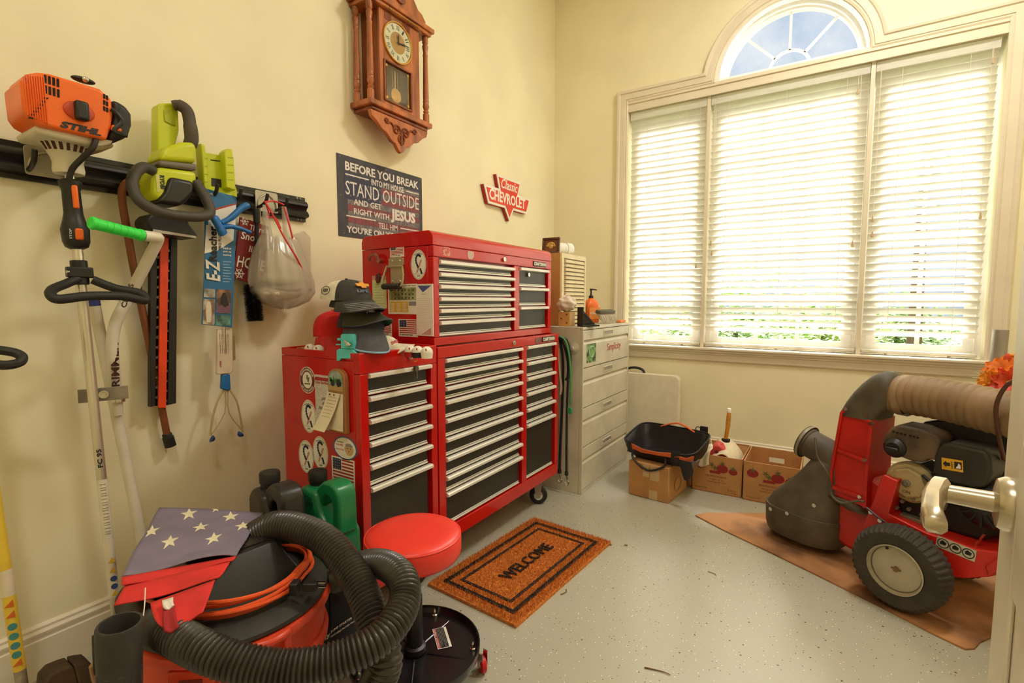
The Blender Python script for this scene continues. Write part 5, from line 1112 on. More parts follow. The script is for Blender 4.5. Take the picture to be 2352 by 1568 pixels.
dust_m = mat('dusty_cover', (110, 88, 66), .7, col2=(62, 52, 42), vscale=9, thr=(.35, .6)); eng_m = mat('engine_dark', (40, 37, 34), .5, .3, var=.25, vscale=18); alu_m = mat('cast_alu', (150, 142, 126), .5, .6, var=.15, vscale=20); cream_e = mat('recoil_cream', (190, 172, 128), .45, var=.1, vscale=12)
bw_ = thing('leaf_blower', 'large red wheeled leaf vacuum with a black engine and ribbed hose', 'leaf vacuum', tuple(W0-NB*.2))
tire_m = mat('tire_rubber', (62, 55, 46), .75, var=.15, vscale=10); rim_m = mat('wheel_rim', (186, 176, 154), .42, .3, var=.08, vscale=9)
def wheel(d, name='wheel'):
    c_ = W0-NB*d+V((0, 0, .154)); T = axis(c_, NB); n = 176; rings = []
    prof = [(.085, .030), (.092, .044), (.115, .051), (.136, .050), (.147, .040), (.154, .022), (.155, 0), (.154, -.022), (.147, -.040), (.136, -.050), (.115, -.051), (.092, -.044), (.085, -.030)]
    for r, z in prof:
        lug = .0055 if r > .14 else (.003 if r > .13 else 0)
        rings.append([V(((r-(lug if (j+(2 if z < 0 else 0)) % 4 < 2 else 0))*cos(2*pi*j/n), (r-(lug if (j+(2 if z < 0 else 0)) % 4 < 2 else 0))*sin(2*pi*j/n), z)) for j in range(n)])
    w_ = MB(T).loft(rings, cap=False, closed=False).build(name, tire_m, bw_, smooth=30)
    MB(T).lathe([(.086, .030), (.091, .047), (.087, .049), (.082, .034), (.074, .024), (.070, .024), (.066, .030), (.062, .028), (.056, .010), (.040, .004), (.032, .008), (.020, .010), (.019, .024), (.001, .024)], 48).build('rim', rim_m, w_, smooth=25)
    MB(T).lathe([(.0835, .0345), (.0815, .0345), (.0785, .0295), (.0805, .0295)], 48, cap=False).build('rim_shade_ring', mat('groove_shade', (104, 94, 78), .6), w_)  # darker ring paints groove shade onto the flat-looking rim
    MB(T).cyl((0, 0, .024), (0, 0, .036), .010, n=6).box((0, 0, .030), (.030, .006, .006)).build('axle_nut', mat('rusty', (140, 104, 78), .7, .4), w_)
    MB(T).cyl((-.03, .062, .016), (-.032, .068, .036), .0045, n=8).build('valve', plastic_m, w_)
wheel(0); wheel(.46)
MB().cyl(W0-NB*(-.01)+V((0, 0, .154)), W0-NB*.47+V((0, 0, .154)), .012, n=12).build('axle', alu_m, bw_)
# deck / frame in folded red sheet
slab([(1982, 1208), (2030, 1090), (2062, 1105), (2040, 1180), (2130, 1225), (2245, 1262), (2300, 1270), (2300, 1318), (2270, 1325), (2215, 1328), (2160, 1322), (2130, 1300), (2060, 1210)], .07, .012).build('side_plate', bl_red, bw_, bevel=.003)
slab([(1982, 1208), (2030, 1090), (2062, 1105), (2040, 1180), (2130, 1225), (2245, 1262), (2300, 1270), (2300, 1318), (2215, 1328), (2160, 1322), (2130, 1300), (2060, 1210)], .37, .012).build('side_plate', bl_red, bw_, bevel=.003)
slab([(2030, 1178), (2130, 1222), (2245, 1260), (2310, 1268), (2310, 1282), (2240, 1275), (2125, 1238), (2026, 1194)], .084, .285).build('deck', bl_red, bw_, bevel=.002)
slab([(2024, 1095), (2060, 1104), (2036, 1188), (1990, 1200)], .084, .285).build('front_plate', bl_red, bw_, bevel=.002)
T = TB(.069); a, c_ = L2(2152, 1236, .069), L2(2232, 1268, .069); exl = V((c_[0]-a[0], c_[1]-a[1], 0)); lw = exl.length; Tl = T @ frame((a[0], a[1], 0), exl, (-exl.y, exl.x, 0))
sk = MB(Tl).bb((0, -.030, 0), (lw+.012, .012, .0008)).build('warning_sticker', mat('sticker_grey', (206, 198, 180), .5), bw_, smooth=0)
for i in range(3):
    q = MB(Tl); cx_ = (lw+.012)*(.18+.32*i); q.lathe([(.0145, .0008), (.0145, .0013), (.0175, .0013), (.0175, .0008)], 20, Matrix.Translation((cx_, -.009, 0)), cap=False); q.prism([(cx_-.008, -.015), (cx_+.007, -.014), (cx_+.009, -.004), (cx_-.003, .002), (cx_-.010, -.006)], .0012); q.build('pictogram', blackp_m, sk, smooth=0)
for u, v in ((2182, 1318), (2001, 1176), (2022, 1195)): p = PBp(u, v, .069); MB().cyl(p, p+NB*.006, .008, n=10).build('bolt', chrome_m, bw_)
# discharge chute, boxed red sheet with ribs
ch = slab([(1936, 942), (2000, 966), (1992, 1060), (1985, 1165), (1950, 1150), (1909, 1134), (1912, 1080)], .16, .16).build('chute', bl_red, bw_, bevel=.002)
for pts in ([(1936, 942), (2000, 966), (2000, 972), (1936, 948)], [(1922, 1030), (1990, 1056), (1990, 1063), (1922, 1037)], [(1909, 1114), (1986, 1142), (1986, 1150), (1909, 1122)]): slab(pts, .150, .0098).build('rib', bl_red, ch, bevel=.001)
slab([(1929, 946), (1936, 942), (1912, 1080), (1909, 1134), (1903, 1130), (1906, 1078)], .146, .16).build('flange', bl_red, ch, bevel=.001); slab([(1996, 968), (2004, 966), (1995, 1060), (1989, 1168), (1980, 1165), (1988, 1060)], .140, .19).build('flange', bl_red, ch, bevel=.001)
for u, v, s_ in ((1946, 938, .16), (1993, 952, .16), (2003, 972, .14), (1988, 1055, .14), (1977, 1140, .14)): p = PBp(u, v, s_-.002); MB().cyl(p, p+NB*.012, .008, n=10).build('bolt', chrome_m, ch)
# volute housing behind the chute
vc = PBp(1995, 1110, .26); MB().lathe([(.001, -.08), (.16, -.08), (.175, -.07), (.175, .07), (.16, .08), (.001, .08)], 44, axis(V((vc.x, vc.y, .24)), NB)).build('impeller_housing', bl_red, bw_, smooth=30)
# black elbow on top
e0, e1 = L2(1938, 940, .155), L2(2062, 955, .155)
base_ = [(L2(1934, 944, .15), .15), (L2(2004, 968, .15), .15)]
def rect_ring(c_, a, b_, r=.5, n=28): return [c_+a*math.copysign(abs(cos(2*pi*i/n))**r, cos(2*pi*i/n))+b_*math.copysign(abs(sin(2*pi*i/n))**r, sin(2*pi*i/n)) for i in range(n)]
hs = PBp(2064, 905, .235); hd = (PD(2330, 952, 1.72)-hs).normalized(); hup = (V((0, 0, 1))-hd*hd.z).normalized(); hsd = hd.cross(hup)
c0_ = (PBp(1936, 942, .16)+PBp(2000, 964, .16))/2-NB*.085; wx_ = (PBp(2004, 966, .16)-PBp(1934, 942, .16)).length/2+.014
rr = []
for i in range(9):
    t = i/8; ang = t*pi/2; k = .42-.0*t
    c_ = c0_*(1-sin(ang)**1.2)+hs*(sin(ang)**1.2)+V((0, 0, .048*sin(ang*2)))
    a_ = (RB*wx_*cos(ang)+hup*(-.072)*sin(ang)); b2 = (NB*.098)*(1-t)+(NB*.072)*t
    rr.append(rect_ring(c_, a_, b2, .45+.55*t))
rr.insert(0, [p-V((0, 0, .012)) for p in rr[0]])
MB().loft(rr).build('elbow', bl_blk, bw_, smooth=50)
# ribbed discharge hose running right
he = PD(2345, 958, 1.66); corrugated([hs-hd*.01, hs.lerp(he, .3)+V((0, 0, .010)), hs.lerp(he, .65)+V((0, 0, .008)), he, he+hd*.35+V((0, 0, -.02))], .080, .030, .006, 28).build('discharge_hose', bl_brown, bw_, smooth=50)
MB().lathe([(.083, 0), (.083, .030)], 30, axis(hs+hd*.012, hd), cap=False).build('hose_clamp', mat('clamp_tan', (150, 126, 96), .5), bw_)
# intake pipe and nozzle hood
pc = PBp(1850, 1012, .22); pdn = (PBp(1912, 1046, .22)-pc).normalized(); T = axis(pc-pdn*.004, pdn)
MB(T).lathe([(.066, 0), (.078, 0), (.078, .014), (.070, .016), (.070, .028), (.066, .030), (.064, .16), (.058, .17), (.056, .02)], 34, cap=False).build('intake_pipe', bl_blk, bw_, smooth=40)
MB(T).lathe([(.0795, .006), (.0795, .018)], 30, cap=False).build('pipe_clamp', alu_m, bw_)
f_ = -RB
nb0 = PBp(1838, 1218, .22); nb0.z = .045
def oval(c_, a, b_, n=36, r=.8): return [c_+RB*(a*math.copysign(abs(cos(2*pi*i/n))**r, cos(2*pi*i/n)))+NB*(b_*math.copysign(abs(sin(2*pi*i/n))**r, sin(2*pi*i/n))) for i in range(n)]
def at_px(u, v, z): p = PBp(u, v, .22); return V((p.x, p.y, z))
cB = at_px(1852, 1170, .05); cU = at_px(1890, 1075, .0)
MB().loft([oval(cB+V((0, 0, -.01)), .165, .12), oval(cB+V((0, 0, .02)), .175, .125), oval(cB+V((0, 0, .115)), .178, .128), oval(cB+V((0, 0, .118)), .160, .115)]).build('nozzle_skirt', bl_blk, bw_, smooth=40)
MB().loft([oval(cB+V((0, 0, .110)), .174, .124), oval(cB+V((0, 0, .16))+RB*.015, .160, .118), oval(cB+V((0, 0, .23))+RB*.045, .125, .100), oval(cB+V((0, 0, .30))+RB*.075, .095, .085), oval(cB+V((0, 0, .36))+RB*.095, .075, .075), oval(cB+V((0, 0, .385))+RB*.10, .05, .06)]).build('nozzle_hood', bl_blk, bw_, smooth=60)
MB().loft([oval(cB+V((0, 0, .24))+RB*.06, .10, .085), oval(cB+V((0, 0, .24))+RB*.16, .09, .08), oval(cB+V((0, 0, .20))+RB*.24, .06, .07)]).build('hood_neck', bl_blk, bw_, smooth=60)
for u, v in ((1771, 1168), (1809, 1178), (1871, 1160)): p = PBp(u, v, .095); MB().cyl(p, p+NB*.006, .009, n=10).build('bolt', chrome_m, bw_)
# cables
MB().tube(curve([PBp(1872, 1005, .13), PBp(1878, 1050, .11), PBp(1900, 1085, .10), PBp(1908, 1120, .12), PBp(1912, 1140, .11), PBp(1935, 1155, .11), PBp(1970, 1150, .11), PBp(1985, 1152, .11)], 7), .005, 7).build('cable', bl_blk, bw_)
MB().tube(curve([PBp(1990, 1165, .06), PBp(2020, 1190, .055), PBp(2045, 1206, .06)], 6), .004, 6).build('cable', plastic_m, bw_)
MB().tube(curve([PD(2352, 868, 1.52), PD(2312, 885, 1.56), PD(2288, 935, 1.62), PD(2294, 1000, 1.68), PD(2306, 1055, 1.74)], 8), .0065, 8).build('throttle_cable', mat('cable_brown', (92, 58, 38), .5), bw_)
# engine
slab([(2050, 1110), (2120, 1085), (2200, 1090), (2300, 1110), (2305, 1235), (2250, 1240), (2160, 1215), (2070, 1190)], .16, .22).build('crankcase', eng_m, bw_, bevel=.012, seg=3)
slab([(2066, 1178), (2160, 1212), (2158, 1225), (2064, 1190)], .13, .26).build('mount_rail', alu_m, bw_, bevel=.003)
slab([(2026, 1020), (2031, 1000), (2045, 982), (2062, 976), (2110, 984), (2152, 1000), (2158, 1012), (2150, 1058), (2128, 1054), (2122, 1062), (2095, 1060), (2030, 1035)], .12, .13).build('air_filter_cover', dust_m, bw_, bevel=.014, seg=3)
p = PBp(2056, 1028, .118); MB().lathe([(.001, .0), (.038, 0), (.038, .008), (.028, .020), (.024, .024), (.001, .024)], 26, axis(p-NB*.002, NB)).build('filter_knob', plastic_m, bw_); MB().box(p+NB*.028, (.044, .012, .014), frame((0, 0, 0), RB, (0, 0, 1)).to_3x3()).build('knob_grip', plastic_m, bw_, bevel=.004)
for i in range(7):
    p = PBp(2053+8.5*i+(4 if i > 3 else 0), 991+2.3*i, .119); MB().cyl(p, p+NB*.0015, .0042, n=10).build('vent_hole', dark_m, bw_)
slab([(2112, 975), (2122, 968), (2160, 963), (2250, 972), (2312, 985), (2325, 1000), (2318, 1065), (2290, 1090), (2180, 1060), (2118, 1035)], .24, .20).build('fuel_tank', mat('tank_black', (42, 40, 37), .35, var=.2, vscale=6), bw_, bevel=.022, seg=4)
p = PBp(2214, 978, .30); q = MB(); n = 40
q.loft([[p+V(((.036+(.004 if j % 5 < 3 else 0))*s_*cos(2*pi*j/n), (.036+(.004 if j % 5 < 3 else 0))*s_*sin(2*pi*j/n), z)) for j in range(n)] for s_, z in ((.8, -.02), (1, -.012), (1, .012), (.9, .018))]).build('fuel_cap', plastic_m, bw_, smooth=40)
mf = slab([(2140, 1085), (2146, 1045), (2158, 1022), (2178, 1016), (2262, 1034), (2274, 1050), (2278, 1088), (2262, 1120), (2238, 1122), (2172, 1108)], .11, .14).build('muffler_cover', mat('muffler_black', (44, 42, 38), .42, var=.15), bw_, bevel=.012, seg=3)
T = TB(.1085); a, c_ = L2(2163, 1062, .1085), L2(2212, 1070, .1085); exl = V((c_[0]-a[0], c_[1]-a[1], 0)); lw = exl.length; Tl = T @ frame((a[0], a[1], 0), exl, (-exl.y, exl.x, 0)); lh = .042
hl = MB(Tl).bb((0, -lh*.55, 0), (lw, lh*.45, .0008)).build('hot_label', mat('hot_yellow', (232, 176, 44), .5), mf, smooth=0)
MB(Tl).prism([(lw*.06, -lh*.05), (lw*.22, lh*.25), (lw*.22, lh*.10), (lw*.40, lh*.10), (lw*.40, -lh*.20), (lw*.22, -lh*.20), (lw*.22, -lh*.35)], .0013).build('arrow', blackp_m, hl, smooth=0)
text('HOT', Tl @ frame((lw*.54, -lh*.36, .0008), (0, 1, 0), (-1, 0, 0)), lh*.62, lw*.10, blackp_m, hl, bold=.02, depth=.0005); MB(Tl).bb((lw*.60, -lh*.34, .0008), (lw*.95, lh*.28, .0013)).build('pictogram', blackp_m, hl, smooth=0)
MB(Tl).prism([(lw*.66, -lh*.28), (lw*.90, -lh*.28), (lw*.90, 0), (lw*.80, lh*.18), (lw*.76, -lh*.05)], .0017).build('hand_print', white_m, hl, smooth=0)
p = PBp(2212, 1028, .17); q = MB()
for i in range(6): a = i*pi/3; q.box(p+V((.012*cos(a), .012*sin(a), .004)), (.026, .006, .004), Matrix.Rotation(a, 3, 'Z'))
q.build('vent_star', dark_m, mf)
# recoil starter: stepped octagon
rc = PBp(2086, 1108, .14); T = axis(rc, NB)
MB(T).lathe([(.078, -.04), (.080, -.012), (.070, 0), (.001, 0)], 32).build('fan_shroud', cream_e, bw_, smooth=35)
MB(T).lathe([(.062, 0), (.060, .010), (.052, .014), (.001, .014)], 8).build('recoil_cover', cream_e, bw_, smooth=0, bevel=.002)
MB(T).lathe([(.014, .014), (.014, .018), (.008, .020), (.007, .026), (.001, .026)], 18).build('centre_bolt', alu_m, bw_); text('ON', T @ Matrix.Rotation(0, 4, 'Z') @ Matrix.Translation((-.012, -.040, .014)), .026, .012, dust_m, bw_, depth=.001)
cb = PBp(2155, 1150, .12); q = MB(axis(cb, (0, 0, 1))); q.lathe([(.001, -.03), (.022, -.028), (.028, -.01), (.028, .02), (.020, .03), (.020, .05), (.001, .052)], 22); q.build('carburettor', alu_m, bw_)
MB().tube(curve([PBp(2120, 1092, .12), PBp(2140, 1108, .10), PBp(2165, 1110, .10), PBp(2185, 1120, .12)], 6), .007, 8).build('fuel_line', plastic_m, bw_)
MB().tube(curve([PBp(2128, 1100, .12), PBp(2138, 1128, .11), PBp(2150, 1140, .12)], 6), .005, 8).build('linkage', alu_m, bw_)
bk = PBp(2262, 1165, .13); T = axis(bk, NB); MB(T).lathe([(.075, -.05), (.078, -.01), (.060, .012), (.030, .020), (.001, .022)], 30).build('blower_fan_cover', plastic_m, bw_, smooth=40)
q = MB(T)
for i in range(12): a = 2*pi*i/12; q.box((.046*cos(a), .046*sin(a), .019), (.042, .006, .010), Matrix.Rotation(a, 3, 'Z'))
q.build('fan_rib', eng_m, bw_)
for u, v in ((2075, 1150), (2090, 1168), (2120, 1180), (2100, 1145), (2165, 1128), (2062, 1165)): p = PBp(u, v, .148); MB().cyl(p, p+NB*.014, .007, n=8).build('bolt', alu_m, bw_)
slab([(2058, 1075), (2080, 1062), (2110, 1066), (2150, 1095), (2140, 1110), (2070, 1110)], .17, .12).build('cylinder_head', eng_m, bw_, bevel=.006)
MB().tube(curve([PBp(2230, 1262, .12), PBp(2250, 1240, .11), PBp(2262, 1225, .10)], 5), .004, 6).build('spring', chrome_m, bw_)
slab([(2330, 962), (2352, 966), (2352, 1010), (2280, 992), (2250, 978)], .46, .02).build('rear_panel', bl_red, bw_, bevel=.002)
MB().tube([W0-NB*.1+RB*.20+V((0, 0, .20)), W0-NB*.12+RB*.75+V((0, 0, .72))], .013, 10).build('handlebar', bl_red, bw_); MB().tube([W0-NB*.38+RB*.20+V((0, 0, .20)), W0-NB*.36+RB*.75+V((0, 0, .72))], .013, 10).build('handlebar', bl_red, bw_)
slab([(2300, 1310), (2270, 1325), (2262, 1300), (2285, 1286), (2330, 1275), (2330, 1300)], .05, .014).build('belt_guard', bl_red, bw_, bevel=.003)

# ================================================================== FLOWERS, METAL TUBE
vp = V((2.70, 2.92, .0075)); va = thing('flower_vase', 'arrangement of orange artificial flowers behind the ribbed hose', 'flowers', vp)
MB().lathe([(.001, .002), (.07, .002), (.075, .02), (.09, .25), (.085, .42), (.055, .52), (.06, .55), (.052, .55), (.046, .52), (.001, .50)], 30, Matrix.Translation(vp)).build('vase', mat('vase_brown', (120, 80, 52), .4), va)
pet1 = translucent('petal_orange', (240, 130, 36), .3); pet2 = translucent('petal_red', (234, 84, 48), .3); pet3 = translucent('petal_gold', (246, 164, 54), .3); stem_m = mat('flower_stem', (96, 104, 56), .7)
def bloom(c_, d, r, m, np2, k=2):
    T = axis(c_, d); b = MB(T)
    for ring in range(k):
        n = np2-ring*2; rr_2 = r*(1-.28*ring); lift = .25+.45*ring
        for i in range(n):
            a = 2*pi*i/n+ring*.4; ca, sa = cos(a), sin(a)
            def fn(u, v, ca=ca, sa=sa, rr_2=rr_2, lift=lift): w_2 = .34*rr_2*sin(pi*min(1, .12+v*.86))**.7*(u-.5)*2; x = rr_2*v; return V((ca*x-sa*w_2, sa*x+ca*w_2, rr_2*lift*sin(v*1.6)*.7-.12*rr_2*abs(2*u-1)*-1*v))
            b.grid(fn, 4, 6)
    o_ = b.build('bloom', m, va, smooth=60, fix=False); o_['kind'] = 'stuff'
    MB(T).sphere((0, 0, r*.12), r*.16, 10, 8).build('flower_centre', pet2 if m is not pet2 else pet3, o_)
    MB().tube(curve([vp+V((0, 0, .5)), (vp+V((0, 0, .5))+c_)/2+V((0, 0, .03)), c_-V(d).normalized()*.004], 5), .003, 6).build('stem', stem_m, va)
for (u, v, y, r, m, d) in ((2318, 880, 2.78, .060, pet2, (-.3, -.9, .3)), (2300, 850, 2.84, .060, pet1, (-.4, -.6, .7)), (2288, 895, 2.80, .062, pet3, (-.5, -.8, .1)), (2275, 872, 2.82, .050, pet3, (-.8, -.4, .3)), (2270, 875, 2.90, .036, pet2, (-.9, -.3, .2)), (2326, 842, 2.88, .055, pet1, (.1, -.6, .8)), (2330, 905, 2.80, .06, pet3, (0, -.9, .2)), (2340, 870, 2.86, .06, pet1, (.3, -.8, .5))):
    bloom(PY(u, v, y), d, r, m, 9)
MB().sphere(PY(2314, 825, 2.86), .013, 10, 8, (1, 1, 2)).build('bud', pet2, va); MB().sphere(PY(2326, 816, 2.86), .010, 10, 8, (1.5, 1, .8)).build('bud', pet3, va)
q = MB(); s0 = PY(2258, 866, 2.84)
for e_ in ((-.028, 0, .022), (-.020, .01, .006), (-.034, .0, -.004), (-.012, 0, .028)): q.tube([s0+V((.02, 0, -.008)), s0+V(e_)], .0014, 5)
q.build('sprig', mat('sprig_cream', (226, 210, 150), .7), va)
tp = PY(2299, 757, 3.5); tb_ = PY(2288, 868, 3.5); tdir = (tp-tb_).normalized(); MB().tube([tp, tp-tdir*(tp.z-.003)/tdir.z], .032, 26).build('metal_pole', mat('pole_silver', (176, 170, 164), .35, .7, var=.03), label='satin silver metal tube leaning by the window at the right', cat='pole')

# ================================================================== OPEN DOOR AT THE RIGHT EDGE
door_m = mat('door_white', (236, 230, 216), .4, var=.02, bump=.05, bscale=300)
DE = PD(2298, 1190, .655); DE.z = 0; dh = V((-sin(radians(6)), -cos(radians(6)), 0)); dn = V((-cos(radians(6)), sin(radians(6)), 0))   # dh: towards hinge, dn: visible face
dr = thing('door_1', 'open white panelled door at the right edge with a lever handle', None, (DE.x, DE.y, .01), kind='structure')
TD = frame(DE+V((0, 0, .012)), dh, (0, 0, 1)); sg = 1 if TD.to_3x3().col[2].dot(dn) > 0 else -1
DW, DHt, th = .80, 2.03, .036
MB(TD).bb((0, 0, -sg*th+sg*.006), (DW, DHt, -sg*.006)).build('slab', door_m, dr)
q = MB(TD); st_ = .105; rails = [(0, .22), (.80, .98), (1.52, 1.62), (DHt-.115, DHt)]
q.bb((0, 0, -sg*.0058), (st_, DHt, 0)); q.bb((DW-st_, 0, -sg*.0058), (DW, DHt, 0)); q.bb((DW/2-.05, .2202, -sg*.0058), (DW/2+.05, DHt-.1152, -.0000))
for a, c_ in rails: q.bb((st_+.0002, a, -sg*.0058), (DW-st_-.0002, c_, sg*.0001))
q.build('stile_frame', door_m, dr, bevel=.003)
for x0, x1 in ((st_, DW/2-.05), (DW/2+.05, DW-st_)):
    for z0, z1 in ((.22, .80), (.98, 1.52), (1.62, DHt-.115)):
        m_ = .045; rg = [[V((x, y, z)) for x, y in ((x0+e, z0+e), (x1-e, z0+e), (x1-e, z1-e), (x0+e, z1-e))] for e, z in ((.010, -sg*.0057), (.012, -sg*.0050), (m_, -sg*.001), (m_+.002, -sg*.0008))]
        MB(TD).loft(rg).build('panel', door_m, dr, smooth=0)
nick = mat('satin_nickel', (204, 192, 168), .26, .85, var=.04)
lz = .905-.012; hc = TD @ V((.068, lz, 0)); hcz = V((0, 0, 1))
lv = MB().lathe([(.033, 0), (.033, .006), (.029, .013), (.016, .016)], 34, axis(hc, dn)).build('lever_handle', nick, dr, smooth=40)
MB().lathe([(.0125, .012), (.0115, .060), (.012, .066)], 22, axis(hc, dn)).build('neck', nick, lv)
MB().lathe([(.002, .0), (.003, .0008)], 10, axis(hc+dn*.03-V((0, 0, .0118)), V((0, 0, -1)))).build('set_screw', dark_m, lv)
l0 = hc+dn*.066; prof_ = [(-.004, .016), (.012, .0165), (.045, .0145), (.085, .0125), (.108, .011), (.112, .006)]
rg = []
for s_, hh in prof_:
    c_ = l0+dh*s_+V((0, 0, .003-.16*max(0, s_-.02)*(.5 if s_ < .06 else .6)))+dn*(.010*sin(s_*22))
    rg.append([c_+dn*(.010*a_)+V((0, 0, hh*b2)) for a_, b2 in ((-1, -.6), (-1, .6), (-.6, 1), (.6, 1), (1, .6), (1, -.6), (.6, -1), (-.6, -1))])
MB().loft(rg).build('lever', nick, lv, smooth=50)
# ================================================================== THINGS ON THE LEFT WALL
def LX(u, v, x): p = PX(u, v, x); return (p.y, p.z)
def slabX(pts, x, th): return MB(TX(x)).prism([LX(u, v, x) for u, v in pts], -th)
def tubeX(pts, r, n=8, k=6, flat=None, closed=False): return MB().tube(curve([PX(u, v, x) for u, v, x in pts], k, closed), r, n, flat=flat, closed=closed)
# ---------------------------------------------------------------- wall clock
cw_m = mat('clock_wood', (178, 100, 50), .38, var=.22, vscale=5, stretch=(4, 4, .6), coat=.25); cw_d = mat('clock_wood_dark', (138, 70, 34), .4, var=.2, vscale=5, stretch=(4, 4, .6), coat=.2); brass_m = mat('brass', (214, 170, 92), .25, .9)
ck = thing('wall_clock', 'carved wooden pendulum wall clock with turned columns', 'clock', (.07, 1.88, 1.90))
K0, K1 = 1.673, 2.105
MB().bb((.002, K0, 2.078), (.145, K1, 2.104)).build('shelf', cw_m, ck, bevel=.004)
MB().bb((.002, K0+.02, 2.060), (.130, K1-.02, 2.0775)).build('shelf_moulding', cw_d, ck, bevel=.006, seg=3)
b = MB(); c0_, c1_ = 1.752, 2.018; b.bb((.002, c0_, 2.1045), (.118, c0_+.018, 2.545)).bb((.002, c1_-.018, 2.1045), (.118, c1_, 2.545)).bb((.002, c0_+.0185, 2.1045), (.012, c1_-.0185, 2.545)); b.build('case', cw_d, ck, bevel=.002)
b = MB(); f0, f1 = c0_-.004, c1_+.004; b.bb((.1185, f0, 2.105), (.132, 1.776, 2.545)).bb((.1185, 1.956, 2.105), (.132, f1, 2.545)).bb((.1185, 1.7762, 2.105), (.132, 1.9558, 2.128)).bb((.1185, 1.7762, 2.312), (.132, 1.9558, 2.545)); b.build('front_frame', cw_m, ck, bevel=.002)
b = MB(TX(.132)); dr_ = [(1.772, 2.122), (1.960, 2.318)]; b.bb((1.770, 2.122, 0), (1.780, 2.318, .008)).bb((1.952, 2.122, 0), (1.962, 2.318, .008)).bb((1.7802, 2.122, 0), (1.9518, 2.131, .008)).bb((1.7802, 2.309, 0), (1.9518, 2.318, .008)); b.build('glass_door_frame', cw_d, ck, bevel=.003)
MB(TX(.126)).bb((1.778, 2.130, 0), (1.954, 2.311, .003)).build('door_glass', glassy('clock_glass', (.97, .96, .94), .10), ck)
q = MB(TX(.1295))
for o_ in (.012, .017): q.tube([(1.778+o_, 2.130+o_, 0), (1.954-o_, 2.130+o_, 0), (1.954-o_, 2.311-o_, 0), (1.778+o_, 2.311-o_, 0)], .0008, 4, closed=True)
for a, c_ in ((1.793, 2.145), (1.939, 2.145), (1.793, 2.296), (1.939, 2.296)): q.prism(star(.010, a, c_, .5), .0008)
q.build('gold_border', brass_m, ck)
pd = MB().cyl((.108, 1.868, 2.30), (.108, 1.868, 2.20), .004, n=8).build('pendulum', brass_m, ck); MB().lathe([(.001, -.004), (.034, -.004), (.036, 0), (.034, .004), (.001, .006)], 30, axis((.112, 1.868, 2.178), (1, 0, 0))).build('bob', brass_m, pd)
q = MB()
for s_ in (-.018, 0, .018): q.cyl((.108, 1.868+s_, 2.30), (.108, 1.868+s_, 2.215), .0022, n=6)
q.build('rod', brass_m, pd)
dc = V((.133, 1.866, 2.424)); T = axis(dc, (1, 0, 0), (0, 0, 1)); T = frame(dc, (0, 1, 0), (0, 0, 1))
di = MB(T).lathe([(.001, .0), (.094, 0), (.094, .003), (.001, .003)], 44).build('dial', mat('dial_cream', (228, 220, 192), .4), ck)
MB(T).lathe([(.001, .003), (.050, .003), (.050, .0036), (.001, .0036)], 40).build('dial_centre', mat('dial_tan', (190, 148, 92), .35, .3), di)
MB(T).lathe([(.088, .003), (.091, .008), (.097, .008), (.099, .0), (.095, -.001)], 48, cap=False).build('bezel', brass_m, di, smooth=50)
for i, s_ in enumerate(('XII', 'I', 'II', 'III', 'IV', 'V', 'VI', 'VII', 'VIII', 'IX', 'X', 'XI')):
    a = pi/2-i*pi/6; w_ = .006*len(s_)+.003; text(s_, T @ Matrix.Rotation(a-pi/2, 4, 'Z') @ Matrix.Translation((-w_/2, .060, .0032)), w_, .022, blackp_m, di, name='numeral', depth=.0005)
for l_, a, w_ in ((.045, pi/2+.05, .004), (.070, .12, .003)): MB(T @ Matrix.Rotation(a, 4, 'Z')).prism([(-.012, -w_/2), (l_*.6, -w_), (l_, 0), (l_*.6, w_), (-.012, w_/2)], .001, Matrix.Translation((0, 0, .005+w_))).build('hand', blackp_m, di, smooth=0)
MB(T).lathe([(.001, .004), (.086, .004), (.086, .005), (.001, .0055)], 40).build('dial_glass', MATS['window_glass'], di)
# lattice corners
for y_ in (1.782, 1.906):
    q = MB(TX(.1322))
    for i in range(5): q.bb((y_+.010*i, 2.505, 0), (y_+.010*i+.0035, 2.540, .0012)); q.bb((y_, 2.507+.0075*i, .0013), (y_+.046, 2.507+.0075*i+.0028, .0024))
    q.build('lattice', cw_d, ck, smooth=0)
# columns
colp = [(r_*1.22, z_) for r_, z_ in [(.014, 0), (.014, .045), (.010, .050), (.013, .060), (.009, .066), (.0145, .085), (.012, .105), (.013, .107), (.0135, .113), (.012, .117), (.013, .13), (.010, .34), (.0112, .345), (.0112, .352), (.009, .36), (.0125, .385), (.0135, .395), (.009, .405), (.013, .412), (.013, .443)]]
for x_, y_ in ((.122, 1.697), (.028, 1.697), (.122, 2.080), (.028, 2.080)): MB().lathe(colp, 14, Matrix.Translation((x_, y_, 2.104))).build('column', cw_m, ck, smooth=35)
# cornice and crest
MB().bb((.002, K0+.005, 2.5475), (.150, K1-.005, 2.566)).bb((.002, K0-.01, 2.5662), (.160, K1+.01, 2.590)).build('cornice', cw_m, ck, bevel=.005, seg=3)
q = MB(TX(.150))
for i in range(30): q.bb((1.765+.0083*i, 2.549, .0), (1.769+.0083*i, 2.556, .004))
q.build('dentil', brass_m, ck, smooth=0, kind='stuff')
cr_ = [(1.70, 0), (2.078, 0), (2.075, .03), (2.05, .055), (2.02, .065), (1.99, .10), (1.96, .15), (1.93, .17), (1.90, .165), (1.889, .15), (1.878, .165), (1.85, .17), (1.82, .15), (1.79, .10), (1.755, .065), (1.725, .055), (1.702, .03)]
MB(at2(TX(.132), 0, 2.5902)).prism(cr_, -.022).build('crest', cw_m, ck, bevel=.003)
q = MB(at2(TX(.1322), 1.889, 2.645)); q.prism(ell(.034, .022, 24), .010); q.build('crest_shell', cw_d, ck, bevel=.003)
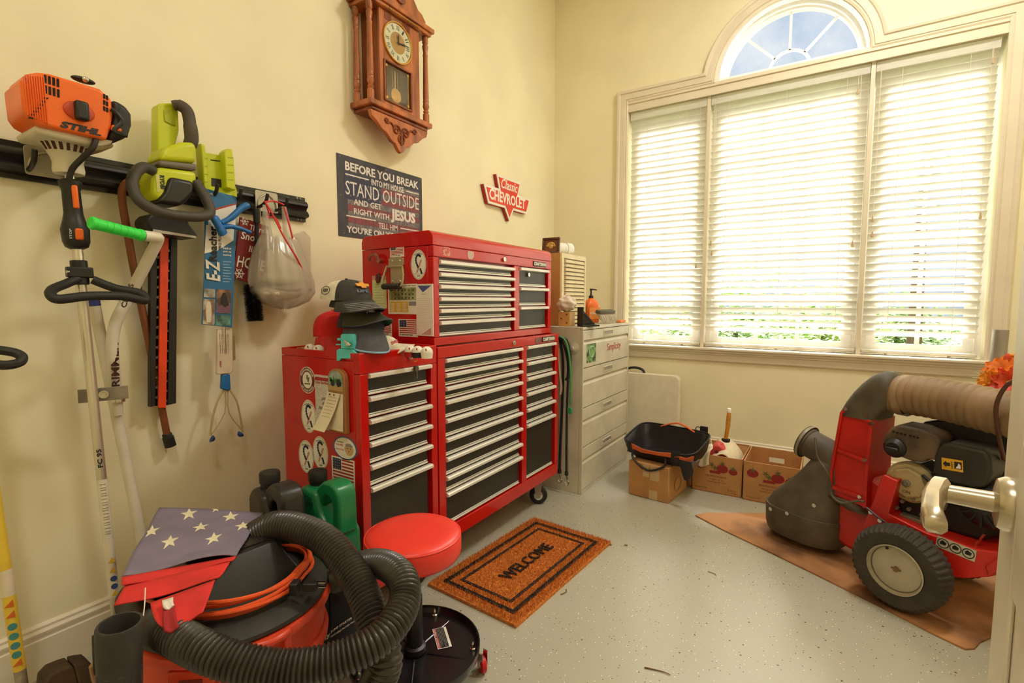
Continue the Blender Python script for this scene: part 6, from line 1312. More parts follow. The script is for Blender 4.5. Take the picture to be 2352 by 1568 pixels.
# apron below the shelf
apx = [(1.690, 2.0595), (2.088, 2.0595), (2.078, 2.03), (2.045, 2.012), (2.015, 1.985), (1.985, 1.978), (1.95, 1.945), (1.925, 1.938), (1.905, 1.912), (1.888, 1.900), (1.868, 1.912), (1.850, 1.938), (1.825, 1.945), (1.79, 1.978), (1.762, 1.985), (1.733, 2.012), (1.70, 2.03)]
MB(TX(.125)).prism(apx, -.022).build('apron', cw_m, ck, bevel=.002)
q = MB(TX(.126))
def spiral(cx_, cz_, s_, r0, n=26, turns=1.6): return [V((cx_+s_*r0*(1-i/n*.85)*cos(turns*2*pi*i/n), cz_+r0*(1-i/n*.85)*sin(turns*2*pi*i/n), .001)) for i in range(n)]
for s_ in (-1, 1):
    q.tube(spiral(1.888+s_*.032, 2.005, -s_, .026), .0050, 6); q.tube(curve([(1.888+s_*.05, 2.012, .001), (1.888+s_*.07, 2.030, .001), (1.888+s_*.095, 2.022, .001), (1.888+s_*.105, 2.034, .001)], 6), .0050, 6); q.tube(spiral(1.888+s_*.098, 2.030, s_, .013), .0045, 6)
    q.tube(curve([(1.888+s_*.006, 1.990, .001), (1.888+s_*.020, 1.970, .001), (1.888+s_*.010, 1.950, .001)], 5), .0055, 6)
q.tube(curve([(1.888, 2.0, .001), (1.888, 1.965, .001), (1.888, 1.940, .001)], 5), .0075, 8); q.build('scroll_carving', cw_d, ck, smooth=60)

# ---------------------------------------------------------------- printed metal sign
sg_ = thing('metal_sign', 'dark metal sign with white lettering over a faded flag', 'sign', (.004, 1.876, 1.47))
G0, G1, H0, H1 = 1.585, 2.168, 1.462, 1.849; gw_, gh = G1-G0, H1-H0; T = at2(TX(.001), G0, H0)
MB(T).bb((0, 0, 0), (gw_, gh, .002)).build('plate', mat('sign_slate', (66, 64, 74), .55, var=.1, vscale=30), sg_)
mut_r = mat('sign_red', (150, 70, 76), .6, col2=(110, 66, 72), vscale=60); mut_g = mat('sign_grey', (132, 122, 124), .6, col2=(96, 90, 94), vscale=60)
for i in range(9):
    z0 = gh*(.78-.075*i); left = .47 if i < 4 else .10
    MB(at2(T, 0, 0, .002)).bb((gw_*left, z0-gh*.072, 0), (gw_*.96, z0, .0003)).build('flag_stripe', mut_r if i % 2 else mut_g, sg_, smooth=0)
MB(at2(T, 0, 0, .0021)).bb((gw_*.07, gh*.47, 0), (gw_*.47, gh*.80, .0004)).build('flag_canton', mat('sign_navy', (56, 60, 84), .6), sg_, smooth=0)
for i in range(4):
    for j in range(6): MB(at2(T, 0, 0, .0026)).prism(star(.008, gw_*(.10+.065*j+.03*(i % 2)), gh*(.76-.08*i), .4), .0003).build('small_star', mat('star_grey', (120, 118, 132), .6), sg_, smooth=0)
lt = mat('sign_letter', (226, 222, 214), .6)
def row(s_, x0, x1, t0, t1, bold=.02): text(s_, at2(T, gw_*x0, gh*(1-t1), .0029), gw_*(x1-x0), gh*(t1-t0), lt, sg_, bold=bold, depth=.0006)
row('BEFORE YOU BREAK', .08, .95, .07, .18, .03); row('INTO MY HOUSE', .36, .75, .205, .285, .02); row('STAND OUTSIDE', .08, .95, .305, .475, .0); row('AND GET', .16, .47, .51, .585, .02); row('RIGHT WITH', .16, .56, .625, .70, .02); row('JESUS', .58, .90, .535, .725, .05); row('TELL HIM', .43, .66, .755, .83, .01); row("YOU'RE ON YOUR OWN", .08, .95, .86, .945, .03)
for x0, x1, t_ in ((.08, .33, .235), (.78, .95, .255), (.08, .40, .745), (.70, .95, .79)): MB(at2(T, gw_*x0, gh*(1-t_), .0028)).bb((0, 0, 0), (gw_*(x1-x0), gh*.016, .0006)).build('rule', lt, sg_, smooth=0)
for a, c_ in ((.03, .97), (.53, .97), (.97, .97), (.03, .5), (.97, .5), (.05, .04)): MB(at2(T, gw_*a, gh*c_, .002)).lathe([(.004, 0), (.003, .002), (.001, .0022)], 10).build('screw', alu_m, sg_)

# ---------------------------------------------------------------- red arrow shaped sign
cs_ = thing('arrow_sign', 'red and white arrow-shaped sign with script and block lettering', 'sign', (.015, 3.04, 1.73))
out0 = [(1140, 398), (1199, 424), (1196, 449), (1220, 458), (1207, 489), (1178, 481), (1169, 507), (1156, 478), (1120, 464), (1109, 420), (1142, 433)]
pl = [LX(u, v, .03) for u, v in out0]; cxm, czm = sum(p[0] for p in pl)/len(pl), sum(p[1] for p in pl)/len(pl)
arw = [(2.885, 2.020), (3.20, 2.020), (3.165, 1.925), (3.335, 1.925), (3.285, 1.806), (3.10, 1.806), (3.045, 1.722), (2.985, 1.806), (2.785, 1.806), (2.735, 1.925), (2.915, 1.925)]
def inset(pts, k):
    n = len(pts); o_ = []
    for i in range(n):
        p0, p1, p2 = V((*pts[i-1], 0)), V((*pts[i], 0)), V((*pts[(i+1) % n], 0)); a, b_ = (p1-p0).normalized(), (p2-p1).normalized()
        n1, n2 = V((a.y, -a.x, 0)), V((b_.y, -b_.x, 0)); m_ = n1+n2; m_ = m_/max(.25, m_.dot(n1)); o_.append((p1.x+m_.x*k, p1.y+m_.y*k))
    return o_
MB(TX(.001)).prism(arw, .026).build('base', mat('sign_dark_red', (176, 34, 24), .45), cs_, bevel=.001)
MB(TX(.0272)).prism(arw, .006).build('border', white_m, cs_, bevel=.001)
MB(TX(.0333)).prism(inset(arw, .016), .002).build('face', mat('sign_bright_red', (226, 60, 40), .4), cs_, smooth=0)
text('Classic', at2(TX(.0354), 2.935, 1.935), .215, .068, white_m, cs_, shear=.35, bold=.012, depth=.001); text('CHEVROLET', at2(TX(.0354), 2.79, 1.835), .47, .075, white_m, cs_, bold=.03, depth=.001)

# ---------------------------------------------------------------- black tool rail
rl = thing('tool_rail', 'long black moulded tool rail fixed to the wall', 'wall rail', (.02, .6, 1.503))
rp_ = [(.001, 1.500), (.012, 1.500), (.012, 1.513), (.020, 1.516), (.036, 1.520), (.038, 1.530), (.030, 1.542), (.020, 1.548), (.024, 1.556), (.034, 1.566), (.034, 1.574), (.024, 1.586), (.016, 1.589), (.012, 1.592), (.012, 1.606), (.001, 1.606)]
MB().loft([[V((x, y, z)) for x, z in rp_] for y in (-.35, 1.402)]).build('rail_body', mat('rail_black', (32, 29, 27), .38, var=.15, vscale=12, stretch=(1, .1, 1)), rl, smooth=40)
for y_, z_ in ((1.378, 1.599), (1.362, 1.599), (1.378, 1.507), (1.362, 1.507), (.30, 1.507)): MB().lathe([(.005, 0), (.004, .003), (.001, .0035)], 10, axis((.012, y_, z_), (1, 0, 0))).build('screw', alu_m, rl)
pl_m = mat('bracket_silver', (184, 178, 160), .4, .6, var=.06)
def hook(y_, label, wire=True, z_=1.548):
    t = thing('rail_hook', label, 'hook', (.04, y_, z_-.04), 'hook brackets on the tool rail')
    MB(at2(TX(.0385), y_-.048, z_-.035)).prism(rrect(.096, .082, .008, 3), .003).build('plate', pl_m, t, bevel=.0008)
    for s_ in (-1, 1): MB().tube(curve([(.042, y_+s_*.040, z_-.022), (.075, y_+s_*.042, z_-.018), (.105, y_+s_*.043, z_-.005), (.118, y_+s_*.043, z_+.022)], 6), .0065, 10).build('prong', plastic_m, t)
    MB().tube(curve([(.044, y_-.040, z_-.022), (.044, y_-.034, z_+.01), (.044, y_, z_+.034), (.044, y_+.034, z_+.01), (.044, y_+.040, z_-.022)], 6), .0035, 8).build('wire', pl_m, t)
hook(.525, 'silver hook bracket behind the orange engine'); hook(1.015, 'hook bracket holding the packaged reacher'); hook(1.205, 'silver hook bracket holding the plastic bag')
MB().tube(curve([(.05, 1.17, 1.525), (.052, 1.168, 1.49), (.054, 1.160, 1.475), (.052, 1.150, 1.482)], 5), .002, 6).build('s_hook', pl_m, label='small wire hook hanging under the silver bracket', cat='hook')

# ---------------------------------------------------------------- orange engined edger
or_m = mat('edger_orange', (242, 108, 26), .36, var=.04, vscale=6); wh_m = mat('shroud_white', (222, 214, 190), .45, var=.04); alum_p = mat('shaft_aluminium', (226, 220, 206), .3, .8, var=.05, stretch=(5, 5, .2))
XT = .17; s0, s1 = PX(158, 392, XT), PX(272, 1455, XT+.02); sd_ = (s0-s1).normalized(); tc = V((1.85, -.55, 0)).normalized(); tr_ = V((.285, .958, 0)).normalized()
ed = thing('edger', 'orange and white petrol edger standing against the wall', 'edger', (s1.x, s1.y, 0))
MB().tube([s0, s1-sd_*(s1.z-.06)/sd_.z], .0128, 18).build('shaft', alum_p, ed)
hp = [(26, 192), (24, 183), (36, 178), (42, 168), (70, 164), (100, 167), (226, 202), (256, 226), (259, 262), (255, 292), (243, 321), (150, 302), (78, 287), (50, 272), (34, 252)]
def slabH(pts, x, th): return slabX([(151+(u-140)*.92, v+1) for u, v in pts], x, th)
eh = slabH(hp, .275, .14).build('engine_housing', or_m, ed, bevel=.022, seg=4)
for i in range(9):   # cooling fins on the rear end
    o_ = 4+6.2*i; slabH([(30+o_, 176-min(o_, 12)*.6+o_*.12), (33+o_, 175-min(o_, 12)*.6+o_*.12), (44+o_, 262+o_*.42), (41+o_, 262+o_*.42)], .2785, .010).build('fin', or_m, eh, bevel=.001)
for r_ in range(2):
    for i in range(4): u = 86+10.5*i+r_*1; v = 170+3*i+r_*24; slabH([(u, v), (u+6, v+1.5), (u+6.5, v+20), (u+.5, v+18.5)], .2765, .002).build('vent_slot', dark_m, eh, smooth=0)
for i in range(7): u, v = 96-6.3*i, 222+7.6*i; slabH([(u-10, v), (u+2, v+1.5), (u, v+4.5), (u-13, v+3)], .2768, .002).build('vent_slot', dark_m, eh, smooth=0)
for r_ in range(2):
    for i in range(3): u, v = 234+r_*7, 214+14*i+r_*3; slabH([(u, v), (u+5, v+2), (u+5, v+12), (u, v+10)], .2765, .002).build('vent_slot', dark_m, eh, smooth=0)
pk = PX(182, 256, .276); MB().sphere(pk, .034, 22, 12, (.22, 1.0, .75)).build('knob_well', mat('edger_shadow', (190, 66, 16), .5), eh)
MB().box(pk+V((.010, .002, 0)), (.022, .030, .050)).build('choke_knob', plastic_m, eh, bevel=.007, seg=3)
text('STIHL', at2(TX(.2762), *LX(138, 292, .276)) @ Matrix.Rotation(radians(0), 4, 'Z'), .088, .018, blackp_m, eh, bold=.05, shear=.25, depth=.0008)
slabX([(259, 224), (292, 243), (304, 262), (305, 288), (298, 309), (284, 322), (250, 318), (257, 290), (262, 258)], .272, .16).build('starter_cover', plastic_m, ed, bevel=.014, seg=3)
slabX([(258, 285), (270, 288), (283, 298), (278, 303), (256, 298)], .282, .012).build('primer_lever', or_m, ed, bevel=.004)
tubeX([(256, 250, .278), (270, 262, .282), (280, 280, .282), (262, 300, .280), (292, 312, .280)], .006, 8).build('grip_bar', plastic_m, ed)
MB().sphere(PX(191, 184, .20), .028, 18, 10, (.5, 1.0, .30)).build('starter_grip', plastic_m, ed); MB().sphere(PX(196, 182, .216), .008, 10, 8).build('grip_rivet', chrome_m, ed)
T = axis(s0, sd_); MB(T).lathe([(.016, -.012), (.034, -.010), (.036, .0), (.034, .020), (.038, .035), (.052, .065), (.070, .098), (.084, .115), (.088, .124), (.05, .135)], 40).build('clutch_shroud', wh_m, ed, smooth=45)
slabX([(78, 286), (238, 318), (262, 322), (255, 330), (220, 336), (100, 308), (84, 304)], .255, .16).build('shroud_flange', wh_m, ed, bevel=.006)
for i in range(8):
    a = -1.15+.31*i; dv = (tc*cos(a)+tr_*sin(a)); p0_, p1_ = s0+sd_*.048+dv*.0435, s0+sd_*.094+dv*.0685
    MB().tube([p0_, p1_], .0042, 6).build('shroud_slot', mat('slot_brown', (84, 44, 30), .7), ed)
slabX([(190, 340), (240, 325), (262, 330), (262, 338), (235, 345), (210, 346)], .20, .10).build('muffler', mat('muffler_tan', (170, 150, 104), .5, .3), ed, bevel=.008)
tubeX([(221, 318, .262), (212, 340, .262), (190, 362, .235), (168, 385, .21), (160, 405, .198), (160, 418, .19)], .0075, 10).build('throttle_tube', mat('tube_ribbed', (44, 36, 30), .5, bump=.8, bscale=350), ed)
def onshaft(v): # point of the shaft axis at image row v
    best = None
    for i in range(400):
        p = s0+(s1-s0)*(i/400); q = p-CAM; vv = CY-F_PX*q.dot(UP)/q.dot(FW)
        if best is None or abs(vv-v) < best[0]: best = (abs(vv-v), p)
    return best[1]
h0, h1 = onshaft(412), onshaft(572); Lh = (h0-h1).length; T = axis(h1, sd_)
MB(T).lathe([(.016, 0), (.026, .006), (.031, .02), (.033, .055), (.026, .080), (.022, .10), (.021, Lh-.03), (.025, Lh-.02), (.027, Lh-.006), (.018, Lh)], 28).build('throttle_handle', plastic_m, ed, smooth=45)
MB().box(h1+sd_*.145+tc*.021+tr_*.008, (.010, .014, .065), frame((0, 0, 0), tc, tr_.cross(tc) if 0 else sd_.cross(tc), sd_).to_3x3()).build('orange_grip', or_m, ed, bevel=.004)
p = h1+sd_*.040+tc*.033+tr_*.008; MB().box(p, (.012, .018, .032)).build('stop_switch', or_m, ed, bevel=.004); text('STOP', frame(p-tr_*.016-V((0, 0, .014)), (0, 0, 1), -tr_), .028, .005, white_m, ed, depth=.0006)
c0_, c1_ = onshaft(598), onshaft(655); MB().tube([c0_, c1_], .020, 18).box((c0_+c1_)/2+tc*.014, (.02, .06, .03)).build('handle_clamp', plastic_m, ed, bevel=.003)
MB().sphere((c0_+c1_)/2+tc*.026-tr_*.024, .006, 8, 6).build('clamp_bolt', chrome_m, ed)
tubeX([(178, 640, .185), (150, 652, .20), (122, 664, .23), (116, 676, .26), (135, 687, .28), (200, 680, .285), (280, 680, .27), (328, 690, .25), (334, 684, .235), (318, 672, .22), (265, 662, .205), (212, 642, .190)], .0125, 12).build('loop_handle', mat('foam_black', (36, 34, 32), .6), ed)
def sleeve(v0, v1, m, r=.0133, name='label_sleeve'): return MB().tube([onshaft(v0), onshaft(v1)], r, 18, cap=False).build(name, m, ed)
def ontext(s_, v0, v1, hgt, m, r=.0134, ob=None, dx=0.0):
    p0_, p1_ = onshaft(v1), onshaft(v0); e = (p1_-p0_).normalized(); sdn = -tr_; T = frame(p0_+tc*r-sdn*hgt/2+tr_*dx, e, (sdn-e*sdn.dot(e)).normalized())
    return text(s_, T, (p1_-p0_).length, hgt, m, ob or ed, bold=.03, depth=.0008)
ontext('FC 95', 1028, 1070, .012, blackp_m, .0131)
l1 = sleeve(1100, 1368, mat('sleeve_white', (232, 224, 204), .4)); 
for i in range(18): q = onshaft(1110+6.6*i); MB().tube([q+tc*.0135-tr_*.006, q+tc*.0135+tr_*.008], .0006, 4).build('print_line', mat('line_grey', (110, 102, 90), .7), l1)
for i, (v, m_) in enumerate(((1282, 'y'), (1304, 'y'), (1325, 'b'), (1342, 'b'), (1358, 'y'))):
    q = onshaft(v)+tc*.0134+tr_*.003; T = frame(q, tr_, (0, 0, 1))
    if m_ == 'y': MB(T).prism([(-.009, -.008), (.009, -.008), (.0, .009)], .0008).build('warning_triangle', mat('warn_yellow', (222, 182, 60), .5), l1, smooth=0)
    else: MB(T).prism(ell(.0085, .0085, 18), .0008).build('mandatory_disc', mat('mand_blue', (52, 84, 150), .5), l1, smooth=0)
# edger foot: guard flaps, bracket and wheel at the bottom left
flap = mat('guard_rubber', (92, 74, 52), .8, var=.2, vscale=12)
slabX([(104, 1568), (122, 1548), (150, 1536), (168, 1530), (174, 1540), (188, 1600), (100, 1600)], .24, .07).build('guard_flap', flap, ed, bevel=.004); slabX([(172, 1528), (190, 1524), (206, 1522), (214, 1528), (216, 1600), (192, 1600), (180, 1560)], .25, .07).build('guard_flap', flap, ed, bevel=.004)
slabX([(206, 1535), (216, 1523), (222, 1526), (236, 1560), (240, 1600), (226, 1600), (212, 1565)], .29, .012).build('guard_bracket', mat('bracket_tan', (190, 150, 112), .5, .2), ed, bevel=.002)
MB().lathe([(.03, -.012), (.052, -.012), (.056, 0), (.052, .012), (.03, .012)], 26, axis(PX(226, 1500, .27), (.3, .95, 0))).build('gauge_wheel', tire_m, ed)

# ---------------------------------------------------------------- white pole with curved green-grip handle
wp_m = mat('pole_white', (228, 220, 202), .38, var=.04, vscale=10)
wt2 = thing('white_trimmer', 'white tubular trimmer with a bright green grip and blue-tipped pole', 'trimmer', PX(330, 1250, .10))
pA, pB = PX(213, 682, .075), PX(328, 1250, .12); dP = (pB-pA).normalized(); MB().tube([pA, pB+dP*(pB.z-.02)/abs(dP.z)], .0155, 16).build('pole', wp_m, wt2)
MB().tube([pA-dP*.002, pA+dP*.028], .0163, 16).build('blue_tip', mat('tip_blue', (52, 64, 146), .45), wt2)
ht = tubeX([(330, 541, .24), (357, 545, .235), (362, 551, .225), (340, 596, .19), (298, 678, .14), (268, 735, .13), (258, 790, .125), (262, 860, .115), (269, 952, .11)], .0165, 14, 6).build('handle_tube', wp_m, wt2, smooth=60)
g0, g1 = PX(207, 511, .27), PX(328, 541, .242); gd = (g1-g0).normalized(); gl = (g1-g0).length; T = axis(g0, gd)
gp_ = [(.001, -.002), (.0155, 0), (.018, .003), (.018, .010), (.0155, .012), (.0155, .014)]
for i in range(6): z = .016+(gl-.03)*i/6; gp_ += [(.0165, z), (.0165, z+(gl-.03)/6-.003), (.0152, z+(gl-.03)/6-.002), (.0152, z+(gl-.03)/6-.0005)]
gp_ += [(.0178, gl-.012), (.0178, gl-.002), (.0155, gl), (.001, gl)]
MB(T).lathe(gp_, 24).build('green_grip', mat('grip_green', (60, 232, 84), .45, var=.03), wt2, smooth=35)
def tube_text(s_, u0, v0, u1, v1, x, hgt, m): # lettering running up a tube
    p0_, p1_ = PX(u0, v0, x), PX(u1, v1, x); e = (p1_-p0_).normalized(); sdn = -tr_; sdn = (sdn-e*sdn.dot(e)).normalized(); return text(s_, frame(p0_+tc*.0168-sdn*hgt/2, e, sdn), (p1_-p0_).length, hgt, m, wt2, bold=.03, depth=.0008)
tube_text('TRIMMER', 266, 905, 262, 785, .119, .020, mat('letter_brown', (74, 40, 36), .5)); tube_text('CROSS', 282, 706, 301, 652, .155, .014, MATS['letter_brown'])
cl0 = PX(238, 905, .158); MB(frame(cl0, tr_, (0, 0, 1))).box((0, 0, 0), (.118, .040, .006)).build('clamp_plate', alu_m, wt2, bevel=.001); MB(frame(cl0, tr_, (0, 0, 1))).lathe([(.012, .003), (.012, .008), (.007, .008), (.006, .005)], 18).build('clamp_bolt', chrome_m, wt2)
MB().tube([PX(270, 892, .117), PX(271, 922, .117)], .019, 16).build('clamp_band', chrome_m, wt2)

# ---------------------------------------------------------------- cane
cane_m = mat('cane_wood', (142, 78, 40), .45, var=.2, vscale=9, stretch=(1, 1, .3))
cn = thing('walking_cane', 'brown wooden walking cane with hooked handle and rubber tip', 'cane', PX(392, 1025, .04))
tubeX([(322, 436, .062), (310, 424, .062), (296, 418, .062), (284, 428, .062), (280, 455, .06), (292, 530, .05), (312, 640, .04), (345, 800, .035), (384, 1000, .03)], .0115, 12).build('stick', cane_m, cn)
q0, q1 = PX(383, 995, .03), PX(392, 1024, .03); MB().lathe([(.013, 0), (.0155, .004), (.0155, .012), (.018, .014), (.018, (q1-q0).length)], 18, axis(q0, q1-q0)).build('rubber_tip', rubber_m, cn)

# ---------------------------------------------------------------- lime hedge trimmer
lime = mat('lime_plastic', (202, 210, 30), .4, var=.04, vscale=8); brg = mat('overmould_grey', (78, 68, 54), .6, var=.08)
hd = thing('hedge_trimmer', 'lime green cordless hedge trimmer hanging blade-down in a black sheath', 'hedge trimmer', PX(375, 935, .05))
slabX([(362, 243), (368, 236), (402, 236), (410, 243), (412, 300), (404, 330), (400, 345), (372, 357), (361, 348)], .105, .05).build('rear_guard', lime, hd, bevel=.010, seg=3)
slabX([(376, 252), (398, 248), (404, 290), (392, 286), (378, 278)], .109, .006).build('guard_recess', mat('lime_dark', (176, 184, 22), .5), hd, bevel=.003)
tubeX([(398, 243, .115), (412, 242, .125), (430, 256, .135), (437, 290, .14), (440, 318, .14), (436, 334, .135)], [.016]*6+[.019]*12+[.021]*12+[.022], 14, 6).build('rear_handle', brg, hd, smooth=60)
slabX([(372, 350), (380, 338), (404, 330), (420, 325), (450, 325), (454, 345), (453, 375), (365, 368)], .165, .11).build('upper_body', lime, hd, bevel=.016, seg=4)
slabX([(367, 367), (453, 376), (453, 392), (365, 380)], .170, .12).build('grey_band', mat('band_grey', (112, 104, 92), .5), hd, bevel=.008, seg=3)
slabX([(364, 381), (453, 393), (454, 410), (446, 440), (420, 462), (360, 462), (350, 440), (352, 410)], .168, .12).build('lower_body', lime, hd, bevel=.016, seg=4)
slabX([(392, 404), (448, 416), (447, 440), (432, 462), (415, 474), (360, 464), (380, 440)], .182, .10).build('nose', mat('nose_black', (30, 27, 25), .4), hd, bevel=.014, seg=4)
text('RYOBI', frame(PX(366, 402, .1695), (0, .02, -1), (0, 1, .1)), .042, .014, blackp_m, slabX([(358, 400), (368, 401), (371, 441), (361, 440)], .1690, .001).build('brand_plate', mat('plate_yellow', (214, 206, 120), .5), hd, smooth=0), bold=.03, depth=.0008)
tubeX([(352, 392, .15), (330, 384, .16), (311, 398, .18), (304, 425, .20), (322, 462, .225), (370, 488, .24), (430, 497, .235), (470, 496, .22), (483, 484, .205), (472, 455, .185), (450, 418, .16)], .0165, 14).build('front_handle', mat('handle_soft', (66, 60, 50), .55, var=.06), hd, smooth=60)
slabX([(340, 500), (350, 490), (430, 498), (436, 515), (455, 540), (450, 548), (352, 534), (338, 512)], .150, .10).build('hand_guard', plastic_m, hd, bevel=.006, seg=3)
slabX([(352, 526), (450, 542), (451, 547), (352, 533)], .1512, .002).build('guard_label', mat('label_pale', (190, 180, 160), .6), hd, smooth=0)
slabX([(369, 540), (388, 541), (382, 936), (364, 936)], .062, .008).build('sheath_spine', mat('sheath_orange', (240, 72, 28), .4), hd, bevel=.001)
slabX([(346, 545), (362, 547), (357, 932), (345, 935)], .058, .022).build('sheath_rail', mat('sheath_black', (36, 34, 33), .5), hd, bevel=.002); slabX([(392, 547), (408, 546), (405, 926), (386, 930)], .058, .022).build('sheath_rail', MATS['sheath_black'], hd, bevel=.002)
slabX([(362, 548), (392, 548), (386, 930), (357, 932)], .040, .004).build('sheath_back', dark_m, hd)
for i in range(16):
    v = 566+23*i; sh = -(v-540)*.0125; slabX([(361+sh, v), (370+sh, v-4), (370+sh, v+5), (361+sh, v+4)], .0535, .004).build('blade_tooth', mat('tooth_steel', (130, 122, 112), .4, .6), hd, smooth=0); slabX([(387+sh, v+8), (396+sh, v+4), (396+sh, v+13), (387+sh, v+12)], .0535, .004).build('blade_tooth', MATS['tooth_steel'], hd, smooth=0)
# lime blade cover behind the reacher card
lc = thing('blade_cover', 'lime green channel-shaped plastic cover on the rail', 'blade cover', PX(505, 465, .05))
slabX([(470, 350), (520, 358), (545, 440), (545, 464), (474, 442)], .052, .008).build('back_plate', lime, lc, bevel=.002)
slabX([(461, 328), (471, 333), (474, 352), (480, 440), (470, 438)], .088, .044).build('side_rail', lime, lc, bevel=.004); slabX([(516, 348), (522, 341), (533, 342), (538, 370), (542, 438), (520, 430)], .088, .044).build('side_rail', lime, lc, bevel=.004)
slabX([(468, 440), (545, 445), (544, 465), (475, 455)], .090, .046).build('end_lip', lime, lc, bevel=.004)
slabX([(486, 408), (514, 413), (513, 431), (486, 427)], .0535, .0015).build('black_sticker', blackp_m, lc, smooth=0)
slabX([(484, 366), (507, 369), (507, 371), (484, 368)], .0535, .002).build('slot', dark_m, lc, smooth=0)
for i in range(4): slabX([(471, 362+18*i), (478, 363+18*i), (478, 365+18*i), (471, 364+18*i)], .0895, .004).build('rib', MATS['lime_dark'], lc, smooth=0); slabX([(524, 360+17*i), (536, 361+17*i), (536, 363+17*i), (524, 362+17*i)], .0895, .004).build('rib', MATS['lime_dark'], lc, smooth=0)

# ---------------------------------------------------------------- packaged reacher
blue_h = mat('reacher_blue', (34, 112, 184), .35, var=.04); blue_c = mat('card_blue', (40, 110, 160), .45, var=.04); xr = .094
er = thing('reacher_grabber', 'packaged blue-handled reaching tool on a printed card hanging from the rail', 'reacher', PX(515, 1015, .07))
slabX([(470, 432), (544, 452), (541, 560), (533, 752), (463, 745), (470, 600)], xr, .002).build('card', blue_c, er, smooth=0)
slabX([(480, 486), (542, 470), (541, 520), (478, 522)], xr+.0012, .001).build('card_band', white_m, er, smooth=0); slabX([(477, 483), (541, 466), (541, 470), (477, 488)], xr+.0016, .001).build('card_stripe', mat('stripe_red', (176, 70, 50), .5), er, smooth=0)
slabX([(474, 516), (538, 522), (536, 552), (500, 575), (470, 582)], xr+.0018, .001).build('brand_panel', white_m, er, smooth=0)
text('Try Me!', at2(TX(xr+.001), *LX(471, 447, xr)), .032, .010, white_m, er, bold=.02, depth=.0006)
bp0 = PX(501, 640, xr+.003); tB = frame(bp0, (0, -.02, 1), (0, -1, -.02)); text('Reacher', frame(PX(499, 600, xr+.003), (0, .03, 1), (0, -1, .03)), .125, .028, blackp_m, er, bold=.03, depth=.0008); text('E-Z', frame(PX(506, 646, xr+.003), (0, .0, 1), (0, -1, 0)), .078, .048, white_m, er, bold=.03, shear=.2, depth=.0008)
text('PRO PLUS', frame(PX(509, 573, xr+.003), (0, 0, 1), (0, -1, 0)), .058, .010, blackp_m, er, bold=.01, depth=.0006)
text('Reach or', at2(TX(xr+.001), *LX(512, 572, xr)), .030, .009, white_m, er, depth=.0006, bold=.02); text('pick up', at2(TX(xr+.001), *LX(512, 580, xr)), .030, .009, white_m, er, depth=.0006, bold=.02); text('anything!', at2(TX(xr+.001), *LX(512, 588, xr)), .030, .009, white_m, er, depth=.0006, bold=.02)
for i in range(8): slabX([(512, 600+6.5*i), (531-4*(i % 2), 601+6.5*i), (531-4*(i % 2), 602.5+6.5*i), (512, 601.5+6.5*i)], xr+.0012, .001).build('print_line', mat('pale_blue_line', (170, 200, 220), .6), er, smooth=0)
for pts, c1_, c2_ in (([(469, 662), (494, 664), (494, 684), (468, 682)], (190, 186, 170), (120, 120, 104)), ([(467, 686), (494, 687), (493, 747), (466, 744)], (206, 196, 172), (128, 106, 84)), ([(497, 664), (531, 666), (530, 720), (497, 718)], (178, 130, 96), (84, 70, 60)), ([(496, 722), (530, 723), (529, 749), (495, 747)], (110, 168, 150), (70, 90, 84))): slabX(pts, xr+.0014, .001).build('product_photo', mat('photo%d' % pts[0][0]+str(pts[0][1]), c1_, .5, col2=c2_, vscale=28, thr=(.4, .6)), er, smooth=0)
# people printed in the photos, as flat colour shapes
slabX([(474, 700), (477, 692), (482, 692), (485, 700), (486, 720), (484, 740), (475, 740), (473, 718)], xr+.0018, .0006).build('printed_figure', mat('print_pale', (226, 214, 190), .6), er, smooth=0); slabX([(508, 682), (512, 672), (518, 672), (521, 682), (526, 700), (518, 706), (506, 698)], xr+.0018, .0006).build('printed_figure', mat('print_dark', (52, 44, 40), .6), er, smooth=0)
slabX([(497, 704), (530, 698), (530, 718), (498, 718)], xr+.0017, .0006).build('printed_blanket', mat('print_purple', (120, 84, 104), .6), er, smooth=0)
tubeX([(480, 484, .12), (492, 500, .13), (504, 520, .13), (512, 536, .125)], [.016]*6+[.024]*7+[.026]*6, 12, flat=.6).build('handle_body', blue_h, er, smooth=60)
tubeX([(508, 512, .13), (530, 500, .135), (555, 478, .14), (568, 472, .14)], [.014]*6+[.016]*7+[.018]*6, 12, flat=.7).build('pistol_grip', blue_h, er, smooth=60)
tubeX([(508, 522, .13), (530, 520, .135), (555, 526, .14), (575, 534, .14)], [.014]*6+[.012]*7+[.010]*6, 12, flat=.7).build('trigger', blue_h, er, smooth=60)
MB().tube([PX(514, 748, .088), PX(519, 900, .07)], .006, 10).build('shaft', alum_p, er)
sl = slabX([(500, 756), (534, 754), (536, 848), (530, 858), (498, 860)], .086, .012).build('paper_sleeve', mat('sleeve_paper', (222, 206, 176), .7), er, bevel=.003)
for i in range(5): text('Total reacher length', frame(PX(508+4.6*i, 812, .0868), (0, 0, 1), (0, -1, 0)), .075, .0035, brp, sl, depth=.0003)
text('FREE', frame(PX(509, 842, .0868), (0, 0, 1), (0, -1, 0)), .024, .006, redp_m, sl, depth=.0004, shear=.2)
slabX([(531, 770), (540, 772), (541, 826), (533, 828)], .080, .004).build('clear_tag', mat('tag_olive', (150, 132, 92), .5), er, smooth=0)
slabX([(512, 859), (529, 859), (531, 895), (521, 897), (510, 893)], .084, .020).build('jaw_head', blue_h, er, bevel=.004)
arm_m = mat('arm_tan', (196, 174, 122), .45)
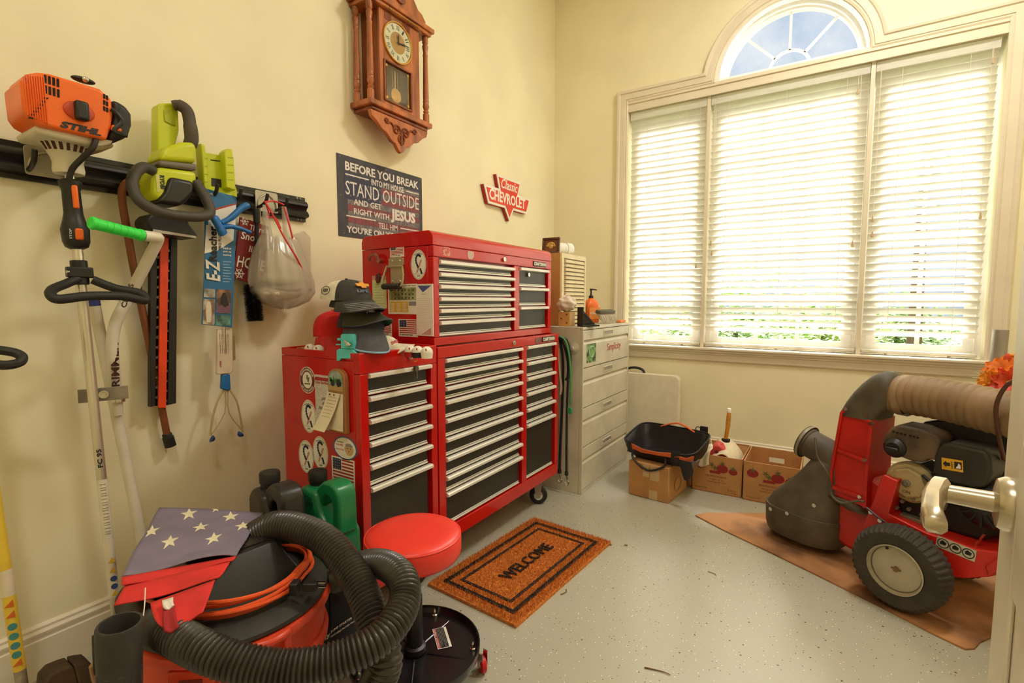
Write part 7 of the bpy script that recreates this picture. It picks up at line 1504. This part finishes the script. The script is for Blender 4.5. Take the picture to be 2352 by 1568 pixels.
tubeX([(514, 894, .072), (500, 920, .074), (488, 960, .075), (482, 1000, .075)], .0038, 8).build('jaw_arm', arm_m, er); tubeX([(527, 894, .072), (543, 920, .074), (552, 960, .075), (558, 992, .075)], .0038, 8).build('jaw_arm', arm_m, er)
tubeX([(517, 896, .07), (516, 948, .07), (484, 1000, .072)], .002, 6, 3).build('tension_wire', arm_m, er); tubeX([(524, 896, .07), (526, 948, .07), (558, 990, .072)], .002, 6, 3).build('tension_wire', arm_m, er)
for u, v, s_ in ((486, 1007, 1), (553, 996, -1)): MB().lathe([(.001, .012), (.007, .010), (.013, .002), (.0135, 0), (.010, .001), (.001, .006)], 18, axis(PX(u, v, .075), V((.15, s_*.85, -.5)))).build('suction_cup', mat('cup_blue', (40, 70, 150), .4), er)

# ---------------------------------------------------------------- red winter sign, snow brush
ws = thing('winter_sign', 'small red wooden sign with white script and snowflakes half behind the bag', 'sign', PX(580, 640, .03)); xs = .046
red_w = mat('sign_barn_red', (136, 28, 30), .6, var=.15, vscale=14)
slabX([(552, 498), (618, 520), (604, 662), (535, 636), (545, 560)], xs, .008).build('board', red_w, ws, bevel=.001)
for s_, u, v, w_, h_ in (("There's", 573, 528, .075, .024), ('Snow', 553, 548, .085, .030), ('like', 571, 578, .05, .026), ('HOME', 543, 612, .115, .044)): text(s_, frame(PX(u, v, xs+.0006), (0, 1, -.12), (0, .12, 1)), w_, h_, white_m, ws, bold=.015, shear=.15, depth=.0006)
def flake(u, v, r_):
    q = MB(frame(PX(u, v, xs+.001), (0, 1, 0), (0, 0, 1)))
    for i in range(3): q.box((0, 0, .0006*i), (2*r_, r_*.14, .0006), Matrix.Rotation(i*pi/3, 3, 'Z'))
    for i in range(6): a = i*pi/3; q.box((r_*.62*cos(a), r_*.62*sin(a), .002), (r_*.12, r_*.6, .0006), Matrix.Rotation(a, 3, 'Z'))
    q.build('snowflake', white_m, ws, smooth=0)
flake(549, 628, .022); flake(562, 508, .018)
sbx = thing('snow_brush', 'black bristled snow brush hanging behind the bag', 'brush', PX(583, 740, .05))
MB().tube([PX(590, 482, .065), PX(588, 660, .06)], .008, 10).build('handle', plastic_m, sbx)
MB().tube([PX(588, 480, .068), PX(590, 512, .067)], .0125, 12).build('grip', plastic_m, sbx)
core0, core1 = PX(578, 655, .065), PX(586, 736, .065); MB().tube([core0, core1], .012, 8).build('core', plastic_m, sbx)
rnd = random.Random(21); vs, fs = [], []
for i in range(5200):
    t = rnd.random(); a = rnd.random()*2*pi; c_ = core0.lerp(core1, t); dv = tr_*cos(a)+tc*sin(a)+V((0, 0, rnd.uniform(-.2, .2))); e = c_+dv*(.031+.006*rnd.random()); w_ = V((rnd.uniform(-1, 1), rnd.uniform(-1, 1), rnd.uniform(-1, 1)))*.0018; k_ = len(vs); vs += [c_-w_, c_+w_, e]; fs.append((k_, k_+1, k_+2))
MB().add(vs, fs).build('bristles', mat('bristle_black', (22, 20, 20), .6), sbx, smooth=0, fix=False, kind='stuff')

# ---------------------------------------------------------------- plastic bag
bag_t = translucent('bag_film', (226, 216, 200), .35, clear=.42, rough=.22, stretch=(1, 1, .2), gloss=.10)
pb = thing('plastic_bag', 'translucent white plastic bag with red drawstrings hanging from the hooks', 'plastic bag', PX(648, 705, .11))
rows = [(545, 604, 676, .030), (560, 597, 683, .042), (585, 589, 691, .058), (615, 582, 701, .072), (645, 580, 709, .080), (670, 585, 711, .078), (690, 600, 700, .062), (702, 625, 680, .036), (708, 645, 662, .010)]
rg = []; n = 56
for v, u0, u1, dep in rows:
    p0_, p1_ = PX(u0, v, .105), PX(u1, v, .105); c_ = (p0_+p1_)/2; hw = (p1_-p0_).length/2
    rg.append([c_+tr_*(hw*cos(2*pi*j/n)*(1+.035*sin(j*2.1+v*.02)+.05*sin(j*4.7)*(1-(v-545)/240)))+tc*(dep*sin(2*pi*j/n)*(1+.06*sin(j*1.7+v*.01)+.08*sin(j*5.1)*(1-(v-545)/240)))+V((0, 0, .004*sin(j*1.3))) for j in range(n)])
rg2 = []
for i in range(len(rg)-1):
    for k_ in range(4): rg2.append([a.lerp(b_, k_/4) for a, b_ in zip(rg[i], rg[i+1])])
rg2.append(rg[-1]); MB().loft(rg2, cap=False).build('bag_body', bag_t, pb, smooth=120, fix=False)
def handle_strip(u0, v0, x0, ua, ub, v1, name):
    top_ = PX(u0, v0, x0)
    def fn(u, v): b_ = PX(ua+(ub-ua)*u, v1, .105+.05*(sin(pi*u)-.2)); w_ = .018*(u-.5); return top_.lerp(b_, v)+tr_*(w_*(1-v))+tc*(.008*sin(9*u+3*v)*v)
    MB().grid(fn, 12, 12).build(name, bag_t, pb, smooth=120, fix=False)
handle_strip(609, 470, .105, 597, 632, 572, 'handle_loop'); handle_strip(652, 474, .105, 650, 682, 572, 'handle_loop')
slabX([(672, 540), (700, 530), (714, 545), (714, 620), (712, 660), (690, 640)], .05, .010).build('loose_film', bag_t, pb, bevel=.003)
dsr = mat('drawstring_red', (214, 40, 44), .5)
tubeX([(608, 462, .118), (625, 490, .14), (650, 540, .175), (680, 590, .185), (696, 622, .175)], .0034, 7).build('drawstring', dsr, pb); tubeX([(652, 476, .115), (660, 500, .14), (668, 530, .15), (672, 548, .15)], .0034, 7).build('drawstring', dsr, pb); tubeX([(608, 464, .112), (630, 462, .112), (652, 470, .112)], .0034, 7).build('drawstring', dsr, pb); tubeX([(612, 470, .11), (618, 492, .11), (612, 500, .11), (632, 500, .115), (645, 525, .13)], .003, 7).build('drawstring', dsr, pb)
bl_ = PX(646, 662, .105)
for c_, r_, sc_, m_, nm in ((PX(645, 640, .105), .055, (1, 1.4, .55), mat('content_pale', (206, 200, 168), .8, var=.1, vscale=30), 'content'), (PX(645, 672, .105), .062, (1, 1.5, .5), mat('content_white', (224, 212, 192), .8, var=.12, vscale=22), 'content'), (PX(650, 664, .115), .058, (1, 1.3, .3), mat('content_grey', (140, 126, 112), .7), 'content')): MB().sphere(c_, r_, 20, 12, sc_).build(nm, m_, pb, smooth=180)
MB().sphere(PX(712, 664, .105), .010, 10, 8, (1, 1.2, .8)).build('black_knot', plastic_m, pb)

# ---------------------------------------------------------------- second pole at the left edge (yellow sleeve)
y0_, y1_ = PX(-12, 1150, .20), PX(50, 1568, .22); yd = (y0_-y1_).normalized(); yp = thing('yellow_pole_edger', 'pole with a yellow warning sleeve and black loop handle at the left edge', 'edger', (y1_.x, y1_.y, 0))
def oy(v): t = (v-1150)/(1568-1150); return y0_.lerp(y1_, t)
MB().tube([y1_-yd*(y1_.z-.03)/yd.z, y0_+yd*.75], .0128, 16).build('pole', mat('pole_worn', (170, 160, 142), .5, .4, var=.2, vscale=20), yp)
sv = MB().tube([oy(1535), oy(900)], .0136, 18, cap=False).build('yellow_sleeve', mat('sleeve_yellow', (240, 206, 72), .45, var=.05), yp)
MB().tube([oy(1362), oy(1303)], .0140, 18, cap=False).build('white_band', mat('band_white', (236, 222, 196), .5), sv)
for v, m_ in ((1378, 'o'), (1402, 'o'), (1430, 't'), (1452, 't'), (1474, 't'), (1495, 't'), (1513, 'o')):
    q = oy(v)+tc*.0138; T = frame(q, tr_, (0, .0, 1))
    if m_ == 't': MB(T).prism(ell(.0095, .0095, 18), .0009).build('mandatory_disc', mat('mand_teal', (74, 150, 150), .5), sv, smooth=0)
    else: MB(T).prism([(-.010, -.008), (.009, -.009), (.007, .010)], .0009).build('warning_triangle', mat('warn_orange', (222, 110, 44), .5), sv, smooth=0)
hz_ = PX(0, 820, .26).z; pp_ = y1_+yd*((hz_-y1_.z)/yd.z)
lp_ = [pp_+V((.012, .012, .004))]+[PX(u, v, x) for u, v, x in ((-14, 804, .24), (15, 806, .26), (40, 812, .27), (51, 822, .28), (40, 834, .29), (0, 838, .295))]+[pp_+V((.022, -.004, -.004))]
MB().tube(curve(lp_, 6, True), .0115, 10, closed=True).build('loop_handle', MATS['foam_black'], yp)
MB().tube([pp_-yd*.03, pp_+yd*.03], .020, 16).build('handle_clamp', plastic_m, yp)
# ---------------------------------------------------------------- fill lamps added on the ceiling, unseen above the frame
def fill_lamp(x, y, e, label):
    cl = thing('fill_lamp', label, 'lamp', (x, y, ZC-.1))
    MB().lathe([(.19, ZC), (.19, ZC-.03), (.17, ZC-.04)], 32, Matrix.Translation((x, y, 0))).build('base', trim_m, cl)
    lamp('fill_light', 'AREA', (x, y, ZC-.06), (0, 0, 0), e, (1.0, .95, .87), shape='DISK', size=.5)
fill_lamp(2.35, 2.5, 34, 'unseen round fill lamp added on the ceiling near the window')
fill_lamp(1.9, -.3, 17, 'unseen round fill lamp added on the ceiling behind the camera')
